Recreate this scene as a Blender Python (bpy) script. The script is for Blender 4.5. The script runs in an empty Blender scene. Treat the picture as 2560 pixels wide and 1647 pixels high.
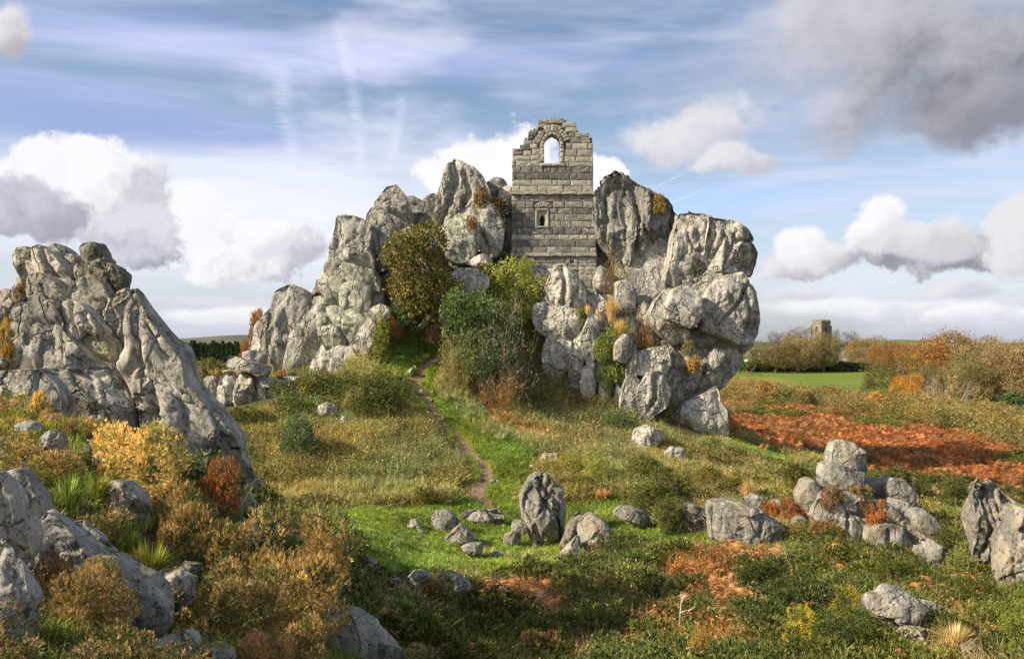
import bpy, bmesh, math, random
import numpy as np
from mathutils import Vector

# ------------------------------------------------------------------ camera, sky, sun, exposure
scene = bpy.context.scene
COL = scene.collection
F = 2204.0            # focal length in photograph pixels (photograph 2560 x 1647)
HOR = 855.0           # row of the eye-level horizon
CZ = 10.0             # height of the camera
cam_d = bpy.data.cameras.new('camera')
cam_d.sensor_fit = 'HORIZONTAL'
cam_d.sensor_width = 36.0
cam_d.lens = 36.0 * F / 2560.0
cam_d.shift_y = (HOR - 823.5) / 2560.0
cam_d.clip_start = 0.1
cam_d.clip_end = 30000
cam = bpy.data.objects.new('camera', cam_d)
cam.location = (0, 0, CZ)
cam.rotation_euler = (math.radians(90), 0, 0)
COL.objects.link(cam)
scene.camera = cam

SUN_EL = math.radians(32)
SUN_A = math.radians(70)          # from straight behind the camera round to its left
to_sun = Vector((-math.sin(SUN_A) * math.cos(SUN_EL), -math.cos(SUN_A) * math.cos(SUN_EL), math.sin(SUN_EL)))
sun_d = bpy.data.lights.new('sun', 'SUN')
sun_d.energy = 4.3
sun_d.angle = math.radians(0.6)
sun_d.color = (1.0, 0.90, 0.74)
sun = bpy.data.objects.new('sun', sun_d)
sun.rotation_euler = to_sun.to_track_quat('Z', 'Y').to_euler()
sun.location = (-30, -20, 60)
COL.objects.link(sun)

scene.view_settings.view_transform = 'Standard'
scene.view_settings.look = 'None'
scene.view_settings.exposure = 0.60
scene.view_settings.gamma = 1.0
scene.view_settings.use_curve_mapping = False
scene.cycles.max_bounces = 5
scene.cycles.diffuse_bounces = 3
scene.cycles.glossy_bounces = 2
scene.cycles.transmission_bounces = 3
scene.cycles.transparent_max_bounces = 6
scene.cycles.use_denoising = True
scene.cycles.caustics_reflective = False
scene.cycles.caustics_refractive = False


class NT:
    """short node-tree writer"""
    def __init__(self, tree):
        self.t = tree
        self.t.nodes.clear()

    def n(self, typ, ins=None, **props):
        nd = self.t.nodes.new(typ)
        for k, v in props.items():
            setattr(nd, k, v)
        for k, v in (ins or {}).items():
            s = nd.inputs[k]
            if hasattr(v, 'links') and hasattr(v, 'node'):
                self.t.links.new(v, s)
            else:
                s.default_value = v
        return nd

    def math(self, op, a, b=None, c=None, clamp=False):
        ins = {0: a}
        if b is not None:
            ins[1] = b
        if c is not None:
            ins[2] = c
        return self.n('ShaderNodeMath', ins, operation=op, use_clamp=clamp).outputs[0]

    def vmath(self, op, a, b=None):
        ins = {0: a}
        if b is not None:
            ins[1] = b
        nd = self.n('ShaderNodeVectorMath', ins, operation=op)
        return nd.outputs['Value'] if op in ('LENGTH', 'DOT_PRODUCT', 'DISTANCE') else nd.outputs[0]

    def noise(self, vec, scale, detail=4, rough=0.55, dist=0.0, color=False, lac=2.0):
        nd = self.n('ShaderNodeTexNoise', {'Vector': vec, 'Scale': scale, 'Detail': detail, 'Roughness': rough, 'Distortion': dist, 'Lacunarity': lac})
        return nd.outputs['Color' if color else 'Fac']

    def rng(self, v, a, b, c=0.0, d=1.0, smooth=True):
        return self.n('ShaderNodeMapRange', {'Value': v, 'From Min': a, 'From Max': b, 'To Min': c, 'To Max': d},
                      interpolation_type='SMOOTHSTEP' if smooth else 'LINEAR', clamp=True).outputs[0]

    def mix(self, f, a, b, blend='MIX'):
        nd = self.n('ShaderNodeMix', data_type='RGBA', blend_type=blend)
        for s, v in ((nd.inputs[0], f), (nd.inputs[6], a), (nd.inputs[7], b)):
            if hasattr(v, 'links') and hasattr(v, 'node'):
                self.t.links.new(v, s)
            elif isinstance(v, (tuple, list)):
                s.default_value = tuple(v) + ((1.0,) if len(v) == 3 else ())
            else:
                s.default_value = v
        return nd.outputs[2]

    def link(self, a, b):
        self.t.links.new(a, b)


def build_world():
    w = bpy.data.worlds.new('World')
    scene.world = w
    w.use_nodes = True
    T = NT(w.node_tree)
    sky = T.n('ShaderNodeTexSky', sky_type='NISHITA')
    sky.sun_disc = False
    sky.sun_elevation = SUN_EL
    sky.sun_rotation = math.pi + SUN_A
    sky.air_density = 1.0
    sky.dust_density = 1.6
    sky.ozone_density = 2.5
    d = T.n('ShaderNodeTexCoord').outputs['Generated']
    xyz = T.n('ShaderNodeSeparateXYZ', {0: d})
    X, Y, Z = xyz.outputs
    U = T.math('ARCTAN2', X, Y)
    V = T.math('ARCSINE', Z)
    uv = T.n('ShaderNodeCombineXYZ', {0: U, 1: V, 2: 0.0}).outputs[0]

    def P(px, py):                       # picture position -> direction (azimuth, elevation)
        u = math.atan((px - 1197) / 2061.0)
        v = math.atan((799.5 - py) / 2061.0 * math.cos(u))
        return u, v
    # sky blue, a little greyer and more lavender than a clear one
    base = T.mix(1.0, sky.outputs[0], (1.02, 0.95, 0.93), 'MULTIPLY')
    lowhaze = T.rng(V, 0.0, 0.30, 1.0, 0.0)
    base = T.mix(T.math('MULTIPLY', lowhaze, 0.30), base, (5.2, 5.8, 7.4))
    # high thin veil: long streaks
    sv = T.vmath('MULTIPLY', d, (2.0, 2.0, 14.0))
    st = T.noise(sv, 1.3, 4, 0.58, 0.6)
    st2 = T.noise(T.vmath('MULTIPLY', d, (5.0, 5.0, 40.0)), 1.2, 3, 0.6, 0.0)
    veil = T.math('ADD', T.math('MULTIPLY', st, 0.75), T.math('MULTIPLY', st2, 0.25))
    veil = T.rng(veil, 0.40, 0.68)
    veil = T.math('MULTIPLY', veil, T.rng(V, -0.05, 0.55, 0.66, 0.46))
    base = T.mix(veil, base, (4.7, 4.85, 5.9))

    wobn = T.vmath('MULTIPLY', T.vmath('SUBTRACT', T.noise(sv, 2.0, 3, 0.6, 0, True), (0.5, 0.5, 0.5)), (0.9, 1.1, 0))
    fz = T.noise(T.vmath('MULTIPLY', uv, (30, 420, 1)), 1.0, 2, 0.6)

    def band(cx, cy, rx, ry, col, amt, soft=1.0):
        nonlocal base
        u0, v0 = P(cx, cy)
        q = T.vmath('MULTIPLY', T.vmath('SUBTRACT', uv, (u0, v0, 0)), (2061.0 / rx, 2061.0 / ry, 0))
        r = T.vmath('LENGTH', T.vmath('ADD', q, wobn))
        a = T.math('MULTIPLY', T.rng(r, 0.15, 1.0 + soft * 0.25, 1.0, 0.0), amt)
        base = T.mix(a, base, col)
    band(600, 480, 900, 190, (6.1, 6.1, 6.6), 0.78)       # pale high cloud low in the middle
    band(330, 300, 560, 60, (1.7, 2.3, 4.7), 0.6)         # deep blue gap
    band(150, 215, 420, 40, (2.1, 2.7, 5.0), 0.45)
    band(1650, 470, 330, 40, (3.0, 4.6, 9.0), 0.45)
    band(760, 130, 900, 60, (4.6, 4.7, 7.6), 0.4)
    # feathery vertical streaks
    def streak(pts, w, amt):
        nonlocal base
        pu = [P(*p) for p in pts]
        best = None
        for (u0, v0), (u1, v1) in zip(pu, pu[1:]):
            dv = v0 - v1
            t = T.math('DIVIDE', T.math('SUBTRACT', V, v1), dv)
            uc = T.math('ADD', u1, T.math('MULTIPLY', t, u0 - u1))
            off = T.math('ABSOLUTE', T.math('ADD', T.math('SUBTRACT', U, uc), T.math('MULTIPLY', T.math('SUBTRACT', fz, 0.5), 0.016)))
            a = T.rng(off, 0.0, w / 2061.0, 1.0, 0.0)
            a = T.math('MULTIPLY', a, T.rng(t, -0.15, 0.25))
            a = T.math('MULTIPLY', a, T.rng(t, 0.75, 1.15, 1.0, 0.0))
            best = a if best is None else T.math('MAXIMUM', best, a)
        a = T.math('MULTIPLY', best, T.math('MULTIPLY', T.rng(fz, 0.3, 0.7, 0.45, 1.0), amt))
        base = T.mix(a, base, (6.6, 6.6, 7.8))
    streak([(655, 150), (665, 260), (690, 370)], 34, 0.28)
    streak([(790, 60), (825, 200), (835, 300), (845, 400)], 26, 0.32)
    streak([(940, 220), (935, 280), (912, 380)], 22, 0.27)
    streak([(1600, 405), (1530, 440)], 9, 0.3)
    streak([(1650, 440), (1560, 478)], 13, 0.25)
    # broken cumulus everywhere (out of frame too)
    nvec = T.vmath('MULTIPLY', d, (3.0, 3.0, 8.0))
    gen = T.noise(nvec, 1.1, 5, 0.58, 0.0)
    gen = T.math('MULTIPLY', T.rng(gen, 0.54, 0.72), T.rng(V, 0.0, 0.08, 0.2, 0.55))
    base = T.mix(gen, base, (5.4, 5.4, 6.3))
    # the named cumulus heads
    wn = T.noise(d, 12.0, 8, 0.63, 0.0, True)
    warp = T.vmath('SUBTRACT', wn, (0.5, 0.5, 0.5))
    wn2 = T.noise(d, 5.5, 2, 0.55, 0.0, True)
    warp2 = T.vmath('SUBTRACT', wn2, (0.5, 0.5, 0.5))
    lum = T.noise(d, 16.0, 6, 0.62, 0.0)

    def cloud(cx, cy, rx, ry, light, dark, soft, shade=(-0.55, 0.85), bias=0.0, amt=1.0, flat=0.0, wamp=1.0):
        nonlocal base
        u0, v0 = P(cx, cy)
        q = T.vmath('MULTIPLY', T.vmath('SUBTRACT', uv, (u0, v0, 0)), (2061.0 / rx, 2061.0 / ry, 0))
        k1, k2 = 150.0 * wamp / rx * 2.2, 150.0 * wamp / ry * 1.6
        q = T.vmath('ADD', q, T.vmath('MULTIPLY', warp, (min(k1, 2.6), min(k2, 2.4), 0)))
        q = T.vmath('ADD', q, T.vmath('MULTIPLY', warp2, (min(k1, 1.6), min(k2, 1.4), 0)))
        if flat:
            qq = T.n('ShaderNodeSeparateXYZ', {0: q})
            yy = T.math('MULTIPLY', T.math('MINIMUM', qq.outputs[1], 0.0), 1.0 + flat)
            yy = T.math('ADD', yy, T.math('MAXIMUM', qq.outputs[1], 0.0))
            ql = T.n('ShaderNodeCombineXYZ', {0: qq.outputs[0], 1: yy, 2: 0.0}).outputs[0]
        else:
            ql = q
        r = T.vmath('LENGTH', ql)
        soft *= 0.62
        a = T.math('MULTIPLY', T.rng(r, 1.0 - soft, 1.0 + soft * 0.3, 1.0, 0.0), amt)
        s = T.vmath('DOT_PRODUCT', q, (shade[0], shade[1], 0))
        s = T.math('ADD', s, T.math('MULTIPLY', T.math('SUBTRACT', lum, 0.5), 3.3))
        s = T.rng(s, -0.75 + bias, 0.65 + bias)
        base = T.mix(a, base, T.mix(s, dark, light))
    W = (5.9, 5.8, 5.95)
    W2 = (5.1, 4.95, 5.15)
    G = (3.0, 2.98, 3.5)
    G2 = (2.0, 1.98, 2.3)
    cloud(520, 735, 190, 22, W, W2, 0.7, amt=0.8)
    cloud(2040, 722, 330, 24, W, (4.14, 4.19, 4.76), 0.8, amt=0.8)
    cloud(2330, 735, 120, 26, W, (4.14, 4.19, 4.76), 0.7, amt=0.9)
    cloud(2260, 678, 110, 26, W2, (3.70, 3.70, 4.32), 0.7, amt=0.8)
    cloud(1860, 690, 120, 18, W2, (3.70, 3.70, 4.32), 0.8, amt=0.7)
    cloud(205, 475, 185, 125, W, (3.30, 3.24, 3.78), 0.26, flat=0.45, bias=-0.12)
    cloud(105, 390, 42, 62, W, (5.60, 5.54, 6.02), 0.35)
    cloud(318, 560, 88, 72, (4.60, 4.54, 5.08), (2.50, 2.47, 2.98), 0.40, bias=0.05, flat=0.5)
    cloud(55, 490, 120, 78, (3.90, 3.84, 4.44), (2.55, 2.52, 3.03), 0.40, bias=0.1, flat=0.3)
    cloud(560, 605, 160, 88, W, (3.30, 3.27, 3.81), 0.30, flat=0.6, bias=-0.02)
    cloud(468, 505, 82, 66, W, (5.60, 5.54, 5.96), 0.5)
    cloud(620, 560, 60, 45, W, (4.60, 4.54, 5.08), 0.35)
    cloud(1110, 400, 150, 88, W, (6.20, 6.20, 6.68), 0.28)
    cloud(1410, 410, 62, 46, W, (6.20, 6.20, 6.68), 0.35)
    cloud(1625, 300, 165, 80, W2, (4.00, 3.88, 4.42), 0.75, amt=0.92, flat=0.2)
    cloud(1720, 375, 110, 42, W2, (3.60, 3.51, 3.96), 0.6, amt=0.9, flat=0.3)
    cloud(1960, 270, 150, 66, (4.20, 4.05, 4.50), (2.90, 2.81, 3.20), 1.0, amt=0.7)
    cloud(2000, 60, 230, 130, (4.70, 4.52, 4.82), (2.90, 2.81, 3.08), 1.2, amt=0.75)
    cloud(1800, 150, 330, 90, (4.0, 3.9, 4.4), (3.1, 3.05, 3.5), 1.4, amt=0.55)
    cloud(2270, 120, 360, 170, (3.10, 3.01, 3.25), (1.50, 1.47, 1.65), 1.2, bias=0.05, amt=0.95)
    cloud(2340, 260, 150, 75, (2.40, 2.37, 2.70), (1.60, 1.57, 1.84), 0.9, amt=0.9)
    cloud(2150, 585, 180, 78, (5.40, 5.28, 5.52), G2, 0.35, flat=0.7, bias=0.0)
    cloud(2065, 530, 78, 66, W, (4.80, 4.62, 4.98), 0.40)
    cloud(2190, 560, 80, 50, W2, (4.00, 3.88, 4.24), 0.45)
    cloud(1870, 625, 140, 55, W2, (2.60, 2.54, 2.96), 0.45, flat=0.6)
    cloud(1845, 575, 70, 45, W, (5.00, 4.88, 5.24), 0.5)
    cloud(2395, 555, 75, 80, W2, (4.20, 4.08, 4.44), 0.4)
    cloud(15, 85, 50, 48, W2, (3.00, 2.88, 3.24), 0.6)
    # below the horizon the sky dome is dull, as ground would be
    base = T.mix(T.rng(V, -0.04, -0.01, 1.0, 0.0), base, (2.0, 1.9, 1.6))
    bg = T.n('ShaderNodeBackground', {'Color': base, 'Strength': 0.11})
    out = T.n('ShaderNodeOutputWorld')
    T.link(bg.outputs[0], out.inputs['Surface'])
    w.cycles.sampling_method = 'MANUAL'
    w.cycles.sample_map_resolution = 256


build_world()

# ------------------------------------------------------------------ numpy noise
def _hash(ix, iy, iz, seed):
    h = (ix.astype(np.uint32) * np.uint32(374761393) + iy.astype(np.uint32) * np.uint32(668265263)
         + iz.astype(np.uint32) * np.uint32(2147483647) + np.uint32((seed * 974634777) & 0xffffffff))
    h = (h ^ (h >> np.uint32(13))) * np.uint32(1274126177)
    h = (h ^ (h >> np.uint32(16))) * np.uint32(2246822519)
    return (h ^ (h >> np.uint32(15)))


def vnoise(p, seed=0):
    """smooth value noise in -1..1 at points p (n,3)"""
    f = np.floor(p)
    i = f.astype(np.int64)
    t = p - f
    t = t * t * t * (t * (t * 6 - 15) + 10)
    out = np.zeros(len(p))
    for dx in (0, 1):
        wx = t[:, 0] if dx else 1 - t[:, 0]
        for dy in (0, 1):
            wy = t[:, 1] if dy else 1 - t[:, 1]
            for dz in (0, 1):
                wz = t[:, 2] if dz else 1 - t[:, 2]
                out += wx * wy * wz * (_hash(i[:, 0] + dx, i[:, 1] + dy, i[:, 2] + dz, seed) / 4294967295.0)
    return out * 2 - 1


def fbm(p, octaves=4, rough=0.5, seed=0):
    out = np.zeros(len(p))
    a = 1.0
    for o in range(octaves):
        out += a * vnoise(p * (2.03 ** o) + 17.3 * o, seed + o)
        a *= rough
    return out


def facets(p, seed=0, jit=0.9):
    """angular relief: each 3-D cell is a tilted plane; also returns distance to the cell border"""
    f = np.floor(p).astype(np.int64)
    d1 = np.full(len(p), 9.0)
    d2 = np.full(len(p), 9.0)
    val = np.zeros(len(p))
    for dx in (-1, 0, 1):
        for dy in (-1, 0, 1):
            for dz in (-1, 0, 1):
                c = f + np.array((dx, dy, dz))
                h1 = _hash(c[:, 0], c[:, 1], c[:, 2], seed) / 4294967295.0
                h2 = _hash(c[:, 0], c[:, 1], c[:, 2], seed + 7) / 4294967295.0
                h3 = _hash(c[:, 0], c[:, 1], c[:, 2], seed + 13) / 4294967295.0
                q = p - (c + 0.5 + jit * (np.stack((h1, h2, h3), 1) - 0.5))
                d = np.sqrt((q * q).sum(1))
                v = (h3 - 0.5) * q[:, 0] + (h1 - 0.5) * q[:, 1] + (h2 - 0.5) * q[:, 2] + 0.35 * (h2 - 0.5)
                nearer = d < d1
                d2 = np.where(nearer, d1, np.minimum(d2, d))
                val = np.where(nearer, v, val)
                d1 = np.where(nearer, d, d1)
    return val * 2, d2 - d1


# ------------------------------------------------------------------ places: photograph pixel + distance -> point
R0 = (0, 0, 1.0)
R1 = (1220, 260, 2.9625)
R2 = (0, 560, 2.851)
R3 = (560, 380, 2.2)
R4 = (1280, 400, 2.081)
R5 = (1780, 700, 2.8)
R6 = (0, 1000, 2.38)
R7 = (860, 1100, 2.8155)
R8 = (1660, 1080, 2.66)
RD = (0, 0, 0.9352)
RE = (600, 900, 2.99)


def px(R, pts):
    """'x,y x,y' read in an enlargement R -> array of photograph pixels"""
    if isinstance(pts, str):
        pts = [tuple(float(v) for v in s.split(',')) for s in pts.split()]
    a = np.array(pts, float)
    return np.stack((R[0] + a[:, 0] / R[2], R[1] + a[:, 1] / R[2]), 1)


def unproj(p, Y):
    return np.stack(((p[:, 0] - 1280) / F * Y, np.full(len(p), float(Y)) if np.isscalar(Y) else Y, CZ + (HOR - p[:, 1]) / F * Y), 1)


def proj(w):
    y = np.maximum(w[:, 1], 0.05)
    return np.stack((1280 + w[:, 0] / y * F, HOR - (w[:, 2] - CZ) / y * F), 1)


# ------------------------------------------------------------------ object helpers
def mesh_np(name, verts, faces, mat=None, smooth=False, col=None, link=True, parent=None, mats=None, mi=None):
    """faces: (n,3) or (n,4) int array; col: per-vertex rgb"""
    me = bpy.data.meshes.new(name)
    verts = np.asarray(verts, np.float32)
    faces = np.asarray(faces, np.int32)
    nf, k = faces.shape
    me.vertices.add(len(verts))
    me.vertices.foreach_set('co', verts.ravel())
    me.loops.add(nf * k)
    me.loops.foreach_set('vertex_index', faces.ravel())
    me.polygons.add(nf)
    me.polygons.foreach_set('loop_start', np.arange(0, nf * k, k, dtype=np.int32))
    me.polygons.foreach_set('use_smooth', np.full(nf, bool(smooth)))
    for m in (mats or ([mat] if mat else [])):
        me.materials.append(m)
    if mi is not None:
        me.polygons.foreach_set('material_index', np.asarray(mi, np.int32))
    if col is not None:
        at = me.attributes.new('col', 'FLOAT_COLOR', 'POINT')
        c4 = np.ones((len(verts), 4), np.float32)
        c4[:, :3] = col
        at.data.foreach_set('color', c4.ravel())
    me.update(calc_edges=True)
    o = bpy.data.objects.new(name, me)
    if link:
        COL.objects.link(o)
    if parent is not None:
        o.parent = parent
    return o


def mesh_py(name, verts, faces, mat=None, smooth=False, parent=None):
    me = bpy.data.meshes.new(name)
    me.from_pydata([tuple(v) for v in verts], [], faces)
    if mat:
        me.materials.append(mat)
    if smooth:
        me.polygons.foreach_set('use_smooth', [True] * len(me.polygons))
    me.update()
    o = bpy.data.objects.new(name, me)
    COL.objects.link(o)
    if parent is not None:
        o.parent = parent
    return o


def tag(o, label=None, cat=None, group=None, kind=None):
    if label:
        o['label'] = label
    if cat:
        o['category'] = cat
    if group:
        o['group'] = group
    if kind:
        o['kind'] = kind
    return o


def empty(name, loc, label=None, cat=None, group=None):
    o = bpy.data.objects.new(name, None)
    o.location = loc
    o.empty_display_size = 0.3
    COL.objects.link(o)
    return tag(o, label, cat, group)


def boxv(x0, x1, y0, y1, z0, z1):
    v = [(x0, y0, z0), (x1, y0, z0), (x1, y1, z0), (x0, y1, z0), (x0, y0, z1), (x1, y0, z1), (x1, y1, z1), (x0, y1, z1)]
    f = [(0, 1, 5, 4), (1, 2, 6, 5), (2, 3, 7, 6), (3, 0, 4, 7), (4, 5, 6, 7), (3, 2, 1, 0)]
    return v, f


class MB:
    """collects boxes, prisms and tubes into one mesh"""
    def __init__(self):
        self.v, self.f = [], []

    def add(self, v, f):
        b = len(self.v)
        self.v += [tuple(q) for q in v]
        self.f += [tuple(i + b for i in q) for q in f]
        return self

    def box(self, *a):
        return self.add(*boxv(*a))

    def prism_y(self, poly, y0, y1):
        n = len(poly)
        v = [(x, y0, z) for x, z in poly] + [(x, y1, z) for x, z in poly]
        f = [tuple(range(n))[::-1], tuple(range(n, 2 * n))]
        f += [(i, (i + 1) % n, n + (i + 1) % n, n + i) for i in range(n)]
        return self.add(v, f)

    def tube(self, pts, rads, sides=6):
        pts = [Vector(p) for p in pts]
        n = len(pts)
        v, f = [], []
        for i, p in enumerate(pts):
            d = (pts[min(i + 1, n - 1)] - pts[max(i - 1, 0)]).normalized()
            a = d.cross(Vector((0.31, 0.9, 0.2))).normalized()
            b = d.cross(a)
            for k in range(sides):
                t = 2 * math.pi * k / sides
                v.append(p + (a * math.cos(t) + b * math.sin(t)) * rads[i])
        for i in range(n - 1):
            for k in range(sides):
                k2 = (k + 1) % sides
                f.append((i * sides + k, i * sides + k2, (i + 1) * sides + k2, (i + 1) * sides + k))
        f.append(tuple(range(sides))[::-1])
        f.append(tuple(range((n - 1) * sides, n * sides)))
        return self.add(v, f)

    def build(self, name, mat, parent=None, smooth=False):
        return mesh_py(name, self.v, self.f, mat, smooth, parent)
# ------------------------------------------------------------------ materials
def new_mat(name):
    m = bpy.data.materials.new(name)
    m.use_nodes = True
    return m, NT(m.node_tree)


def finish(T, color, rough=0.9, normal=None, spec=0.25):
    b = T.n('ShaderNodeBsdfPrincipled', {'Base Color': color, 'Roughness': rough, 'Specular IOR Level': spec})
    if normal is not None:
        T.link(normal, b.inputs['Normal'])
    o = T.n('ShaderNodeOutputMaterial')
    T.link(b.outputs[0], o.inputs['Surface'])


def granite(name, moss=0.5, lichen=0.5, warm=0.35, light=1.0, dark_speck=0.5, joints=1.0):
    m, T = new_mat(name)
    geo = T.n('ShaderNodeNewGeometry')
    oi = T.n('ShaderNodeObjectInfo')
    pos = geo.outputs['Position']
    off = T.n('ShaderNodeCombineXYZ', {0: T.math('MULTIPLY', oi.outputs['Random'], 37.0), 1: T.math('MULTIPLY', oi.outputs['Random'], 11.0), 2: 0.0}).outputs[0]
    p = T.vmath('ADD', pos, off)
    n1 = T.noise(p, 0.6, 5, 0.65, 0.4)
    n2 = T.noise(p, 2.6, 6, 0.70)
    n3 = T.noise(p, 8.0, 6, 0.76)
    n4 = T.noise(T.vmath('ADD', p, (50, 3, 9)), 1.1, 4, 0.6, 0.5)
    streak = T.noise(T.vmath('MULTIPLY', p, (3.4, 3.4, 0.5)), 1.0, 6, 0.68, 0.5)
    n5 = T.noise(T.vmath('ADD', p, (7, 70, 1)), 11.0, 5, 0.78)
    g = lambda a, b, c: (a * light, b * light, c * light)
    mixv = T.math('ADD', T.math('MULTIPLY', n1, 0.55), T.math('MULTIPLY', n2, 0.45))
    c = T.mix(T.rng(mixv, 0.36, 0.64), g(0.185, 0.175, 0.155), g(0.46, 0.44, 0.395))
    c = T.mix(T.math('MULTIPLY', T.rng(n4, 0.45, 0.66), warm), c, g(0.40, 0.325, 0.225))
    c = T.mix(T.math('MULTIPLY', T.rng(n2, 0.50, 0.34), 0.5), c, g(0.22, 0.225, 0.17))
    # dark rain streaks and pale washed ones
    c = T.mix(T.math('MULTIPLY', T.rng(streak, 0.53, 0.66), 0.62), c, (0.10, 0.095, 0.088))
    c = T.mix(T.math('MULTIPLY', T.rng(streak, 0.44, 0.32), 0.5), c, g(0.58, 0.56, 0.51))
    # pale crusty lichen, black crust specks
    l1 = T.math('ADD', T.math('MULTIPLY', n3, 0.6), T.math('MULTIPLY', n2, 0.4))
    lich = T.rng(l1, 0.63 - 0.13 * lichen, 0.68 - 0.13 * lichen)
    c = T.mix(T.math('MULTIPLY', lich, 0.68), c, (0.63, 0.62, 0.56))
    c = T.mix(T.math('MULTIPLY', T.rng(n5, 0.60 - 0.1 * dark_speck, 0.66 - 0.1 * dark_speck), 0.8), c, (0.055, 0.052, 0.046))
    # open joints hold dark soil and lichen
    wq = T.vmath('ADD', p, T.vmath('MULTIPLY', T.noise(p, 1.4, 3, 0.6, 0, True), (0.9, 0.9, 0.9)))
    vor = T.n('ShaderNodeTexVoronoi', {'Vector': T.vmath('MULTIPLY', wq, (1, 1, 0.5)), 'Scale': 0.95}, feature='DISTANCE_TO_EDGE')
    vor2 = T.n('ShaderNodeTexVoronoi', {'Vector': T.vmath('ADD', wq, (3, 9, 4)), 'Scale': 2.7}, feature='DISTANCE_TO_EDGE')
    open_ = T.rng(n4, 0.40, 0.52)
    crack = T.rng(vor.outputs['Distance'], 0.0, 0.05)
    crack2 = T.math('MAXIMUM', T.rng(vor2.outputs['Distance'], 0.0, 0.05), open_)
    # moss on ledges
    nz = T.n('ShaderNodeSeparateXYZ', {0: geo.outputs['Normal']}).outputs[2]
    mm = T.math('ADD', nz, T.math('MULTIPLY', T.math('SUBTRACT', n2, 0.5), 1.6))
    c = T.mix(T.math('MULTIPLY', T.rng(mm, 1.05 - 0.3 * moss, 1.25 - 0.3 * moss), 0.85), c, (0.17, 0.15, 0.035))
    c = T.mix(1.0, c, (1.035, 1.005, 0.93), 'MULTIPLY')
    c = T.mix(1.0, c, oi.outputs['Color'], 'MULTIPLY')
    h = T.math('ADD', T.math('MULTIPLY', n2, 0.14), T.math('MULTIPLY', n3, 0.16))
    h = T.math('ADD', h, T.math('MULTIPLY', crack, 0.42 * joints))
    h = T.math('ADD', h, T.math('MULTIPLY', crack2, 0.20 * joints))
    h = T.math('ADD', h, T.math('MULTIPLY', streak, 0.18))
    bump = T.n('ShaderNodeBump', {'Strength': 1.0, 'Distance': 0.24, 'Height': h})
    finish(T, c, 0.95, bump.outputs[0], 0.12)
    return m


M_ROCK = granite('granite', 0.5, 0.55, 0.16, 1.36)
M_ROCKW = granite('warm_granite', 0.5, 0.5, 0.8, 0.96, 0.5, 0.30)
M_ROCKG = granite('grey_granite', 0.5, 0.6, 0.22, 1.3, 0.45, 0.8)
M_ROCKNEAR = granite('lichened_granite', 0.6, 0.65, 0.3, 1.06, 0.6, 0.30)


def dressed(name, lichen):
    m, T = new_mat(name)
    geo = T.n('ShaderNodeNewGeometry')
    oi = T.n('ShaderNodeObjectInfo')
    p = T.vmath('ADD', geo.outputs['Position'], T.n('ShaderNodeCombineXYZ', {0: T.math('MULTIPLY', oi.outputs['Random'], 91.0), 1: 0.0, 2: 0.0}).outputs[0])
    n2 = T.noise(p, 3.2, 8, 0.68)
    n3 = T.noise(p, 9.0, 8, 0.74)
    c = T.mix(T.rng(n2, 0.3, 0.72), (0.72, 0.70, 0.68), (1.2, 1.18, 1.12))
    c = T.mix(1.0, c, oi.outputs['Color'], 'MULTIPLY')
    c = T.mix(T.math('MULTIPLY', T.rng(n3, 0.66, 0.54), 0.0), c, (0.1, 0.1, 0.1))
    c = T.mix(T.math('MULTIPLY', T.rng(T.math('ADD', T.math('MULTIPLY', n3, 0.55), T.math('MULTIPLY', n2, 0.45)), 0.60 - 0.07 * lichen, 0.66 - 0.07 * lichen), 0.8 * lichen), c, (0.56, 0.54, 0.47))
    n5 = T.noise(T.vmath('ADD', p, (7, 70, 1)), 12.0, 7, 0.75)
    c = T.mix(T.math('MULTIPLY', T.rng(n5, 0.57, 0.66), 0.7), c, (0.05, 0.047, 0.04))
    h = T.math('ADD', T.math('MULTIPLY', n2, 0.5), T.math('MULTIPLY', n3, 0.35))
    bump = T.n('ShaderNodeBump', {'Strength': 0.7, 'Distance': 0.05, 'Height': h})
    finish(T, c, 0.95, bump.outputs[0], 0.12)
    return m


M_STONE = dressed('dressed_granite', 0.35)
M_STONEL = dressed('lichened_dressed_granite', 1.0)


def plain(name, col, var=0.25, scale=3.0, rough=0.9, bump=0.02):
    m, T = new_mat(name)
    p = T.n('ShaderNodeNewGeometry').outputs['Position']
    n = T.noise(p, scale, 7, 0.65)
    c = T.mix(T.rng(n, 0.3, 0.7), tuple(v * (1 - var) for v in col), tuple(min(1, v * (1 + var)) for v in col))
    b = T.n('ShaderNodeBump', {'Strength': 0.7, 'Distance': bump, 'Height': n})
    finish(T, c, rough, b.outputs[0], 0.2)
    return m


M_MORTAR = plain('old_mortar', (0.105, 0.09, 0.07), 0.4, 6)
M_BARK = plain('bark', (0.19, 0.155, 0.115), 0.4, 8)
M_PALEBARK = plain('pale_bark', (0.46, 0.41, 0.33), 0.25, 6)
M_DEADWOOD = plain('weathered_wood', (0.5, 0.42, 0.32), 0.2, 10)
M_TOWER = plain('tower_stone', (0.25, 0.215, 0.165), 0.22, 0.9)
M_SLATE = plain('slate_roof', (0.20, 0.18, 0.165), 0.25, 0.7)
M_WHITEWALL = plain('white_render', (0.78, 0.76, 0.72), 0.06, 0.6)
M_DARKGLASS = plain('dark_window', (0.03, 0.032, 0.035), 0.2, 2, 0.3)
M_LOUVRE = plain('dark_louvre', (0.06, 0.055, 0.05), 0.3, 2)
M_RAIL = plain('red_painted_rail', (0.42, 0.16, 0.09), 0.15, 2)
M_YELLOW = plain('yellow_paint', (0.75, 0.50, 0.05), 0.1, 2)
M_METAL = plain('grey_metal', (0.32, 0.33, 0.34), 0.1, 2, 0.5)


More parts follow.
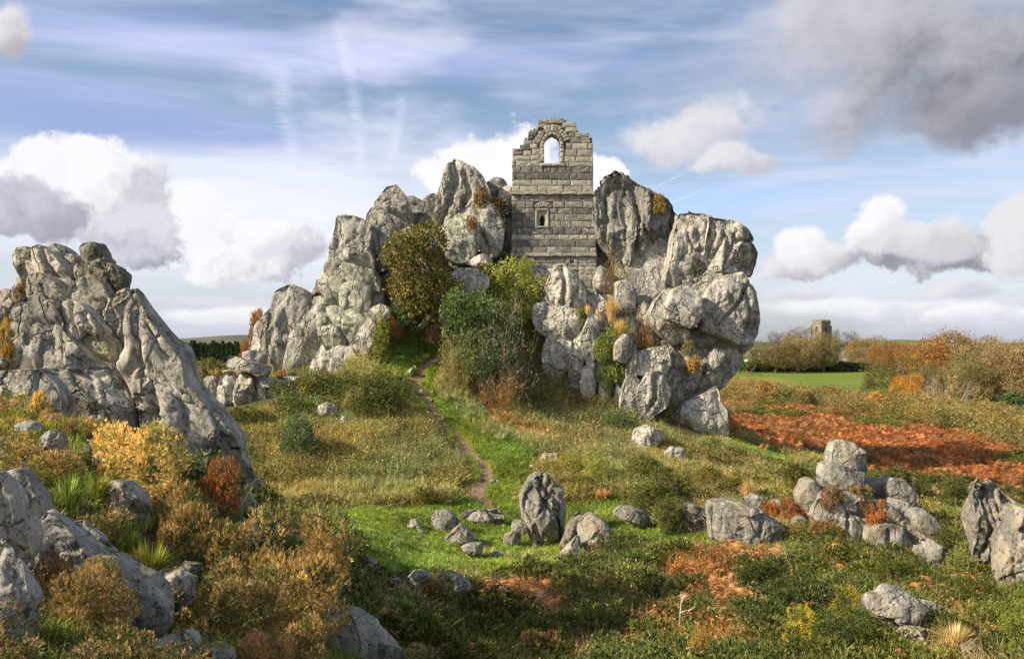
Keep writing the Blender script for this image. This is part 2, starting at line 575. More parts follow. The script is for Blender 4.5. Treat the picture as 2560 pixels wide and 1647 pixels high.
def leafmat(name, inst, trans=0.28):
    m, T = new_mat(name)
    a = T.n('ShaderNodeAttribute', attribute_name='col')
    oi = T.n('ShaderNodeObjectInfo')
    c = a.outputs['Color']
    if inst:
        t = T.n('ShaderNodeAttribute', attribute_name='tint', attribute_type='INSTANCER')
        c = T.mix(1.0, c, t.outputs['Color'], 'MULTIPLY')
    else:
        c = T.mix(1.0, c, oi.outputs['Color'], 'MULTIPLY')
    d = T.n('ShaderNodeBsdfDiffuse', {'Color': c})
    tr = T.n('ShaderNodeBsdfTranslucent', {'Color': c})
    g = T.n('ShaderNodeBsdfGlossy', {'Color': (0.8, 0.8, 0.75, 1), 'Roughness': 0.45})
    mx = T.n('ShaderNodeMixShader', {0: trans, 1: d.outputs[0], 2: tr.outputs[0]})
    mx2 = T.n('ShaderNodeMixShader', {0: 0.025, 1: mx.outputs[0], 2: g.outputs[0]})
    o = T.n('ShaderNodeOutputMaterial')
    T.link(mx2.outputs[0], o.inputs['Surface'])
    return m


M_LEAF = leafmat('leaf', False)
M_LEAFI = leafmat('ground_plants', True)


def ground_mat():
    m, T = new_mat('turf_and_soil')
    a = T.n('ShaderNodeAttribute', attribute_name='col').outputs['Color']
    p = T.n('ShaderNodeNewGeometry').outputs['Position']
    n = T.noise(p, 1.7, 9, 0.7)
    n2 = T.noise(p, 11.0, 6, 0.7)
    v = T.math('ADD', T.math('MULTIPLY', n, 0.9), T.math('MULTIPLY', n2, 0.9))
    c = T.mix(1.0, a, T.mix(T.rng(v, 0.55, 1.25), (0.55, 0.52, 0.5), (1.35, 1.32, 1.25)), 'MULTIPLY')
    big = T.noise(T.vmath('MULTIPLY', p, (0.035, 0.11, 0.05)), 1.0, 5, 0.6, 0.6)
    c = T.mix(1.0, c, T.mix(T.rng(big, 0.32, 0.68), (0.74, 0.84, 0.8), (1.32, 1.14, 1.2)), 'MULTIPLY')
    b = T.n('ShaderNodeBump', {'Strength': 0.8, 'Distance': 0.12, 'Height': v})
    finish(T, c, 0.95, b.outputs[0], 0.1)
    return m


M_GROUND = ground_mat()
# ------------------------------------------------------------------ terrain
# control points: photograph pixel and distance
CTL = """
-300,1500,5.5 0,1647,5.0 200,1640,5.3 450,1640,6.0 700,1640,7.5 880,1640,9.5 1000,1640,12 1150,1640,15 1300,1640,16.5 1600,1640,16.3 1900,1640,15.6 2200,1640,15.4 2500,1640,15.0 2800,1640,15
0,1270,8.5 180,1255,8.5 0,1165,10 150,1125,11 300,1085,12.3 400,1200,11.5 0,1075,13 300,1440,8 450,1560,8 500,1360,10.3 620,1400,13 680,1350,15.5 560,1600,9.0 760,1640,10.0 860,1500,16 930,1440,20 900,1520,17 1000,1610,15.5 800,1560,13
700,1285,27 820,1300,27 900,1330,25.5 1000,1300,29 1100,1380,26 1250,1290,31 1370,1375,28 1150,1460,21.5 1300,1500,20.5 1600,1480,21 1600,1330,28 1750,1360,27 1900,1450,22 2050,1390,25 2200,1480,21 2400,1450,21.5 2500,1480,20 2700,1450,21
700,1240,31 650,1150,33.5 620,1060,37 780,1100,35.7 900,1200,32.6 1000,1130,35 800,1000,39.6 900,950,41.2 1000,1000,39.8 1080,1050,38 1150,1100,36.5 1200,1200,33.4 1050,900,43.3 1100,850,45.2 960,880,43.5 1300,1150,36 1300,1045,41 1400,1070,40.5 1500,1078,41.5 1450,1200,34 1600,1150,37 1700,1200,33.7 1750,1110,42 1830,1110,44 1880,1160,40.5 2000,1195,38 1900,1250,33.5 2050,1260,32.5 2300,1290,32 2600,1300,32
1320,1000,43.5 1240,960,43.3 1200,915,44 1350,860,46.0 1200,740,46.6 1150,670,48 1180,640,49.5 1260,640,50 1100,690,48.5 1400,1012,43.8 1550,1035,43.6 1680,1062,43.8 1780,1100,44.2 700,950,43.5 800,930,43.5 560,1000,42 500,1010,43
1850,1050,75 2000,1120,59 2200,1190,49 2100,1080,70 2300,1100,65 2500,1150,55 2400,1205,46 1850,1015,95 2100,1030,95 2500,1060,85 2700,1100,70 1900,985,130 2500,1000,122 2000,930,230 2300,930,230 2700,930,230
480,955,110 560,950,100 480,915,300 600,915,300 300,920,300 100,940,150 -300,960,110
"""
pts = np.array([[float(v) for v in s.split(',')] for s in CTL.split()])
cw = unproj(pts[:, :2], pts[:, 2])
# what is seen there is the top of the plants: the ground lies lower
cw[:, 2] -= np.where((pts[:, 2] > 11) & (pts[:, 2] < 23) & (pts[:, 0] > 1000), 0.32, 0.0)
cw[:, 2] -= np.where((pts[:, 2] > 30) & (pts[:, 2] < 44) & (pts[:, 0] > 500), 0.14, 0.0)
cw = np.concatenate((cw, np.array([
    (-4, 0, 8.3), (0, 0, 8.0), (0, -8, 8.2), (-10, -8, 8.6), (8, -8, 6.5), (5, 3, 6.6), (2.0, 6, 6.2), (1.0, 9.5, 5.2), (-12, 4, 8.8), (-15, 12, 8.7), (-14, 22, 7.0), (-9, 24, 5.2), (10, 5, 5.2), (16, 8, 4.2),
    (0, -20, 8), (-25, -15, 8), (20, -15, 4.5), (-22, 30, 6.0), (-18, 38, 6.0), (-25, 50, 5), (-18, 60, 4.5),
    (-8, 50, 11.5), (-2, 51, 12.6), (3, 51, 12.3), (7, 50, 10), (-12, 49, 8.0), (11, 50, 5.6), (-6, 58, 8), (3, 58, 8), (10, 57, 4.8), (0, 68, 4.6), (15, 55, 3.6), (-10, 70, 4.4), (0, 90, 3.5),
    (0, 150, 3), (0, 300, 2.5), (-60, 200, 3), (120, 230, 2.2), (-120, 300, 3), (180, 300, 2.4), (45, 30, 3.4), (45, 15, 3.6), (40, -5, 4), (-35, 10, 8), (-40, 40, 5), (60, 60, 2.3), (-60, 80, 4)], float)))


def _tps(a, b):
    d2 = ((a[:, None, :] - b[None, :, :]) ** 2).sum(2)
    d = np.sqrt(d2 + 1.0)
    return -d                     # linear radial basis (softened): no overshoot


_k = _tps(cw[:, :2], cw[:, :2]) - np.eye(len(cw)) * 0.0
_A = np.zeros((len(cw) + 3, len(cw) + 3))
_A[:len(cw), :len(cw)] = _k + np.eye(len(cw)) * 0.25
_A[:len(cw), -3:] = np.c_[np.ones(len(cw)), cw[:, :2]]
_A[-3:, :len(cw)] = _A[:len(cw), -3:].T
_w = np.linalg.solve(_A, np.r_[cw[:, 2], 0, 0, 0])


def terrain(x, y):
    x = np.atleast_1d(np.asarray(x, float))
    y = np.atleast_1d(np.asarray(y, float))
    out = np.zeros(len(x))
    xc = np.clip(x, -140, 200)
    yc = np.clip(y, -30, 330)
    for s in range(0, len(x), 20000):
        q = np.c_[xc[s:s + 20000], yc[s:s + 20000]]
        out[s:s + 20000] = _tps(q, cw[:, :2]) @ _w[:-3] + _w[-3] + q @ _w[-2:]
    far = np.clip((np.hypot(x, y) - 200) / 250, 0, 1)
    return out * (1 - far) + 2.3 * far


def terrain_n(x, y):
    """with the small unevenness of the turf"""
    x = np.atleast_1d(np.asarray(x, float))
    y = np.atleast_1d(np.asarray(y, float))
    z = terrain(x, y)
    p = np.c_[x, y, np.zeros(len(x))]
    near = np.clip(1.2 - np.hypot(x, y) / 120, 0, 1)
    return z + near * (0.13 * fbm(p * 0.45, 3, 0.5, 5) + 0.035 * vnoise(p * 2.2, 9))


def ray_ground(pxx, pyy, y0=3.0):
    Y = np.geomspace(y0, 700, 700)
    w = unproj(np.repeat([[pxx, pyy]], 700, 0), Y)
    d = w[:, 2] - terrain(w[:, 0], w[:, 1])
    hit = np.where((d[1:] <= 0) & (d[:-1] > 0))[0]
    if len(hit) == 0:
        return float(Y[np.argmin(np.abs(d))])
    i = hit[0]
    t = d[i] / (d[i] - d[i + 1])
    return float(Y[i] + t * (Y[i + 1] - Y[i]))


def in_poly(p, poly):
    x, y = p[:, 0], p[:, 1]
    inside = np.zeros(len(p), bool)
    n = len(poly)
    for i in range(n):
        x0, y0 = poly[i]
        x1, y1 = poly[(i + 1) % n]
        c = ((y0 > y) != (y1 > y)) & (x < (x1 - x0) * (y - y0) / (y1 - y0 + 1e-9) + x0)
        inside ^= c
    return inside


def on_ground(poly, Ymin, Ymax):
    """the outline of a patch, read in the photograph, as an outline on the ground (plan view)"""
    out = []
    for a, b in poly:
        Y = min(max(ray_ground(a, b, 4.0 if Ymin is None else Ymin), Ymin or 0), Ymax)
        out.append(((a - 1280) / F * Y, Y))
    return np.array(out)


def densify(poly, step=40):
    out = []
    n = len(poly)
    for i in range(n):
        a, b = poly[i], poly[(i + 1) % n]
        k = max(1, int(np.hypot(*(b - a)) / step))
        for j in range(k):
            out.append(a + (b - a) * j / k)
    return np.array(out)


# plan-view patches of plant cover
def patch(R, s, Ymin=None, Ymax=400):
    return on_ground(densify(px(R, s)), Ymin, Ymax)


P_MEADOW = [
    patch(RD, "600,1180 800,1185 960,1168 1050,1172 1120,1165 1112,1100 1092,1050 1040,1005 980,960 935,905 935,880 985,905 1010,950 1060,985 1120,1010 1180,1040 1250,1060 1215,1100 1225,1170 1330,1180 1420,1150 1530,1180 1570,1240 1700,1262 1960,1300 1900,1325 1500,1290 1430,1275 1200,1345 1150,1385 1060,1340 880,1340 780,1270", 18),
    patch(RD, "1680,1030 1710,1000 1760,1010 1850,1055 1890,1100 1880,1118 1800,1090 1710,1062", 36, 46),
    patch(RD, "985,850 1000,825 1050,800 1075,850 1095,915 1150,975 1215,1025 1265,1065 1245,1180 1190,1120 1130,1085 1060,1000 1000,930", 25),
    patch(RD, "860,850 900,815 1000,775 1065,785 1030,850 985,885 930,880 880,880", 38),
]
P_YELLOW = [patch(RD, "560,1120 800,1115 960,1115 1060,1125 1050,1165 960,1165 800,1180 640,1180 590,1170", 24),
            patch(RD, "990,830 1060,800 1100,900 1180,1000 1250,1040 1180,1040 1100,1000 1030,930 1000,880", 34),
            patch(RD, "860,1310 1060,1300 1150,1290 1250,1290 1330,1310 1200,1345 1000,1340 880,1335", 18)]
P_BRACKENHILL = [patch(RD, "1080,905 1200,900 1330,930 1480,970 1490,1010 1400,1050 1280,1045 1180,1010 1100,960", 36),
                 patch(RD, "580,1010 720,1000 900,1000 1060,1010 1080,1060 1050,1110 900,1130 740,1120 600,1090", 30),
                 patch(RD, "760,940 820,930 860,960 850,985 800,980", 34)]
P_RUST = [patch(RD, "1480,1270 1560,1250 1680,1280 1840,1300 1850,1330 1720,1360 1740,1420 1660,1480 1600,1440 1560,1380 1500,1340", 14),
          patch(RD, "1480,1420 1700,1450 1760,1540 1500,1540", 14), patch(RD, "1100,1390 1300,1380 1400,1440 1250,1500 1120,1440", 14),
          patch(RD, "1700,1130 1850,1130 1880,1180 1780,1190", 26, 40), patch(RD, "2100,1180 2260,1200 2270,1260 2200,1250", 26, 40)]
P_BRACKENFIELD = [patch(RD, "1680,945 1800,950 1950,965 2080,985 2250,1020 2400,1060 2560,1100 2560,1170 2400,1145 2200,1130 2100,1110 1990,1060 1850,1040 1690,1020", 45)]
P_SCRUBBELT = [patch(RD, "1660,910 1800,920 2000,945 2200,960 2420,990 2560,1020 2560,1100 2420,1080 2250,1020 2080,985 1950,965 1800,950 1680,945", 45)]
P_FIELD = [np.array([(20, 128), (45, 118), (80, 105), (140, 100), (260, 120), (260, 330), (-40, 330), (-20, 180)], float)]
P_GORSEHILL = [patch(RD, '540,1000 560,950 660,905 760,890 830,900 930,885 960,940 900,975 800,985 720,1010 600,1020', 34)]
PATH = np.array([((a - 1280) / F * Y, Y) for a, b in px(RD, "1165,1205 1130,1172 1122,1150 1138,1110 1128,1080 1092,1047 1058,1012 1022,978 1002,945 988,918 970,895 985,862 1010,840 1040,815 1075,785") for Y in [ray_ground(a, b, 25)]])


def in_any(xy, polys):
    r = np.zeros(len(xy), bool)
    for p in polys:
        r |= in_poly(xy, p)
    return r


def path_dist(xy):
    d = np.full(len(xy), 99.0)
    for a, b in zip(PATH[:-1], PATH[1:]):
        ab = b - a
        t = np.clip(((xy - a) @ ab) / (ab @ ab), 0, 1)
        d = np.minimum(d, np.hypot(*(xy - (a + t[:, None] * ab)).T))
    return d


def build_ground():
    def axis(lo, hi, step, far, k):
        a = list(np.arange(lo, hi, step))
        s, v = step, a[-1]
        while v < far:
            s *= k
            v += s
            a.append(v)
        s, v = step, lo
        b = []
        while v > -far:
            s *= k
            v -= s
            b.append(v)
        return np.array(b[::-1] + a)
    xs = axis(-26, 34, 0.30, 9000, 1.16)
    ys = axis(-4, 62, 0.30, 9000, 1.16)
    ys = ys[ys > -400]
    gx, gy = np.meshgrid(xs, ys)
    x, y = gx.ravel(), gy.ravel()
    wob = np.c_[fbm(np.c_[x, y, x * 0] * 0.5, 3, 0.6, 31), fbm(np.c_[x, y, x * 0] * 0.5, 3, 0.6, 57)] * 0.45
    xy = np.c_[x, y]
    near = np.hypot(x, y) < 90
    xyw = xy + wob * near[:, None]
    z = terrain_n(x, y)
    pd = path_dist(xy)
    z = z - 0.10 * np.exp(-(pd / 0.35) ** 2)
    col = np.zeros((len(x), 3))
    col[:] = (0.13, 0.115, 0.045)                                # scrubby slope soil and litter
    fr = fbm(np.c_[x, y, x * 0] * 0.8, 3, 0.6, 77)
    fore = (y < 24) & (y > 8)
    col[fore] = np.where((fr[fore] > 0.1)[:, None], (0.085, 0.085, 0.03), (0.12, 0.075, 0.035))
    leftfore = (y < 18) & (x < -0.02 * y)
    col[leftfore] = (0.11, 0.095, 0.05)
    col[y > 46] = (0.13, 0.125, 0.05)
    col[in_any(xyw, P_YELLOW)] = (0.25, 0.22, 0.055)
    mead = in_any(xyw, P_MEADOW)
    col[mead] = np.where((fr[mead] > 0.25)[:, None], (0.20, 0.20, 0.04), (0.125, 0.19, 0.028))
    col[in_any(xyw, P_BRACKENHILL)] = (0.19, 0.105, 0.045)
    col[in_any(xyw, P_RUST)] = (0.17, 0.08, 0.03)
    col[in_any(xyw, P_BRACKENFIELD)] = (0.30, 0.105, 0.03)
    col[in_any(xyw, P_SCRUBBELT)] = (0.13, 0.11, 0.035)
    fld = in_any(xy, P_FIELD) & ~in_any(xyw, P_BRACKENFIELD + P_SCRUBBELT)
    stripes = fbm(np.c_[x * 0.02, y * 0.12, x * 0], 3, 0.6, 3)
    col[fld] = np.where((stripes[fld] > 0.15)[:, None], (0.27, 0.28, 0.06), (0.185, 0.25, 0.042))
    farm = np.hypot(x, y) > 420
    pat = vnoise(np.c_[np.floor(x / 260), np.floor(y / 400), x * 0] * 3.7, 11)
    col[farm] = np.where((pat[farm] > 0.2)[:, None], (0.22, 0.20, 0.10), (0.09, 0.13, 0.04))
    col[(x < -30) & (y > 60) & (y < 420)] = (0.20, 0.16, 0.07)
    t = np.clip(1.25 - pd / 0.36 + 0.6 * fr, 0, 1)[:, None]
    col = col * (1 - t) + np.array((0.36, 0.255, 0.16)) * t
    ny, nx = gx.shape
    i = np.arange(ny * nx).reshape(ny, nx)
    f = np.stack((i[:-1, :-1], i[:-1, 1:], i[1:, 1:], i[1:, :-1]), -1).reshape(-1, 4)
    g = mesh_np('ground', np.c_[x, y, z], f, M_GROUND, True, col)
    tag(g, kind='structure')


build_ground()
# ------------------------------------------------------------------ rocks
_ico = {}


def ico(level):
    if level not in _ico:
        bm = bmesh.new()
        bmesh.ops.create_icosphere(bm, subdivisions=level, radius=1.0)
        v = np.array([q.co[:] for q in bm.verts])
        f = np.array([[q.index for q in p.verts] for p in bm.faces])
        bm.free()
        # gather the vertices towards the side that can be seen (-y)
        r2 = np.maximum(1 - v[:, 1], 1e-6)
        w = v[:, [0, 2]] / r2[:, None] * 0.74
        s = (w ** 2).sum(1)
        q = np.stack((2 * w[:, 0] / (s + 1), (s - 1) / (s + 1), 2 * w[:, 1] / (s + 1)), 1)
        _ico[level] = (q, f)
    return _ico[level]


def outline_radius(poly, c, n=720):
    th = np.linspace(-math.pi, math.pi, n, endpoint=False)
    d = np.stack((np.cos(th), np.sin(th)), 1)
    r = np.zeros(n)
    m = len(poly)
    for i in range(m):
        a, b = poly[i] - c, poly[(i + 1) % m] - c
        e = b - a
        den = d[:, 0] * e[1] - d[:, 1] * e[0]
        den = np.where(np.abs(den) < 1e-9, 1e-9, den)
        t = (a[0] * e[1] - a[1] * e[0]) / den
        u = (a[0] * d[:, 1] - a[1] * d[:, 0]) / den
        ok = (t > 0) & (u >= 0) & (u <= 1)
        r = np.where(ok & (t > r), t, r)
    bad = r <= 0
    if bad.any():
        r[bad] = r[~bad].min() if (~bad).any() else 0.1
    k = np.exp(-np.linspace(-1.6, 1.6, 7) ** 2)
    k /= k.sum()
    r = np.convolve(np.r_[r[-3:], r, r[:3]], k, 'valid')
    return th, r


_rk = [0]


def rock(name, R, s, Y, mat=None, n=None, tf=0.9, tb=0.9, tx=0.0, tz=0.0, amp=1.0, fac=None, flute=0.0, level=None, col=(1, 1, 1), parent=None, cracks=(), depth=None, ext=0.0, cuts=6):
    """a solid rock: OUTLINE read in enlargement R, standing at distance Y; rounded block of its own thickness, split by joints and worn"""
    _rk[0] += 1
    seed = _rk[0] * 3
    P = px(R, s)
    if ext:                                        # let the foot go down into the ground
        lo = P[:, 1] > P[:, 1].max() - 0.22 * (P[:, 1].max() - P[:, 1].min())
        P[lo, 1] += ext
    W = unproj(P, Y)
    poly = W[:, [0, 2]]
    x0, z0 = poly.min(0)
    x1, z1 = poly.max(0)
    # area centroid
    a, b = poly, np.roll(poly, -1, 0)
    cr = a[:, 0] * b[:, 1] - b[:, 0] * a[:, 1]
    A = cr.sum() / 2
    c = ((a + b) * cr[:, None]).sum(0) / (6 * A) if abs(A) > 1e-9 else poly.mean(0)
    size = math.sqrt(abs(A))
    if not in_poly(c[None], poly)[0]:
        c = poly.mean(0)
    T = depth if depth else min(size, 0.85 * min(x1 - x0, z1 - z0) + 0.15 * size) * 0.5
    if fac is None:
        fac = 0.6 if parent is not None else 1.0
    if n is None:
        n = 11.0 if parent is not None else 4.2
    if parent is not None and not flute:
        flute = 0.06
    if parent is not None and not depth:
        T = 0.22 * T + 0.78 * 0.019 * Y
    if level is None:
        pxs = size / Y * F * 0.4
        level = 6 if pxs > 48 else 5 if pxs > 22 else 4 if pxs > 9 else 3
    v, f = ico(level)
    th, r = outline_radius(poly, c)
    ang = np.arctan2(v[:, 2], v[:, 0])
    rr = np.interp(ang, np.r_[th, math.pi], np.r_[r, r[0]])
    sxy = np.hypot(v[:, 0], v[:, 2])
    k = 1.0 / ((sxy ** n + np.abs(v[:, 1]) ** n) ** (1.0 / n))
    sr = sxy * k
    yy = v[:, 1] * k
    if parent is not None:
        rr = rr * 1.02 + 0.0030 * Y
    x = c[0] + rr * np.cos(ang) * sr
    z = c[1] + rr * np.sin(ang) * sr
    front = T * tf * (1 + tx * (x - c[0]) / size + tz * (z - c[1]) / size)
    y = Y + np.where(yy < 0, yy * np.maximum(front, 0.15 * T), yy * T * tb)
    # broken faces: flat cuts across the front (and a few behind)
    cr_ = np.random.default_rng(seed + 900)
    yf = Y - T * tf
    phis = cr_.uniform(0, 6.28) + np.arange(cuts) * (6.283 / max(cuts, 1)) + cr_.normal(size=cuts) * 0.45
    for ph in phis:
        Rp = np.interp((ph + math.pi) % (2 * math.pi) - math.pi, th, r)
        sl = cr_.uniform(0.22, 1.15) if parent is None else cr_.uniform(0.08, 0.62)
        rho = cr_.uniform(0.05, 0.62) if parent is None else cr_.uniform(0.1, 0.8)
        t_ = (x - c[0]) * math.cos(ph) + (z - c[1]) * math.sin(ph) - rho * Rp
        pl = yf + sl * t_
        y = np.where(yy < 0, np.maximum(y, np.minimum(pl, Y + 0.25 * T)), np.minimum(y, np.maximum(Y + T * tb - sl * t_, Y - 0.1 * T)))
    p = np.stack((x, y, z), 1)

    def normals(p):
        fn = np.cross(p[f[:, 1]] - p[f[:, 0]], p[f[:, 2]] - p[f[:, 0]])
        nn = np.zeros_like(p)
        for j in range(3):
            for q in range(3):
                nn[:, q] += np.bincount(f[:, j], fn[:, q], len(p))
        return nn / np.maximum(np.linalg.norm(nn, axis=1, keepdims=True), 1e-12)
    nn = normals(p)
    # narrower movement near the outline, so that the outline keeps its shape
    facing = np.clip(np.abs(nn[:, 1]) * 1.4, 0.20, 1)
    ss = max(size, 0.35)
    rot = np.array(((0.86, 0.2, 0.46), (-0.3, 0.94, 0.15), (-0.41, -0.27, 0.87)))
    q = p @ rot.T
    warp = 0.25 * np.stack((vnoise(q * 1.6 / ss, seed + 50), vnoise(q * 1.6 / ss, seed + 51), vnoise(q * 1.6 / ss, seed + 52)), 1) * ss
    sq = min(ss, 2.6)
    fv, fe = facets((q + warp) * (np.array((1.15, 1.15, 0.42)) * 2.0 / sq), seed)
    fv2, fe2 = facets((q + warp * 0.6) * (np.array((1.25, 1.25, 0.55)) * 4.6 / sq), seed + 3)
    fv3, fe3 = facets((q + warp * 0.3) * (np.array((1.2, 1.2, 0.9)) * 11.0 / sq), seed + 5)
    d = fac * sq * (0.090 * fv + 0.034 * fv2 + 0.012 * fv3) * facing
    d -= fac * sq * facing * (0.036 * np.exp(-(fe / 0.045) ** 2) + 0.012 * np.exp(-(fe2 / 0.035) ** 2))
    d += amp * sq * (0.022 * fbm(p * 1.7 / ss, 3, 0.5, seed + 20) * facing)
    d += amp * 0.014 * fbm(p * 3.0, 3, 0.55, seed + 30) * min(1.0, ss)
    if flute:
        fx = p * np.array((1, 1, 0.12)) + 0.25 * np.stack((vnoise(p * 0.8, seed + 61), p[:, 0] * 0, p[:, 0] * 0), 1)
        g = 1 - np.abs(vnoise(fx * (3.2 / ss ** 0.5), seed + 60))
        d -= flute * ss * 0.10 * np.maximum(g - 0.45, 0) * 2 * facing
        g = 1 - np.abs(vnoise(fx * (7.5 / ss ** 0.5), seed + 64))
        d -= flute * ss * 0.04 * np.maximum(g - 0.5, 0) * 2 * facing
    for cs, wd, dp in cracks:                      # open joints: polylines on the face
        cp = unproj(px(R, cs), Y)[:, [0, 2]]
        pz = p[:, [0, 2]] + 0.022 * ss * np.stack((vnoise(p * 5 / ss, 3), vnoise(p * 5 / ss, 4)), 1)
        dist = np.full(len(p), 99.0)
        for a, b in zip(cp[:-1], cp[1:]):
            ab = b - a
            t = np.clip(((pz - a) @ ab) / max(ab @ ab, 1e-9), 0, 1)
            dist = np.minimum(dist, np.hypot(*(pz - (a + t[:, None] * ab)).T))
        d -= dp * np.exp(-(dist / wd) ** 2) * (nn[:, 1] < 0.2)
    p = p + nn * d[:, None]
    org = np.array((c[0], Y, z0 if parent is None else c[1]))
    o = mesh_np(name, p - org, f, mat or M_ROCK, True)
    o.location = org
    o.color = (col[0], col[1], col[2], 1)
    if parent is not None:
        o.parent = parent
        o.matrix_parent_inverse.identity()
        o.location = Vector(org) - parent.location
    return o


def crag(name, label, loc, cat='crag'):
    return empty(name, loc, label, cat)


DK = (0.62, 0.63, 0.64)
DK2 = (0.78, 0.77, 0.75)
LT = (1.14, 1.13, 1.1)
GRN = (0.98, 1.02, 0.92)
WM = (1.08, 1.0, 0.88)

# --- the tall stack at the far side of the tor
A = crag('granite_crag', 'tall grey crag of stacked jointed blocks rising behind the crooked tree', (-9, 45, 6))
BL = [
    ("160,1110 170,1040 200,960 255,880 285,870 300,960 285,1080 270,1140 215,1125", 47, {}),
    ("290,790 325,765 365,742 430,765 490,805 480,850 430,920 395,960 380,1040 350,1150 345,1240 300,1240 280,1150 250,1060 265,920 285,860", 45, dict(tx=-0.5, flute=0.5)),
    ("395,970 440,920 480,860 500,790 545,800 550,850 540,900 545,960 530,1060 500,1150 470,1265 420,1260 350,1230 355,1130 385,1040", 44.9, dict(tx=0.3)),
    ("632,368 700,365 760,385 800,410 810,470 805,540 825,600 820,655 740,640 660,610 597,582 610,520 625,440", 45.1, dict(flute=0.4, tz=-0.3, n=6.6)),
    ("800,415 850,430 905,470 970,505 970,560 930,610 880,650 830,650 820,570 800,480", 45.8, dict(col=DK2, n=6.6)),
    ("597,586 660,612 740,642 820,655 850,700 860,765 800,760 740,730 670,710 600,695 572,655", 44.9, dict(n=6.6, col=GRN)),
    ("572,655 600,700 615,760 565,835 545,805 518,780 530,720 560,690", 45.3, {}),
    ("670,735 740,722 805,760 802,830 780,890 720,888 660,855 652,790", 44.5, dict(n=5.2, col=GRN, fac=0.5)),
    ("598,698 668,712 658,790 658,855 600,850 558,838 585,770", 44.7, dict(col=GRN)),
    ("545,848 650,858 730,890 800,882 818,920 785,985 752,1045 690,1075 620,1090 570,1115 548,1060 535,950", 44.3, dict(n=6.2, col=GRN, cracks=[("560,860 600,930 650,960 690,1060", .09, .2), ("545,960 620,940 720,960", .07, .15)])),
    ("550,1070 575,1115 605,1270 560,1280 475,1270 500,1180 530,1100", 44.2, dict(col=LT)),
    ("588,1100 640,1078 700,1088 728,1150 722,1230 690,1262 620,1272 600,1240 580,1150", 43.8, dict(col=LT)),
    ("806,758 872,768 878,845 832,880 798,895 788,840", 45.1, dict(col=DK2)),
    ("820,870 870,852 908,868 908,910 840,928 812,902", 43.6, dict(col=LT)),
    ("800,930 828,915 842,990 815,1070 770,1140 745,1090 748,1010", 43.6, dict(col=LT)),
    ("700,1060 755,1040 770,1130 728,1180", 44.2, {}),
    ("130,1110 165,1100 172,1150 130,1165", 42.5, {}),
    ("170,1115 220,1122 210,1165 168,1165", 42.6, {}),
    ("345,1245 410,1250 418,1300 385,1330 345,1320", 42.3, dict(col=LT)),
    ("285,1260 330,1270 362,1320 342,1375 298,1360", 41.8, dict(col=LT)),
]
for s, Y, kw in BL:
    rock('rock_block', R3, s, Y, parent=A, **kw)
rock('core', R3, "310,800 480,830 560,700 640,420 780,420 900,520 860,700 860,840 780,1000 700,1200 500,1240 320,1200 280,1000", 46.6, parent=A, depth=1.2, level=5)

B = crag('granite_crag', 'pointed grey peak of granite beside the chapel with smaller summits behind', (-3, 48, 12))
BL = [
    ("850,290 880,255 905,215 950,200 985,240 1000,290 1025,350 1025,410 1010,415 960,385 900,345 850,325", 50, dict(col=DK2, fac=0.7)),
    ("805,355 830,320 880,340 960,385 1015,410 1000,455 960,480 905,475 860,440 800,400", 49.2, dict(col=DK2)),
    ("1000,265 1050,262 1090,288 1140,315 1175,350 1140,420 1090,450 1030,450 1028,360", 52, dict(col=DK)),
    ("1112,275 1150,250 1180,258 1178,320 1150,330 1112,300", 54, dict(col=DK)),
    ("1265,57 1310,75 1370,108 1410,148 1432,190 1452,225 1455,300 1400,420 1310,450 1230,450 1180,470 1098,430 1150,385 1170,320 1195,230 1215,160 1240,90", 48.6, dict(flute=0.4, tz=-0.4, cracks=[("1265,60 1290,160 1240,300 1180,420", .16, .35), ("1330,130 1360,230 1320,320", .14, .3)])),
    ("1372,250 1440,278 1500,340 1527,430 1522,520 1490,570 1430,570 1390,480 1380,420 1320,370 1300,340 1340,300", 48, dict(tx=-0.3, cracks=[("1390,300 1410,420 1470,560", .1, .25)])),
    ("1250,365 1300,355 1350,385 1390,440 1392,510 1370,570 1320,605 1270,605 1205,550 1192,470 1230,420", 47.5, dict(n=5.3, col=GRN, fac=0.7)),
    ("1098,438 1180,462 1202,480 1210,550 1170,560 1105,545", 47.6, dict(col=GRN)),
    ("1452,195 1490,160 1532,168 1548,200 1530,225 1520,290 1470,290 1450,230", 50.2, dict(col=DK2)),
    ("1518,215 1560,203 1590,222 1592,580 1505,560 1525,470 1530,400 1510,300", 49.2, dict(depth=0.8, n=6.6)),
    ("985,470 1015,430 1050,450 1060,500 1000,520", 47.5, {}),
    ("1262,690 1290,650 1380,660 1448,695 1445,745 1385,800 1340,830 1290,820 1268,740", 45.9, dict(col=LT, n=6.6)),
    ("1200,850 1260,830 1300,850 1290,930 1230,950 1195,920", 44.2, dict(col=LT)),
]
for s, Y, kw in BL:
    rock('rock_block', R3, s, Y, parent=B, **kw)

rock('core', R3, "850,560 960,480 1060,520 1120,620 1100,800 1000,900 880,860 840,700", 48.6, parent=B, depth=1.0, level=5)
rock('core', R3, "960,470 1060,440 1180,470 1300,560 1480,560 1590,560 1590,760 1300,780 1050,760 960,640", 50.3, parent=B, depth=1.0, level=5)

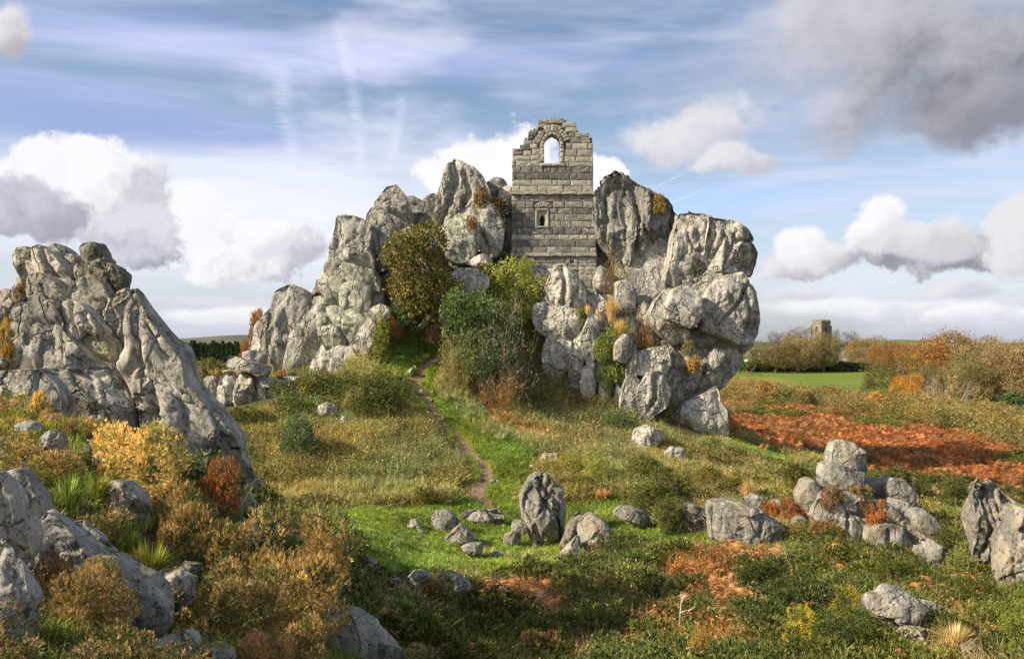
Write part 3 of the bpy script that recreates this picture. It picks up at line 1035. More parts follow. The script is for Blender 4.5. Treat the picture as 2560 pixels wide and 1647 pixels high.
C = crag('granite_crag', 'huge overhanging crag shaped like a bearded head east of the chapel', (8, 46, 5))
BL = [
    ("455,170 485,115 555,85 610,108 650,145 720,180 790,220 832,280 852,320 842,390 832,450 812,545 792,610 762,670 720,712 655,712 636,650 585,590 535,525 488,480 455,420 425,300 425,200", 48.2, dict(col=(0.66, 0.67, 0.68), flute=0.9, n=6.2, tx=0.15, level=6, cracks=[("610,110 650,300 700,420 690,600", .12, .3), ("720,190 740,330 720,470", .1, .25), ("655,712 740,705 800,560", .1, .2)])),
    ("655,712 722,712 775,660 800,640 770,720 720,790 690,790 660,760", 47.2, dict(col=DK2)),
    ("868,300 920,293 1000,308 1030,330 1010,400 1000,480 1000,560 960,640 945,668 880,668 795,632 808,560 828,480 842,390 858,330", 46.6, dict(flute=0.7, tz=0.3, cracks=[("905,300 900,420 940,480 1000,470", .06, .25), ("870,520 930,560 960,640", .06, .2), ("960,330 950,440", .05, .2)])),
    ("1020,312 1060,322 1130,338 1200,378 1242,428 1215,425 1232,447 1257,480 1252,540 1232,592 1195,604 1160,580 1070,572 1000,600 960,645 985,560 1005,480 1010,400", 46, dict(flute=0.8, tz=0.3, cracks=[("1050,325 1030,420 1000,480 990,580", .07, .3), ("1150,360 1130,460 1090,560", .06, .2), ("1100,335 1060,450 1000,560", .07, .25), ("1240,425 1160,430", .1, .3), ("1255,480 1190,500", .1, .2)])),
    ("960,640 1000,600 1070,568 1160,575 1195,604 1190,640 1100,640 1060,660 1020,710 980,760 965,720 945,668", 46.3, dict(fac=0.6)),
    ("1020,690 1060,640 1100,618 1185,600 1212,650 1246,700 1262,800 1258,900 1234,942 1160,948 1110,918 1040,892 990,882 978,800 1000,740", 45.3, dict(n=5.8, cracks=[("1200,660 1150,760 1060,860", .09, .22), ("1190,690 1230,800 1200,930", .09, .2)])),
    ("832,690 882,664 940,688 968,740 974,800 945,842 910,866 850,836 798,818 792,760", 44.6, dict(n=5.6, depth=1.1, fac=0.5)),
    ("745,750 800,680 835,688 798,770 802,822 862,852 922,902 902,934 830,948 780,905 742,862 722,800", 45.2, dict(fac=0.6)),
    ("925,868 1000,888 1060,908 1160,948 1252,940 1232,968 1170,1004 1080,984 990,964 928,934", 46.2, dict(col=DK2)),
    ("780,950 850,945 900,943 1000,968 1080,983 1178,1000 1172,1042 1132,1104 1072,1174 1002,1224 922,1274 862,1294 808,1284 786,1200 798,1080", 46.2, dict(tz=0.6, cracks=[("830,960 900,1060 860,1200", .1, .25), ("1080,990 990,1100 930,1260", .1, .25)])),
    ("1048,990 1092,1000 1062,1062 1030,1084 1028,1040", 45.1, {}),
    ("815,1410 815,1350 840,1325 900,1268 1000,1220 1052,1185 1064,1260 1092,1300 1102,1380 1095,1500 1040,1510 980,1450 900,1425 840,1425", 45.2, dict(flute=0.4)),
    ("1040,1240 1080,1270 1108,1310 1106,1400 1060,1400", 46, dict(col=DK2)),
    ("638,1345 648,1250 660,1180 700,1122 752,1108 802,1128 808,1190 792,1265 740,1310 690,1350", 44.2, dict(col=LT, flute=0.4, cracks=[("740,1120 735,1220 700,1300", .1, .3)])),
    ("740,985 790,976 804,1060 782,1105 720,1110 638,1108 628,1060 650,1010", 44.8, dict(col=LT)),
    ("555,1330 568,1220 588,1150 625,1112 650,1160 642,1250 632,1340", 44.2, dict(col=LT)),
    ("532,1030 543,960 580,916 608,940 603,1005 580,1045", 44.3, dict(col=LT)),
    ("588,1110 608,1030 625,955 642,980 627,1070 605,1140", 44.5, dict(col=LT)),
    ("600,1090 700,1080 830,1090 870,1240 830,1330 720,1370 620,1340", 45.6, dict(flute=0.3)),
    ("690,740 725,790 745,880 790,950 720,960 660,880 640,800", 46.4, dict(col=DK2)),
]
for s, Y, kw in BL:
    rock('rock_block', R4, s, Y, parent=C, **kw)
rock('rock_block', R4, "425,280 450,260 500,420 540,540 590,640 600,740 500,760 430,740", 49.4, parent=C, depth=0.8, col=DK2)
rock('core', R4, "500,250 700,300 850,420 1000,380 1180,450 1200,560 1150,700 1200,850 1150,920 1100,1000 1000,1180 900,1260 700,1300 560,1300 600,1000 650,800 540,600", 48.2, parent=C, depth=1.3, level=5)

Dd = crag('granite_crag', 'pale lichened buttress of upright slabs carrying the chapel wall', (2, 45, 5))
BL = [
    ("150,730 183,670 208,610 238,562 266,555 300,590 340,640 372,690 374,755 340,782 280,778 208,762", 45.9, dict(n=5.4, col=LT, fac=1.2, tx=-0.4, cracks=[("255,570 275,640 262,760", .1, .3)])),
    ("122,760 172,753 178,850 168,905 128,875 112,800", 45.6, dict(col=LT)),
    ("178,765 290,780 348,792 353,850 302,955 250,942 172,905", 45.4, dict(n=6.6, col=LT)),
    ("186,915 298,953 294,1030 262,1100 244,1190 198,1200 172,1100 168,1000", 45.2, dict(col=LT)),
    ("298,1220 298,1080 308,980 338,890 362,900 363,1000 352,1100 332,1230", 45.1, dict(col=LT)),
    ("374,885 400,812 443,828 443,905 418,1066 386,1058 363,960", 45, dict(col=LT)),
    ("366,1090 422,1060 419,1200 402,1280 380,1280 362,1190", 44.9, dict(col=LT)),
    ("393,722 452,716 494,770 504,840 494,905 450,865 440,815 400,795", 46.2, {}),
    ("543,650 590,636 623,680 628,772 580,795 548,722", 46.4, {}),
    ("452,565 503,588 504,662 450,716 436,640", 47.4, {}),
    ("462,1120 492,1128 498,1260 475,1300 462,1210", 44.6, dict(col=LT)),
    ("538,1165 557,1200 558,1320 533,1310", 44.5, dict(col=LT)),
    ("418,1060 448,1010 462,1100 455,1240 420,1280", 45.2, dict(col=DK2)),
]
for s, Y, kw in BL:
    rock('rock_block', R4, s, Y, parent=Dd, **kw)
rock('core', R4, "150,780 260,640 380,720 520,720 640,820 620,1000 600,1290 460,1300 300,1240 180,1210 140,950", 46.6, parent=Dd, depth=0.9, level=5)
rock('core', R1, "200,1190 300,1205 420,1205 600,1240 655,1270 675,1560 380,1540 200,1560 120,1400", 48.3, parent=Dd, depth=0.7, level=5)

# --- the near crag
E = crag('granite_crag', 'near sunlit crag of leaning slabs topped by a dark knob', (-5, 16, 8))
BL = [
    ("100,650 130,600 230,543 290,518 350,560 400,600 440,680 470,780 520,830 600,900 650,960 760,990 830,1080 900,1180 945,1260 965,1400 920,1520 700,1540 540,1400 470,1260 420,1160 300,1060 55,1060 100,960 110,800", 15.3, dict(n=6.6, tx=0.5, col=(0.98, 0.96, 0.94), cracks=[("300,560 330,700 400,820", 0.035, 0.080), ("380,560 400,680", 0.028, 0.080)])),
    ("935,590 955,520 985,480 1012,520 1062,620 1152,740 1252,860 1342,960 1352,1030 1382,1140 1482,1260 1602,1370 1692,1490 1725,1640 1850,1880 1862,2080 1700,2060 1500,1900 1200,1640 1060,1500 1040,1320 1020,1200 960,1100 905,1000 955,900 925,760", 15.4, dict(n=6.6, tx=0.2, col=(1.0, 0.98, 0.95), cracks=[("1000,560 1040,800 1060,960 980,1080", 0.049, 0.128), ("1150,1180 1180,1290 1130,1380", 0.084, 0.160), ("1060,640 1150,820 1250,960", 0.035, 0.080)])),
    ("215,285 260,198 310,168 360,198 400,225 470,310 530,400 582,442 542,495 490,545 400,445 360,402 300,372 212,372 218,330", 17, dict(fac=0.8, col=(1.06, 1.03, 0.97), cracks=[("330,180 390,300 480,420 560,480", 0.035, 0.096)])),
    ("148,230 163,190 200,181 237,225 218,290 213,375 180,395 158,310", 17.4, dict(col=(1.06, 1.03, 0.97))),
    ("368,185 430,161 482,200 545,240 492,262 482,302 440,272 398,227", 17.7, dict(col=(1.06, 1.03, 0.97))),
    ("488,260 540,233 602,280 624,312 592,362 582,435 540,402 488,312", 17.3, dict(col=(1.06, 1.03, 0.97), n=5.3)),
    ("573,310 610,298 618,350 602,405 578,382", 17, dict(col=(1.06, 1.03, 0.97))),
    ("612,180 632,158 660,146 702,155 730,190 748,215 746,255 700,290 650,275 620,225", 16.9, dict(n=5.1, col=(0.55, 0.56, 0.5), fac=1.3)),
    ("690,250 740,240 782,270 792,310 740,320 690,300", 16.9, dict(col=(0.6, 0.6, 0.54))),
    ("640,300 700,283 790,298 852,330 888,370 888,415 872,442 902,485 832,525 780,545 750,455 690,405 640,425 608,405 618,340", 16.7, dict(n=5.4, col=(0.7, 0.68, 0.6), fac=1.3)),
    ("555,465 620,400 690,408 760,448 800,540 900,478 942,520 932,580 918,640 938,760 955,900 935,1030 870,970 830,870 780,770 720,700 660,620 580,590 538,545", 16.3, dict(tx=-0.3, col=(1.06, 1.03, 0.97), cracks=[("780,545 760,640 860,840 930,1000", 0.042, 0.112)])),
    ("238,380 310,368 370,400 440,450 492,540 474,650 430,650 370,560 290,530 238,522 228,420", 16.3, dict(col=(1.06, 1.03, 0.97), n=5.4)),
    ("478,640 488,570 540,558 580,578 602,588 662,640 705,705 755,755 722,800 640,750 590,810 545,800 478,768", 15.5, dict(col=(1.06, 1.03, 0.97), n=5.4, cracks=[("545,570 550,680 600,790", 0.035, 0.096), ("630,640 700,740", 0.035, 0.080)])),
    ("630,770 720,785 795,850 838,970 790,995 700,985 645,950", 15.6, dict(col=(1.0, 0.92, 0.72))),
    ("745,985 830,985 905,1055 1005,1160 1045,1320 1105,1400 1155,1510 1050,1520 960,1390 938,1240 865,1120", 15.75, dict(col=(0.62, 0.64, 0.5), tx=-0.3)),
    ("-40,560 0,525 60,488 120,488 200,468 238,510 205,565 135,605 98,665 100,760 0,800 -60,700", 18, dict(col=(1.06, 1.03, 0.97), flute=0.6)),
    ("163,400 210,388 238,440 238,502 188,492", 17.6, dict(col=(1.06, 1.03, 0.97))),
    ("-40,870 40,868 108,900 102,965 60,1045 0,1080 -60,1060", 14.3, dict(col=(1.06, 1.03, 0.97))),
    ("-60,1070 100,1058 300,1052 425,1145 485,1255 445,1380 330,1380 200,1300 0,1300 -60,1250", 13.3, dict(n=6.6, col=(0.9, 0.87, 0.85))),
]
for s, Y, kw in BL:
    rock('rock_block', R2, s, Y, mat=M_ROCKG, parent=E, **kw)
rock('rock_block', R6, "1290,600 1400,605 1462,560 1500,620 1500,720 1420,760 1330,750 1290,660", 13.3, mat=M_ROCKG, parent=E)
rock('core', R2, "150,600 300,400 600,450 800,560 900,760 1100,900 1250,1100 1500,1500 1200,1560 800,1540 400,1200 150,1000", 17, mat=M_ROCKG, parent=E, depth=0.9, level=5)

# --- the rock cluster on the other side of the meadow
G = crag('rock_cluster', 'broken tan rock cluster with a square pillar on top above the gorse', (13, 27, 4), 'rocks')
BL = [
    ("1105,120 1130,78 1170,63 1230,78 1270,108 1312,130 1322,245 1300,270 1230,260 1103,218", 28, dict(n=5, tx=-0.3, col=LT)),
    ("1043,285 1058,220 1108,205 1220,250 1302,262 1283,355 1200,368 1130,348 1058,305", 27.8, dict(n=6.6)),
    ("1042,312 1130,340 1202,362 1215,395 1120,395 1046,360", 27.8, dict(n=6.6)),
    ("893,420 918,330 960,316 1002,345 1018,410 1004,525 940,500 898,455", 27.3, dict(n=5.6)),
    ("1000,490 1040,405 1100,395 1200,388 1275,440 1335,500 1336,560 1362,620 1344,750 1322,830 1280,790 1200,745 1120,700 1030,610 986,545", 27, dict(n=6.6, tx=-0.4, cracks=[("1140,410 1190,520 1180,640 1230,760", .06, .16), ("1190,520 1330,550", .05, .12), ("1270,460 1290,560", .05, .12)])),
    ("1315,350 1370,318 1450,330 1465,425 1400,440 1330,410", 28.6, dict(n=6.6)),
    ("1455,345 1500,312 1572,324 1642,400 1668,482 1620,525 1540,488 1478,435", 28.2, dict(n=6.0, flute=0.5)),
    ("1495,440 1582,470 1645,520 1640,580 1560,560 1495,505", 27.8, dict(n=6.6)),
    ("1340,470 1470,478 1545,560 1605,620 1606,700 1500,670 1420,640 1345,610", 27.4, dict(n=6.6)),
    ("1355,640 1450,615 1562,636 1625,740 1625,850 1560,890 1460,900 1380,870 1342,790 1348,700", 26.4, dict(n=5.6, tx=-0.5, cracks=[("1470,640 1450,760 1480,880", .06, .16)])),
    ("1595,620 1662,606 1694,700 1695,780 1640,860 1615,820", 26.8, dict(n=6.6)),
    ("1633,562 1650,528 1712,523 1774,580 1814,630 1824,682 1800,708 1720,672 1660,616", 26.6, dict(n=5.6)),
    ("1685,655 1800,700 1790,720 1700,725", 26.6, {}),
]
for s, Y, kw in BL:
    rock('rock_block', R8, s, Y, mat=M_ROCKW, parent=G, **kw)
rock('core', R8, "1060,240 1260,250 1320,420 1600,520 1700,620 1660,760 1500,860 1300,740 1080,560", 28.4, mat=M_ROCKW, parent=G, depth=0.6, level=4)


SHOWN = []          # outlines of the stones the photograph shows clear of plants, with their distance


def boulder(label, R, s, Y=None, mat=None, group=None, name='boulder', lift=0.0, **kw):
    P = px(R, s)
    h = P[:, 1].max() - P[:, 1].min()
    cx = P[P[:, 1] > P[:, 1].max() - 0.3 * h][:, 0].mean()
    if Y is None:
        Y = ray_ground(cx, P[:, 1].max() - 0.10 * h - lift, 4.0)
    kw.setdefault('ext', 0.06 * h)
    o = rock(name, R, s, Y, mat=mat, **kw)
    SHOWN.append((P, Y))
    tag(o, label, 'boulder', group)
    return o


# --- boulders on the meadow
boulder('tall fluted standing stone rising alone from the grass of the meadow', R7, "1228,390 1248,320 1288,258 1340,223 1400,220 1450,243 1492,300 1542,330 1557,420 1572,480 1562,590 1562,660 1530,715 1480,755 1430,785 1380,770 1320,695 1268,615 1243,525 1228,450", None, M_ROCKW, name='standing_stone', flute=0.9, n=3.0, level=6,
        cracks=[("1400,225 1380,330 1410,420 1360,500", .05, .14), ("1450,250 1440,380 1420,470", .05, .1), ("1490,310 1400,450 1350,520", .04, .08)])['category'] = 'standing stone'
boulder('dark sloping shoulder stone leaning between the standing stone and the domed boulder', R7, "1512,750 1568,600 1608,530 1660,498 1692,520 1645,600 1655,690 1585,750", 27.8, M_ROCKW, col=DK2, tx=0.5)
boulder('broad domed tan boulder just beside the standing stone with bracken at its foot', R7, "1638,600 1690,518 1740,508 1802,540 1862,600 1894,660 1940,725 1930,790 1800,800 1700,760 1648,690", 27.4, M_ROCKW, tx=-0.4)
boulder('small pale pyramid stone in front of the domed boulder', R7, "1498,815 1560,748 1640,663 1662,680 1664,790 1600,835 1528,835", None, M_ROCKW, col=LT)
boulder('upper of two small stones against the foot of the standing stone', R7, "1178,600 1188,560 1240,548 1262,600 1294,640 1244,660 1183,650", 28.2, M_ROCKW)
boulder('lower of two small stones against the foot of the standing stone', R7, "1118,720 1128,660 1200,638 1242,660 1244,712 1160,760", None, M_ROCKW)
boulder('square sided upright tan boulder in a group of four on the meadow', R7, "613,600 618,530 650,493 720,488 772,520 818,575 792,625 740,655 660,655 615,622", None, M_ROCKW, n=3.6, fac=0.6)
boulder('long low flat topped boulder at the end of the path', R7, "798,545 858,495 950,485 1090,485 1122,520 1145,575 1030,594 960,604 870,604 818,572", None, M_ROCKW, n=3.6)
boulder('wedge shaped boulder sloping down in front of the square sided one', R7, "683,715 750,648 820,580 852,610 902,650 924,688 880,735 800,735 718,728", None, M_ROCKW)
boulder('tilted angular block half sunk in the yellow grass below the wedge boulder', R7, "816,750 880,723 972,718 978,772 950,826 898,820", None, M_ROCKW, n=4)
boulder('low pale stone flush with the grass beside the tilted angular block', R7, "1030,795 1065,780 1112,776 1130,820 1050,828", None, M_ROCKW, col=LT)
boulder('small round stone standing apart on the meadow near the heather', R7, "443,600 468,556 510,554 532,590 552,620 500,638 453,628", None, M_ROCKW, col=LT)
boulder('little pointed stone leaning by the small round stone', R7, "508,620 545,628 578,668 540,664", None, M_ROCKW, col=LT)
boulder('flat ridged slab lying in bright grass below the gorse', R7, "1883,510 1938,458 2020,458 2102,500 2182,570 2214,612 2150,620 2060,594 1948,548", None, M_ROCKW, flute=0.5)
boulder('flat pale slab half buried on the slope above the standing stone', R7, "1366,145 1398,93 1502,86 1490,140 1400,165", None, M_ROCKW, col=LT)
boulder('thin pale stone edge showing in grass above and beside the standing stone', R7, "1268,197 1310,173 1352,168 1330,207", None, M_ROCKW, col=LT)
boulder('flat worn stone set in the grass beside the path', R7, "1013,280 1060,273 1098,290 1050,304", None, M_ROCKW, col=LT)
boulder('narrow flat stone flush with the meadow grass', R7, "545,725 590,718 622,728 590,737", None, M_ROCKW, col=LT)
boulder('small flat stone beside the lower of the two foot stones', R7, "1095,645 1140,634 1150,648 1110,655", None, M_ROCKW)
boulder('white speckled grey boulder in shade beside the large heather bush', R7, "93,920 118,858 170,825 232,860 272,930 254,990 190,1035 118,1010", None, M_ROCKNEAR)
boulder('low flat grey stone between the shaded speckled boulder and the ridged one', R7, "260,955 300,940 400,980 430,1010 330,1000", None, M_ROCKNEAR)
boulder('ridged grey boulder in shade behind the small brown heather', R7, "418,1050 438,980 488,918 550,908 602,950 624,972 570,1050 480,1085", None, M_ROCKNEAR, n=3.6)
boulder('smooth grey humped boulder in shade beside the small brown heather', R7, "628,990 678,928 760,921 832,958 892,1018 924,1080 902,1125 800,1140 730,1135 688,1060", None, M_ROCKNEAR, fac=0.6)
boulder('low mossy stone trailing down behind the smooth humped boulder', R7, "915,1045 980,1078 1052,1098 1056,1155 980,1150 918,1110", None, M_ROCKNEAR)
boulder('small pale stone sunk in long dark grass', R7, "263,1130 300,1113 358,1170 344,1208 278,1176", None, M_ROCKNEAR, col=LT)
# --- on the slope of the tor
boulder('long pale slab balanced on the split boulders at the foot of the tall crag', R3, "18,1130 40,1116 110,1138 200,1163 270,1185 237,1230 170,1220 58,1190 18,1172", 41.2, n=5, fac=0.5, depth=0.7, col=DK2, ext=0.01)
boulder('big pale split boulder under the balanced slab', R2, "1588,1045 1650,1038 1750,1053 1818,1085 1844,1180 1856,1290 1800,1340 1720,1380 1640,1420 1575,1350 1555,1260 1568,1150", 41.4, flute=0.4, col=LT, n=4, cracks=[("1690,1050 1670,1200 1700,1380", .12, .3)])
boulder('narrow grey boulder at the outer edge of the split boulders', R2, "1455,1095 1562,1078 1570,1160 1566,1310 1590,1350 1520,1320 1476,1210", 41.8, col=DK2)
boulder('pale boulder wedged between the big split boulder and the tall crag', R2, "1823,1085 1900,1072 1962,1118 1990,1240 1930,1310 1858,1310 1842,1180", 41.4, col=LT, n=4)
boulder('lone white angular boulder among gorse on the slope', R3, "508,1430 522,1395 560,1373 605,1385 630,1410 620,1450 580,1475 530,1480", None, col=LT, lift=2)
boulder('low grey stone half hidden in gorse beside the lone white boulder', R3, "635,1480 650,1440 675,1450 690,1490 660,1500", None)
boulder('angular pale block lying on the ledge beneath the pointed peak', R3, "1352,590 1410,563 1472,568 1478,612 1442,655 1400,664 1353,622", 46.8, col=LT, n=4, ext=0.03)
boulder('small upright stone beside the pale block on the ledge', R3, "1328,560 1362,563 1354,622 1328,615", 47, col=LT, ext=0.02)
boulder('small white stone at the edge of the ivy below the chapel corner', R3, "1466,650 1515,637 1524,668 1472,678", 46.8, col=LT)
boulder('fist shaped white stone on the ledge close under the chapel corner', R3, "1505,600 1550,596 1560,630 1515,640", 47.2, col=LT)
boulder('pale humped boulder in grass under the overhanging crag', R4, "612,1475 640,1398 700,1373 762,1398 795,1412 762,1470 700,1520 635,1525", None, col=LT)
boulder('dark cracked boulder beside the pale humped one under the overhang', R4, "775,1530 832,1488 892,1496 920,1560 850,1580 790,1570", None)
boulder('small round stone at the foot of the overhanging crag on the grassy ridge', R4, "1098,1420 1110,1402 1132,1412 1134,1438 1105,1442", None)
boulder('half buried stone high on the path beside the bank', RE, "1315,240 1350,215 1375,225 1380,250 1330,260", None, col=LT)
boulder('small stone sitting at the edge of the sunken path', RE, "1415,235 1440,222 1448,245 1420,252", None, col=LT)
boulder('dark step stone across the sunken path', RE, "1405,300 1440,285 1452,318 1415,325", None)
boulder('flat stone at the turn of the upper path', RE, "1240,95 1300,40 1320,45 1290,80 1260,112", None, col=LT)
boulder('low grey stone showing through the grassy ridge beyond the crag', R8, "620,85 660,72 720,85 740,98 660,98", None)
boulder('tiny white stone on the green slope of the ridge', R8, "468,100 482,90 496,100 492,114 472,112", None, col=LT)
boulder('tiny white rock out in the orange bracken', R8, "2058,250 2080,232 2120,233 2132,262", None, col=LT)
# --- other side of the meadow
boulder('large rounded tan boulder lying long at the edge of the bright grass', R8, "275,490 300,450 400,438 480,438 562,468 642,508 702,558 764,600 804,660 814,735 770,775 640,778 520,748 400,725 298,690 292,580", None, M_ROCKW, n=3.0, fac=0.7)
boulder('upright grey boulder between the gorse and the large rounded boulder', R8, "118,560 128,490 160,466 212,478 272,518 294,560 304,640 294,715 200,695 118,665", 28.5, M_ROCKW, col=DK2)
boulder('low tan rock behind the large rounded boulder', R8, "513,440 590,406 652,425 704,470 694,500 620,495", 29.6, M_ROCKW)
boulder('small pale rock edge above brown bracken by the low tan rock', R8, "698,452 750,443 802,480 785,505 720,480", 29.4, M_ROCKW, col=LT)
boulder('grey rock half hidden under brown heather beside the rock cluster', R8, "855,570 910,548 964,590 966,660 900,665 845,610", 27.3, M_ROCKW, col=DK2)
boulder('long sloping grey slab in heather below the rock cluster', R8, "918,690 990,698 1062,750 1136,798 1060,808 975,770", 26.0, M_ROCKW, col=DK2, depth=0.35)
boulder('tan blade shaped boulder standing below the rock cluster', R8, "1653,845 1680,758 1710,703 1762,703 1822,738 1924,790 1930,885 1912,990 1840,985 1780,945 1700,895", 25, M_ROCKW, n=3.2)
boulder('tall fluted grey slab with a notched top standing in scrub', R8, "2040,920 2036,700 2012,570 2028,430 2065,328 2090,328 2097,400 2120,388 2130,328 2160,316 2202,340 2242,390 2302,430 2348,480 2314,545 2264,625 2244,705 2216,800 2226,900 2210,1020 2150,1040 2058,1000", 22.3, M_ROCKW, name='standing_stone', flute=0.9, n=3.6, level=6,
        cracks=[("2098,400 2110,600 2090,800", .05, .16), ("2130,390 2150,560 2140,700", .04, .1), ("2180,360 2190,560 2150,800", .04, .1)])
boulder('massive grey boulder cut by the picture edge against the tall fluted slab', R8, "2208,850 2238,700 2278,590 2328,530 2340,486 2394,476 2460,500 2560,620 2580,1050 2394,1110 2248,1090 2196,1000", 21.4, M_ROCKW, n=3.4)
boulder('broad sunlit slab of rock in the scrub with a pale sloping top', R8, "1323,1120 1338,1068 1420,1058 1440,1022 1520,1015 1602,1048 1684,1108 1764,1180 1854,1240 1866,1285 1760,1300 1620,1305 1540,1270 1460,1205 1380,1215 1328,1165", 17.4, M_ROCKW, n=3.6, fac=0.6, tz=-0.3, ext=0.0)
boulder('undercut grey rock beneath the broad sunlit slab', R8, "1375,1205 1460,1190 1532,1248 1564,1325 1500,1340 1398,1270", 17.3, M_ROCKW)
boulder('pale rock spilling down below the broad sunlit slab', R8, "1536,1320 1620,1290 1752,1305 1804,1400 1784,1490 1700,1455 1598,1380", 16.7, M_ROCKW, col=LT)
boulder('lichened slab edge running behind the broad sunlit slab', R8, "1695,1110 1780,1125 1902,1178 1966,1245 1860,1250", 18, M_ROCKW)
boulder('rounded grey rock by the tuft of golden grass', R8, "1975,1420 2060,1395 2152,1475 2160,1540 1975,1540", None, M_ROCKW, col=DK2)
boulder('small white rock beside the dark gorse', R8, "908,1010 940,988 1002,1040 1024,1084 968,1090", None, M_ROCKW, col=LT)
# --- near rocks
NR = dict(mat=M_ROCKNEAR)
boulder('massive lichened boulder at the picture edge above the white speckled one', R6, "-120,440 0,425 60,478 130,560 190,700 234,800 204,925 160,995 100,970 -60,900", 6.2, M_ROCKNEAR, n=3.2, fac=0.5)
boulder('grey ridged boulder leaning behind the edge boulder', R6, "58,420 120,403 202,460 264,560 314,690 262,750 200,720 140,610 80,510", 7.0, M_ROCKNEAR, n=3, fac=0.6)
boulder('white speckled boulder in the bottom corner', R6, "-120,845 0,838 70,878 140,968 192,1090 224,1180 208,1300 205,1640 -120,1640", 5.2, M_ROCKNEAR, n=3.2, fac=0.5)
boulder('great smooth sloping slab running down past the brown heather', R6, "200,800 235,740 300,640 400,718 482,800 582,900 702,928 802,998 902,1048 964,1120 1014,1230 1024,1290 964,1360 884,1460 830,1490 755,1450 700,1330 540,1240 360,1160 220,1060 190,930", 6.7, M_ROCKNEAR, n=3.4, fac=0.45, level=6, tz=-0.5, cracks=[("390,860 440,960 480,1010", .03, .05), ("330,1120 420,1010 520,1050", .02, .04), ("520,1050 640,1100 760,1260", .02, .03)])
boulder('mossy shoulder of rock above the great sloping slab', R6, "418,722 500,713 602,790 714,915 640,925 555,885", 7.5, M_ROCKNEAR)
boulder('pale lichened boulder between the sloping slab and the lower heather', R6, "908,1040 970,1003 1080,1003 1172,1050 1154,1180 1092,1255 1005,1240 955,1110", 7.7, M_ROCKNEAR, n=3)
boulder('grey boulder with a dark crack at the bottom edge between heathers', R6, "780,1600 900,1438 1000,1398 1130,1363 1174,1420 1160,1640", 6.1, M_ROCKNEAR, n=3)
boulder('low flat rock at the bottom edge under the big heather', R6, "1175,1640 1200,1468 1280,1448 1372,1488 1400,1640", 6.3, M_ROCKNEAR)
boulder('lichened boulder with a flat top below the golden bush', R6, "648,550 700,468 760,478 852,560 898,620 893,725 840,795 740,775 658,710 643,620", None, M_ROCKNEAR, n=3.4)
boulder('dark smooth stone tucked beside the flat topped lichened boulder', R6, "488,690 530,618 620,598 652,640 648,722 600,750 508,740", 9.6, M_ROCKNEAR, fac=0.5, col=DK2)
boulder('small dark stone below the dark smooth one', R6, "530,745 600,733 628,790 580,812 540,790", 9.2, M_ROCKNEAR, col=DK2)
boulder('pale blade of rock showing at the end of the golden bush', R6, "540,400 560,330 590,305 612,340 614,400 562,430", 10.6, M_ROCKNEAR, col=LT)
boulder('narrow grey stone beside the pale blade of rock', R6, "488,280 530,260 562,290 566,380 530,395 488,330", 10.8, M_ROCKNEAR)
boulder('pointed wedge of pale rock standing in grass', R6, "203,310 260,218 310,168 352,180 384,240 394,345 340,360 270,330", 10.4, M_ROCKNEAR, n=3.4)
boulder('rounded grey boulder behind the pointed wedge of rock', R6, "98,140 170,116 222,130 254,180 258,225 214,280 150,285 98,225", 11.2, M_ROCKNEAR, n=2.8, fac=0.5)
boulder('small rock at the picture edge beside long grass', R6, "-40,215 0,212 42,220 58,250 34,300 -40,310", 10.2, M_ROCKNEAR)
boulder('low rounded rock under the near crag behind small heathers', R6, "275,80 340,88 374,130 354,185 300,210 258,160", 12.2, M_ROCKNEAR)
boulder('low pale rock under the near end of the crag behind orange heather', R6, "1358,750 1420,733 1500,728 1542,780 1500,840 1400,830", 11.2, M_ROCKNEAR, col=LT)
boulder('flat brown stone in shade behind the pale lichened boulder', R6, "1048,990 1100,963 1202,968 1210,1010 1100,1030", 8.6, M_ROCKNEAR, col=DK2)
boulder('big pale boulder sloping off the bottom edge beside the lower heather', R7, "-150,1250 -60,1190 0,1175 80,1188 150,1228 232,1298 302,1388 362,1428 414,1490 440,1640 -150,1640", 10.2, M_ROCKNEAR, n=3.2, fac=0.6, col=LT)
boulder('mossy rock shelf between the large heather and the big pale boulder', R6, "1805,1200 1900,1175 1982,1228 2034,1310 2010,1420 1930,1380 1840,1300", 10.4, M_ROCKNEAR)

for s_, R_, Y_ in [("1105,120 1170,63 1312,130 1342,500 1642,400 1668,482 1824,682 1700,850 1560,880 1400,860 1280,770 1030,610 893,455 918,330 1043,330", R8, 26.5),
                   ("640,1330 660,1180 750,1110 800,1200 1000,1290 1100,1400 1090,1500 830,1400 700,1340", R4, 44.5), ("300,1180 380,900 560,1000 600,1300 420,1290", R4, 44.5),
                   ("480,1230 600,1090 720,1200 620,1250", R3, 44), ("935,590 1012,520 1342,960 1602,1370 1725,1640 1850,1880 1500,1800 1100,1500 900,1100", R2, 15)]:
    SHOWN.append((px(R_, s_), Y_))
# ------------------------------------------------------------------ ruined chapel end wall
YW = 48.0


def wp(pts):
    w = unproj(px(R1, pts), YW)
    return [(a[0], a[2]) for a in w]


rng = random.Random(4)
CH = empty('chapel_wall', (2.3, YW, 12.4), 'ruined granite chapel gable wall with an empty arched window standing on the rock', 'ruined chapel')
LIGHT = (0.43, 0.395, 0.315)
MID = (0.315, 0.29, 0.235)
DARK = (0.195, 0.183, 0.158)


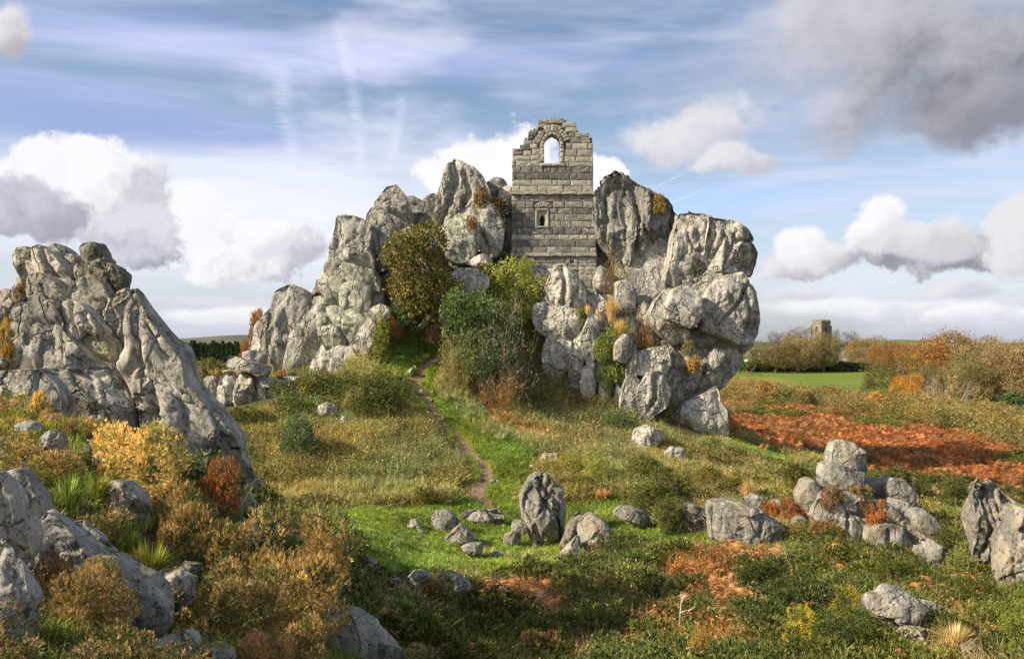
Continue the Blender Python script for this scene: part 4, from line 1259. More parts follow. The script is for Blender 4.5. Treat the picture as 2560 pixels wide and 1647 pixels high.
def stone(poly, tone, mat, y0=None, y1=None, gap=0.009, bulge=0.016, name='stone', jit=0.012):
    """one block of masonry: outline in the wall's plane, irregular edges, a rounded face"""
    poly = [Vector(p) for p in poly]
    if sum(a.x * b.y - b.x * a.y for a, b in zip(poly, poly[1:] + poly[:1])) < 0:
        poly.reverse()
    c = sum(poly, Vector((0, 0))) / len(poly)
    ring = []
    n = len(poly)
    for i in range(n):
        a, b = poly[i], poly[(i + 1) % n]
        ring.append(a)
        if (b - a).length > 0.28:
            ring.append(a.lerp(b, 0.5))
    out = []
    for p in ring:
        d = p - c
        l = max(d.length, 0.01)
        gx = gap * (1 if d.x > 0 else -1)
        gz = gap * (1 if d.y > 0 else -1)
        out.append(Vector((p.x - min(gx, gx) * min(1, abs(d.x) / (0.3 * l) if l else 1) + rng.uniform(-jit, jit), p.y - gz * min(1, abs(d.y) / (0.3 * l)) + rng.uniform(-jit, jit))))
    off = rng.uniform(-0.016, 0.012)
    y0 = (YW if y0 is None else y0) + off
    y1 = (YW + 0.78 if y1 is None else y1) + rng.uniform(-0.02, 0.02)
    m = len(out)
    w = min((max(p.x for p in out) - min(p.x for p in out)), (max(p.y for p in out) - min(p.y for p in out)))
    ins = min(0.06, w * 0.2)
    v = []
    for p in out:
        d = p - c
        q = c + d * max(0.0, 1 - ins / max(d.length, 0.05))
        v.append((q.x, y0 + rng.uniform(-0.012, 0.012), q.y))
    for p in out:
        v.append((p.x, y0 + bulge + rng.uniform(-0.01, 0.01), p.y))
    for p in out:
        v.append((p.x, y1, p.y))
    v.append((c.x, y0 - 0.012, c.y))
    f = [(i, (i + 1) % m, 3 * m) for i in range(m)]
    for k in (0, 1):
        f += [(k * m + i, (k + 1) * m + i, (k + 1) * m + (i + 1) % m, k * m + (i + 1) % m) for i in range(m)]
    f.append(tuple(range(2 * m, 3 * m))[::-1])
    org = Vector((c.x, y0, c.y))
    o = mesh_py(name, [Vector(q) - org for q in v], f, mat, False)
    o.parent = CH
    o.location = org - CH.location
    k = rng.uniform(0.82, 1.15)
    h = rng.uniform(-0.03, 0.03)
    o.color = (tone[0] * k * (1 + h), tone[1] * k, tone[2] * k * (1 - h), 1)
    return o


def course(ya, yb, xs, tone, mat, **kw):
    dy = lambda: rng.uniform(-1.2, 1.2)
    for a, b in zip(xs[:-1], xs[1:]):
        if a is None or b is None:
            continue
        stone(wp([(a, yb + dy() * 0.3), (b, yb + dy() * 0.3), (b, ya + dy() * 0.3), (a, ya + dy() * 0.3)]), tone, mat, **kw)


S, L = M_STONE, M_STONEL
# upper stage, between the two string courses and the gable
course(432 + 30, 512, [180, 245, 328, 408, 464, 520, 580, 625, 695, 755, 780], DARK, L)
course(512, 562, [178, 202, 280, 382, 452, 545, 605, 663, 780], DARK, S)
course(562, 606, [178, 325, 478, 515, 612, 735, 780], LIGHT, S)
course(606, 653, [178, 238, 370, 436, 558, 700, 781], LIGHT, S)
course(653, 674, [166, 250, 335, 440, 545, 655, 792], LIGHT, S, y0=YW - 0.16, name='string_course_stone', gap=0.008)
course(674, 722, [175, 238, 268, 345, 455, 535, 600, 690, 800], MID, L)
course(722, 772, [175, 208, 280, 338], MID, L)
course(722, 770, [482, 570, 705, 800], MID, L)
course(771, 815, [175, 250, 347], DARK, L)
course(771, 815, [454, 518, 628, 768, 801], DARK, L)
course(815, 865, [175, 255, 347], DARK, S)
course(815, 865, [454, 495, 565, 660, 801], MID, L)
course(865, 917, [175, 260, 347], DARK, S)
course(865, 917, [454, 540, 618, 765, 801], MID, L)
course(917, 968, [174, 212, 262, 322, 388, 480, 570, 660, 695, 802], DARK, L)
course(968, 1006, [174, 318, 343, 418, 522, 605, 680, 738, 802], LIGHT, L)
course(1006, 1057, [173, 212, 278, 380, 465, 560, 650, 803], DARK, S)
course(1057, 1104, [173, 212, 245, 323, 435, 510, 612, 755, 803], MID, L)
course(1104, 1130, [164, 200, 335, 460, 555, 650, 807], LIGHT, L, y0=YW - 0.12, name='string_course_stone', gap=0.008)
course(1130, 1178, [170, 260, 350, 432, 575, 612], MID, L)
course(1130, 1160, [612, 638], MID, L)
course(1160, 1180, [612, 638], MID, L, y0=YW + 0.5)
course(1130, 1180, [638, 668], MID, L)
course(1130, 1178, [668, 735, 806], MID, L)
course(1178, 1225, [178, 270, 340, 400, 492, 590], MID, L)
course(1178, 1205, [590, 670], DARK, L)
course(1205, 1232, [590, 668], LIGHT, L)
course(1225, 1270, [200, 300, 400, 470], MID, L)
# the pier that runs on down the rock
course(1178, 1204, [670, 745, 806], MID, S)
course(1204, 1233, [670, 725, 806], LIGHT, L)
course(1233, 1262, [672, 712, 770, 806], LIGHT, L)
course(1262, 1308, [676, 742, 780, 807], LIGHT, L)
course(1308, 1362, [690, 706, 770, 807], MID, L)
course(1362, 1400, [706, 770, 808], MID, L)
course(1400, 1432, [706, 765, 808], MID, S)
# gable round the arched window
for y0, y1, xs, t in [
    (418, 462, [178, 205, 290, 386], LIGHT), (383, 418, [182, 315], LIGHT), (378, 418, [315, 388], LIGHT),
    (345, 383, [262, 324], LIGHT), (332, 378, [326, 388], LIGHT), (330, 383, [180, 216], MID), (350, 383, [216, 262], DARK),
    (294, 332, [308, 368], LIGHT), (302, 348, [236, 308], DARK), (262, 294, [332, 386], MID), (270, 302, [262, 332], MID),
    (238, 270, [292, 334], DARK), (204, 238, [298, 362], DARK), (176, 204, [350, 376], MID), (148, 178, [366, 434], MID), (117, 149, [367, 452], LIGHT),
    (105, 145, [454, 560], LIGHT), (135, 173, [550, 654], LIGHT), (173, 209, [574, 658], LIGHT), (210, 248, [644, 752], LIGHT), (213, 248, [598, 644], MID),
    (248, 290, [606, 689], MID), (248, 266, [690, 758], LIGHT), (266, 290, [690, 760], LIGHT), (290, 326, [578, 622], MID), (290, 338, [624, 741], LIGHT), (290, 336, [742, 778], LIGHT),
    (326, 339, [578, 622], MID), (338, 388, [566, 660, 778], LIGHT), (388, 432, [566, 649, 760, 779], LIGHT), (432, 463, [572, 598, 779], LIGHT)]:
    course(y0, y1, xs, t, S)
# broken corners: small packing stones
for x, y, r, t in [(228, 340, 10, DARK), (250, 318, 9, DARK), (280, 255, 9, MID), (345, 188, 9, DARK), (570, 125, 9, MID), (662, 200, 8, MID), (320, 196, 8, DARK), (300, 345, 9, DARK), (225, 368, 9, DARK), (395, 160, 11, DARK), (428, 182, 12, DARK), (412, 196, 9, DARK), (560, 178, 9, MID)]:
    q = [(x + r * 1.3 * math.cos(a + rng.uniform(-.3, .3)), y + r * math.sin(a + rng.uniform(-.3, .3))) for a in (0.5, 1.8, 3.2, 4.4, 5.6)]
    stone(wp(q), t, S, gap=0.004, y0=YW + rng.uniform(0, 0.06))
# voussoirs over the arch
cx, cy = 478, 300
k = 13
for i in range(k):
    a0 = math.radians(14 + 152 * i / k)
    a1 = math.radians(14 + 152 * (i + 1) / k)
    ro = 148 if 3 < i < 9 else 138 - 4 * (i % 2)
    def pt(a, r):
        return (cx + r * math.cos(a) * (1.0 if r > 110 else 0.96), cy - r * math.sin(a))
    if i in (9,):
        ro = 122
    stone(wp([pt(a0, 94), pt(a1, 94), pt(a1, ro), pt(a0, ro)]), LIGHT if i != 9 else DARK, S, y0=YW - 0.01)
# moulded window frame: jambs, arch stones, sill (parts of the window)
def frame_piece(q, name, y0=YW - 0.03, tone=LIGHT):
    return stone(wp(q), tone, S, y0=y0, gap=0.005, name=name, bulge=0.045, jit=0.006)
for y0, y1 in [(300, 322), (322, 374), (374, 430)]:
    frame_piece([(388, y1), (417, y1), (417, y0), (389, y0)], 'jamb')
for y0, y1 in [(305, 328), (328, 355), (355, 392), (392, 432)]:
    frame_piece([(534, y1), (564, y1), (562, y0), (536, y0)], 'jamb')
arch = [(417, 300), (420, 278), (432, 254), (452, 236), (478, 226), (504, 238), (524, 256), (533, 280), (536, 305)]
outer = [(390, 300), (395, 268), (412, 238), (440, 214), (478, 207), (514, 214), (542, 238), (556, 268), (562, 305)]
for i in range(len(arch) - 1):
    frame_piece([arch[i], arch[i + 1], outer[i + 1], outer[i]], 'arch_stone')
frame_piece([(384, 462), (470, 462), (470, 442), (384, 436)], 'window_sill', YW - 0.05)
frame_piece([(470, 462), (572, 462), (572, 436), (470, 442)], 'window_sill', YW - 0.05)
# relieving fan over the small window
for i in range(9):
    a0, a1 = math.radians(20 + 140 * i / 9), math.radians(20 + 140 * (i + 1) / 9)
    q = [(408 + 26 * math.cos(a0) * 1.5, 782 - 20 * math.sin(a0)), (408 + 26 * math.cos(a1) * 1.5, 782 - 20 * math.sin(a1)),
         (408 + 74 * math.cos(a1), 776 - 54 * math.sin(a1)), (408 + 74 * math.cos(a0), 776 - 54 * math.sin(a0))]
    q = [(x, min(y, 771)) for x, y in q]
    stone(wp(q), MID if i % 2 else LIGHT, S, gap=0.01)
course(724, 771, [280, 336], MID, S)
# small window: square frame, recessed trefoil light
frame_piece([(348, 917), (366, 905), (366, 790), (350, 773)], 'window_frame', YW - 0.035)
frame_piece([(452, 917), (437, 905), (437, 790), (450, 773)], 'window_frame', YW - 0.035)
frame_piece([(350, 773), (450, 773), (437, 790), (366, 790)], 'window_frame', YW - 0.035)
frame_piece([(346, 919), (454, 919), (440, 904), (364, 904)], 'window_frame', YW - 0.035)
mb = MB()
tre = wp([(386, 903), (386, 868), (383, 852), (389, 838), (394, 832), (396, 824), (402, 818), (408, 824), (411, 832), (416, 838), (420, 852), (417, 868), (417, 903)])
rec = wp([(366, 904), (366, 868), (366, 852), (366, 838), (366, 832), (366, 790), (402, 790), (437, 790), (437, 832), (437, 838), (437, 852), (437, 868), (437, 904)])
v, f = [], []
n = len(tre)
for (a, b) in tre:
    v.append((a, YW + 0.14, b))
for (a, b) in rec:
    v.append((a, YW + 0.06, b))
for (a, b) in tre:
    v.append((a, YW + 0.40, b))
f += [(i, i + 1, n + i + 1, n + i) for i in range(n - 1)]
f += [(2 * n + i, 2 * n + i + 1, i + 1, i) for i in range(n - 1)]
org = Vector(CH.location)
o = mesh_py('window_light', [Vector(q) - org for q in v], f, M_STONE, False, CH)
o.color = (LIGHT[0] * 0.95, LIGHT[1] * 0.95, LIGHT[2] * 0.95, 1)
# mortar and rubble heart of the wall, a little behind the faces of the stones
def heart(rects):
    m = MB()
    for x0, x1, y0, y1 in rects:
        (ax, az), (bx, bz) = wp([(x0, y1), (x1, y0)])
        m.box(ax - org.x, bx - org.x, 0.045, 0.73, az - org.z, bz - org.z)
    return m
heart([(185, 774, 464, 653), (182, 793, 653, 773), (182, 350, 773, 918), (450, 793, 773, 918), (182, 795, 918, 1130), (182, 795, 1130, 1176), (190, 680, 1176, 1262), (680, 800, 1176, 1428),
       (186, 384, 386, 464), (570, 772, 250, 464), (384, 570, 446, 464), (268, 384, 349, 386), (316, 384, 270, 349), (384, 392, 300, 446), (560, 570, 305, 446),
       (580, 745, 214, 250), (560, 640, 178, 214), (380, 400, 178, 236), (374, 640, 150, 178), (460, 548, 112, 150), (374, 450, 122, 150), (335, 384, 208, 270), (384, 400, 236, 268), (556, 570, 236, 300)]).build('rubble_core', M_MORTAR, CH)
# solid box in louvre colour: painted shade for the small window's depth
m = MB()
(ax, az), (bx, bz) = wp([(356, 912), (446, 782)])
m.box(ax - org.x, bx - org.x, 0.42, 0.72, az - org.z, bz - org.z)
m.build('window_dark_fill', M_LOUVRE, CH)
# stub of rough masonry filling the cleft beside the peak
SW = empty('stone_wall_stub', (-2.0, 48.2, 14), 'small patch of rough dry stone walling filling the cleft beside the peak', 'stone wall')
rr = random.Random(9)
yy = 262
while yy < 415:
    hgt = rr.uniform(14, 22)
    xx = 1494 + rr.uniform(-6, 6)
    while xx < 1545:
        wd = rr.uniform(16, 30)
        w = unproj(px(R3, [(xx, yy + hgt), (xx + wd, yy + hgt), (xx + wd, yy), (xx, yy)]), 47.9)
        o = stone([(a[0], a[2]) for a in w], MID, M_STONEL, y0=47.9 + rr.uniform(-.08, .08), y1=49.0, gap=0.02, jit=0.03)
        o.parent = SW
        o.location = Vector(o.location) + CH.location - SW.location
        xx += wd
    yy += hgt
# ------------------------------------------------------------------ plants
PR = np.random.default_rng(12)


def unit(v):
    return v / np.maximum(np.linalg.norm(v, axis=-1, keepdims=True), 1e-9)


def rand_dir(n):
    return unit(PR.normal(size=(n, 3)))


def soup(base, axis, length, width, cols, kind='blade', k=1):
    """many small leaves at BASE along AXIS: blade = narrow triangle, leaf = folded diamond, returns verts, faces(tri), vertex colours"""
    n = len(base)
    side = unit(np.cross(axis, rand_dir(n)))
    L = np.broadcast_to(np.asarray(length, float), (n,))[:, None]
    Wd = np.broadcast_to(np.asarray(width, float), (n,))[:, None]
    if kind == 'blade':
        v = np.stack((base - side * Wd * 0.5, base + side * Wd * 0.5, base + axis * L), 1)
        f = np.arange(n * 3).reshape(n, 3)
        return v.reshape(-1, 3), f, np.repeat(cols, 3, 0)
    nrm = np.cross(axis, side)
    mid = base + axis * L * 0.5
    v = np.stack((base, mid + side * Wd * 0.5 + nrm * Wd * 0.15, base + axis * L, mid - side * Wd * 0.5 + nrm * Wd * 0.15), 1)
    b = (np.arange(n) * 4)[:, None]
    f = np.concatenate((b + np.array((0, 1, 2)), b + np.array((0, 2, 3))), 1).reshape(-1, 3)
    return v.reshape(-1, 3), f, np.repeat(cols, 4, 0)


def join(parts):
    vs, fs, cs, o = [], [], [], 0
    for v, f, c in parts:
        vs.append(v)
        fs.append(f + o)
        cs.append(c)
        o += len(v)
    return np.concatenate(vs), np.concatenate(fs), np.concatenate(cs)


def pick(n, palette, w=None, var=0.18, pos=None, freq=3.0, seed=1):
    """leaf colours from a palette, in patches"""
    pal = np.array(palette, float)
    if pos is not None:
        t = vnoise(pos * freq, seed) * 0.5 + 0.5 + PR.normal(size=n) * 0.2
        i = np.clip((t * len(pal)).astype(int), 0, len(pal) - 1)
    else:
        i = PR.choice(len(pal), n, p=w)
    return 1.65 * pal[i] * (1 + PR.normal(size=(n, 1)) * var).clip(0.4, 1.7)


def lobes_points(n, nl, seed, asp=1.0, core=0.74):
    """points through the outer shell of an uneven heap of rounded lobes: footprint 1 wide, height 1 (shaped for a height of ASP widths); and outward directions"""
    r = np.random.default_rng(seed)
    C, Rr = [], []
    nl = int(nl * (0.6 + 0.5 * asp))
    lop = r.uniform(-0.22, 0.22, 2)
    for i in range(nl):
        rad = r.uniform(0.10, 0.22) * min(1.0, asp + 0.35)
        a = r.uniform(0, 6.28)
        d = (0.5 - 0.8 * rad) * math.sqrt(r.uniform(0, 1))
        cap = asp * math.sqrt(max(0.05, 1 - (d / 0.62) ** 2)) - 0.7 * rad
        z = max(0.3 * rad, cap * r.uniform(0.25, 1.0))
        C.append((d * math.cos(a) + lop[0] * z / max(asp, 0.5), d * math.sin(a) + lop[1] * z / max(asp, 0.5), z))
        Rr.append(rad)
    C.append((0, 0, asp * 0.42))
    Rr.append(0.24 * min(1.0, asp + 0.3))
    C, Rr = np.array(C), np.array(Rr)
    pts, dirs = [], []
    got = 0
    while got < n:
        m = n * 2
        i = r.choice(len(C), m, p=Rr ** 2 / (Rr ** 2).sum())
        d = r.normal(size=(m, 3))
        d /= np.linalg.norm(d, axis=1, keepdims=True)
        rad = Rr[i] * np.where(r.uniform(0, 1, m) < 0.14, r.uniform(1.0, 1.35, m), r.uniform(0.72, 1.06, m))
        p = C[i] + d * rad[:, None]
        dist = np.linalg.norm(p[:, None] - C[None], axis=2) / Rr[None]
        ok = (dist.min(1) > core) & (p[:, 2] > 0.0)
        pts.append(p[ok])
        dirs.append(d[ok])
        got += ok.sum()
    p, d = np.concatenate(pts)[:n], np.concatenate(dirs)[:n]
    lo, hi = np.percentile(p, 0.7, 0), np.percentile(p, 99.3, 0)
    p = p - np.array(((lo[0] + hi[0]) / 2, (lo[1] + hi[1]) / 2, 0))
    return p / np.array((hi[0] - lo[0], hi[1] - lo[1], hi[2])), unit(d)


HEATH = [(0.33, 0.215, 0.07), (0.41, 0.285, 0.105), (0.24, 0.155, 0.05), (0.15, 0.145, 0.045), (0.085, 0.10, 0.03)]
GOLD = [(0.55, 0.37, 0.10), (0.62, 0.45, 0.17), (0.42, 0.29, 0.08), (0.25, 0.22, 0.06), (0.13, 0.135, 0.04)]
BROWN = [(0.20, 0.105, 0.04), (0.26, 0.13, 0.05), (0.13, 0.085, 0.035), (0.09, 0.08, 0.03)]
GORSE = [(0.085, 0.095, 0.025), (0.12, 0.125, 0.03), (0.16, 0.15, 0.04), (0.06, 0.075, 0.02)]
HOLLY = [(0.05, 0.085, 0.028), (0.075, 0.12, 0.04), (0.11, 0.14, 0.05), (0.035, 0.06, 0.02)]
IVY = [(0.13, 0.16, 0.03), (0.20, 0.21, 0.04), (0.09, 0.13, 0.025), (0.26, 0.24, 0.05)]
YGREEN = [(0.30, 0.28, 0.05), (0.22, 0.25, 0.05), (0.36, 0.31, 0.07), (0.14, 0.17, 0.035)]
YELLOWG = [(0.42, 0.33, 0.03), (0.30, 0.26, 0.035), (0.17, 0.17, 0.03), (0.10, 0.11, 0.025)]
OLIVE = [(0.19, 0.165, 0.05), (0.26, 0.21, 0.07), (0.14, 0.13, 0.04), (0.30, 0.22, 0.09)]
TAN = [(0.34, 0.245, 0.12), (0.28, 0.20, 0.095), (0.22, 0.17, 0.075), (0.40, 0.30, 0.16)]
ORANGE = [(0.44, 0.22, 0.05), (0.36, 0.17, 0.045), (0.28, 0.16, 0.05), (0.20, 0.14, 0.05)]
RUST = [(0.40, 0.185, 0.06), (0.33, 0.14, 0.045), (0.47, 0.25, 0.09), (0.25, 0.115, 0.04)]
FERN = [(0.36, 0.17, 0.06), (0.28, 0.13, 0.05), (0.42, 0.24, 0.10), (0.20, 0.11, 0.045), (0.46, 0.20, 0.06)]
OAK = [(0.17, 0.135, 0.03), (0.12, 0.11, 0.025), (0.085, 0.09, 0.022), (0.22, 0.145, 0.035), (0.06, 0.075, 0.02)]
GREYTW = [(0.20, 0.165, 0.11), (0.145, 0.125, 0.08), (0.24, 0.20, 0.14)]
GRASSG = [(0.155, 0.24, 0.032), (0.11, 0.195, 0.028), (0.21, 0.26, 0.042), (0.30, 0.29, 0.065)]
GRASSY = [(0.36, 0.31, 0.12), (0.28, 0.27, 0.08), (0.19, 0.23, 0.05), (0.42, 0.35, 0.17)]
STRAW = [(0.55, 0.40, 0.17), (0.46, 0.32, 0.12), (0.62, 0.48, 0.24), (0.34, 0.24, 0.09)]


def bush_mesh(kind, pal, seed, n, size=1.0, asp=1.0):
    p, d = lobes_points(n, 17, seed, asp)
    up = np.array((0, 0, 1.0))
    cols = pick(n, pal, pos=p, freq=4.0, seed=seed)
    if kind == 'heather':                         # upright plumes, each a few thin spikes
        ax = unit(d * 0.75 + up * 0.75 + rand_dir(n) * 0.35)
        parts = [soup(p, ax, 0.075 * size, 0.020 * size, cols)]
        for s in range(4):
            a2 = unit(ax + rand_dir(n) * 0.5)
            parts.append(soup(p + rand_dir(n) * 0.012, a2, 0.05 * size * PR.uniform(0.6, 1.3, n), 0.017 * size, cols * PR.uniform(0.75, 1.2, (n, 1))))
        return join(parts)
    if kind == 'gorse':                           # spiny clumps
        parts = []
        for s in range(5):
            ax = unit(d * 0.9 + up * 0.3 + rand_dir(n) * 0.8)
            parts.append(soup(p + rand_dir(n) * 0.01, ax, 0.05 * size * PR.uniform(0.6, 1.4, n), 0.016 * size, cols * PR.uniform(0.7, 1.25, (n, 1))))
        return join(parts)
    if kind == 'leafy':
        parts = []
        for s in range(2):
            ax = unit(d * 0.5 + rand_dir(n) * 0.9 + np.array((0, 0, -0.2)))
            parts.append(soup(p + rand_dir(n) * 0.02, ax, 0.05 * size * PR.uniform(0.7, 1.3, n), 0.036 * size, cols * PR.uniform(0.75, 1.25, (n, 1)), 'leaf'))
        return join(parts)
    if kind == 'twiggy':                          # wiry branches forking outwards, few leaves
        n0 = 22
        aa = PR.uniform(0, 6.28, n0)
        P0 = np.stack((0.16 * np.cos(aa), 0.16 * np.sin(aa), np.zeros(n0)), 1) * PR.uniform(0.2, 1, (n0, 1))
        D0 = unit(np.stack((np.cos(aa), np.sin(aa), np.full(n0, 0.9)), 1) + rand_dir(n0) * 0.5)
        segs, L, wd, cnt = [], 0.55, 0.014, n0
        tips = None
        for lv, mult in enumerate((6, 5, max(2, n // 700))):
            pts_, dirs_ = [], []
            Pq, Dq = P0.copy(), D0.copy()
            for k in range(4):
                Dq = unit(Dq + rand_dir(len(Dq)) * 0.42 + up * 0.06)
                Q = Pq + Dq * (L / 4) * PR.uniform(0.7, 1.3, (len(Dq), 1))
                segs.append((Pq, Q, np.full(len(Pq), wd * (1 - 0.12 * k))))
                Pq = Q
                pts_.append(Q)
                dirs_.append(Dq)
            Pa, Da = np.concatenate(pts_), np.concatenate(dirs_)
            tips = Pa
            i = PR.integers(0, len(Pa), cnt * mult)
            cnt = len(i)
            P0, D0 = Pa[i], unit(Da[i] * 0.6 + rand_dir(cnt) * 0.9)
            L *= 0.58
            wd *= 0.66
        A = np.concatenate([q[0] for q in segs])
        B_ = np.concatenate([q[1] for q in segs])
        Wd = np.concatenate([q[2] for q in segs])[:, None] * size
        keep = (A[:, 2] > -0.02) & (B_[:, 2] > -0.02)
        A, B_, Wd = A[keep], B_[keep], Wd[keep]
        sd = unit(np.cross(B_ - A, rand_dir(len(A)))) * Wd * 0.5
        v = np.stack((A - sd, A + sd, B_ + sd * 0.8, B_ - sd * 0.8), 1)
        o = (np.arange(len(A)) * 4)[:, None]
        f = np.concatenate((o + np.array((0, 1, 2)), o + np.array((0, 2, 3))), 1).reshape(-1, 3)
        parts = [(v.reshape(-1, 3), f, np.repeat(pick(len(A), pal), 4, 0))]
        m = n // 2
        q = tips[PR.integers(0, len(tips), m)] + PR.normal(size=(m, 3)) * 0.02
        parts.append(soup(q, rand_dir(m), 0.03 * size, 0.022 * size, pick(m, pal), 'leaf'))
        v, f, c = join(parts)
        lo, hi = np.percentile(v, 1, 0), np.percentile(v, 99, 0)
        return (v - np.array(((lo[0] + hi[0]) / 2, (lo[1] + hi[1]) / 2, 0))) / np.array((hi[0] - lo[0], hi[1] - lo[1], hi[2])), f, c
    if kind == 'tussock':
        a = PR.uniform(0, 6.28, n)
        r0 = 0.16 * np.sqrt(PR.uniform(0, 1, n))
        b = np.stack((r0 * np.cos(a), r0 * np.sin(a), np.zeros(n)), 1)
        out = np.stack((np.cos(a), np.sin(a), np.zeros(n)), 1)
        lean = PR.uniform(0.1, 1.0, n)[:, None]
        h = PR.uniform(0.5, 1.0, n)[:, None]
        m1 = b + out * lean * 0.14 + up * h * 0.55
        m2 = b + out * lean * 0.36 + up * h * (1 - 0.35 * lean)
        cols = pick(n, pal)
        side = unit(np.cross(out, up + rand_dir(n) * 0.5)) * 0.011 * size
        v = np.stack((b - side, b + side, m1 - side, m1 + side, m2 + out * lean * 0.12), 1)
        o = (np.arange(n) * 5)[:, None]
        f = np.concatenate((o + np.array((0, 1, 3)), o + np.array((0, 3, 2)), o + np.array((2, 3, 4))), 1).reshape(-1, 3)
        return v.reshape(-1, 3), f, np.repeat(cols, 5, 0)


_proto = {}


def proto(kind, palname, k, n, size, asp=1.0):
    key = (kind, palname, k, n, size, asp)
    if key not in _proto:
        v, f, c = bush_mesh(kind, globals()[palname], 40 + k * 7 + len(_proto), n, size, asp)
        o = mesh_np('foliage', v, f, M_LEAF, False, c, link=False)
        _proto[key] = o.data
    return _proto[key]


_bk = [0]


def bush(label, R, box, kind, pal, cat='bush', name=None, Y=None, n=2600, size=1.0, group=None, dpt=0.85, sink=0.25, tint=(1, 1, 1), sprawl=None):
    """a shrub filling BOX (x0,x1,top,bottom read in enlargement R); Y from where its foot meets the ground"""
    _bk[0] += 1
    x0, x1, t, b = box
    P = px(R, [(x0, b), (x1, b), ((x0 + x1) / 2, t), ((x0 + x1) / 2, b)])
    if Y is None:
        Y = ray_ground(P[3, 0], P[3, 1], 4.0)
    W = unproj(P, Y)
    w = W[1, 0] - W[0, 0]
    top = W[2, 2]
    g = float(terrain(W[3, 0], Y)[0])
    base = min(W[3, 2], max(g, W[3, 2] - 0.6 * (top - W[3, 2]))) - sink * 0.3
    asp = (top - base) / w
    asp = 0.5 if asp < 0.65 else 0.85 if asp < 1.05 else 1.3 if asp < 1.7 else 2.2
    me = proto(kind, pal, _bk[0] % 2, n, size, asp)
    o = bpy.data.objects.new(name or 'bush', me)
    COL.objects.link(o)
    o.location = (W[3, 0], Y + w * dpt * 0.10, base)
    o.rotation_euler = (0, 0, (_bk[0] * 2.4) % 6.28)
    o.scale = (w * 0.98, w * 0.98 * dpt if abs(math.cos(o.rotation_euler[2])) < 2 else w, top - base)
    o.color = (*tint, 1)
    return tag(o, label, cat, group)


def heather(label, R, box, pal='HEATH', **kw):
    t_ = kw.pop('tint', (1, 1, 1))
    return bush(label, R, box, 'heather', pal, 'heather', 'heather_bush', tint=tuple(v * 1.18 for v in t_), **kw)


def gorse(label, R, box, pal='GORSE', **kw):
    return bush(label, R, box, 'gorse', pal, 'gorse', 'gorse_bush', **kw)


# --- heather in front
heather('big golden heather bush glowing in the sun against the near crag', R6, (550, 1120, 150, 600), 'GOLD', Y=10.3, n=4200, size=0.62)
heather('dark red brown heather clinging to the foot of the near crag', R6, (1150, 1440, 360, 620), 'BROWN', Y=12.2, n=2600, size=0.9, tint=(1.25, 1.0, 0.9))
heather('brown heather spilling below the golden bush beside green sedge', R6, (925, 1310, 530, 960), 'HEATH', Y=9.5, n=3600, size=0.75)
heather('largest rounded orange heather bush at the edge of the meadow', R6, (1430, 2090, 660, 1180), 'HEATH', Y=9.3, n=5200, size=0.55)
heather('low amber heather joining the largest orange bush on its shaded side', R6, (1205, 1500, 740, 1010), 'HEATH', Y=9.4, n=2600, size=0.9)
heather('wide brown heather mound in front of the largest orange bush', R6, (1110, 1740, 980, 1440), 'HEATH', Y=7.9, n=5200, size=0.55, tint=(0.88, 0.88, 0.9))
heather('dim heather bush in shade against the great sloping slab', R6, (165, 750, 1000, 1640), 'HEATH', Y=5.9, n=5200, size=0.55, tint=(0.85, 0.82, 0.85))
heather('dark stem heather rising above the dim one beside the edge boulder', R6, (165, 420, 940, 1250), 'BROWN', Y=6.3, n=2600, size=0.8)
heather('pinkish heather cut by the bottom edge below the brown mound', R6, (1420, 1800, 1390, 1680), 'HEATH', Y=6.8, n=4200, size=0.7, tint=(1.05, 0.95, 1.1))
heather('orange heather at the bottom edge beside the big pale boulder', R6, (1640, 1960, 1300, 1570), 'HEATH', Y=7.4, n=3600, size=0.75)
heather('small yellow heather sprig tucked under the largest orange bush', R6, (1690, 1850, 1040, 1150), 'GOLD', Y=8.4, n=900, size=1.6)
heather('small orange heather by the rounded grey boulder near the edge', R6, (-20, 150, 120, 280), 'GOLD', Y=11.2, n=1200, size=1.4)
heather('yellow green heather tuft topmost at the picture edge', R6, (-20, 140, -30, 110), 'GOLD', Y=12.6, n=1200, size=1.4, tint=(0.75, 0.95, 0.6))
heather('bright yellow heather standing high on the ledge of the near crag', R6, (150, 300, -40, 110), 'GOLD', Y=12.6, n=1200, size=1.4)
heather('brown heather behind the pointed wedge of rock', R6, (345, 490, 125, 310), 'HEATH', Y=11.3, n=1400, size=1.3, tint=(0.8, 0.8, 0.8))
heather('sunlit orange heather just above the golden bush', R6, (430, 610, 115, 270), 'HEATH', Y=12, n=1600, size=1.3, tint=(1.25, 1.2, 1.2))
heather('low straw coloured heather in front of the pointed wedge', R6, (185, 400, 310, 480), 'GOLD', Y=9.7, n=1600, size=1.2, tint=(0.8, 0.78, 0.75))
heather('yellow gorse like heather high on the edge of the near crag', R2, (-30, 100, 690, 880), 'GOLD', Y=14.0, n=1400, size=1.3, tint=(0.8, 0.72, 0.6))
heather('thin dry heather on the outer ledge of the near crag', R2, (85, 180, 420, 490), 'BROWN', Y=17.2, n=700, size=1.8)
heather('small round brown heather beside the smooth humped boulder', R7, (505, 720, 985, 1140), 'BROWN', Y=18.8, n=1600, size=1.2, tint=(1.1, 1, 1))
heather('brown heather crowning the lower block of the rock cluster', R8, (1050, 1195, 365, 465), 'BROWN', Y=26.6, n=1300, size=1.3)
heather('orange brown heather growing from the middle of the rock cluster', R8, (1205, 1375, 365, 490), 'HEATH', Y=26.9, n=1300, size=1.3, tint=(0.7, 0.7, 0.7))
heather('rust heather hanging in the cleft of the rock cluster', R8, (1335, 1490, 460, 620), 'BROWN', Y=26.4, n=1300, size=1.3, tint=(1.5, 1.15, 0.9))
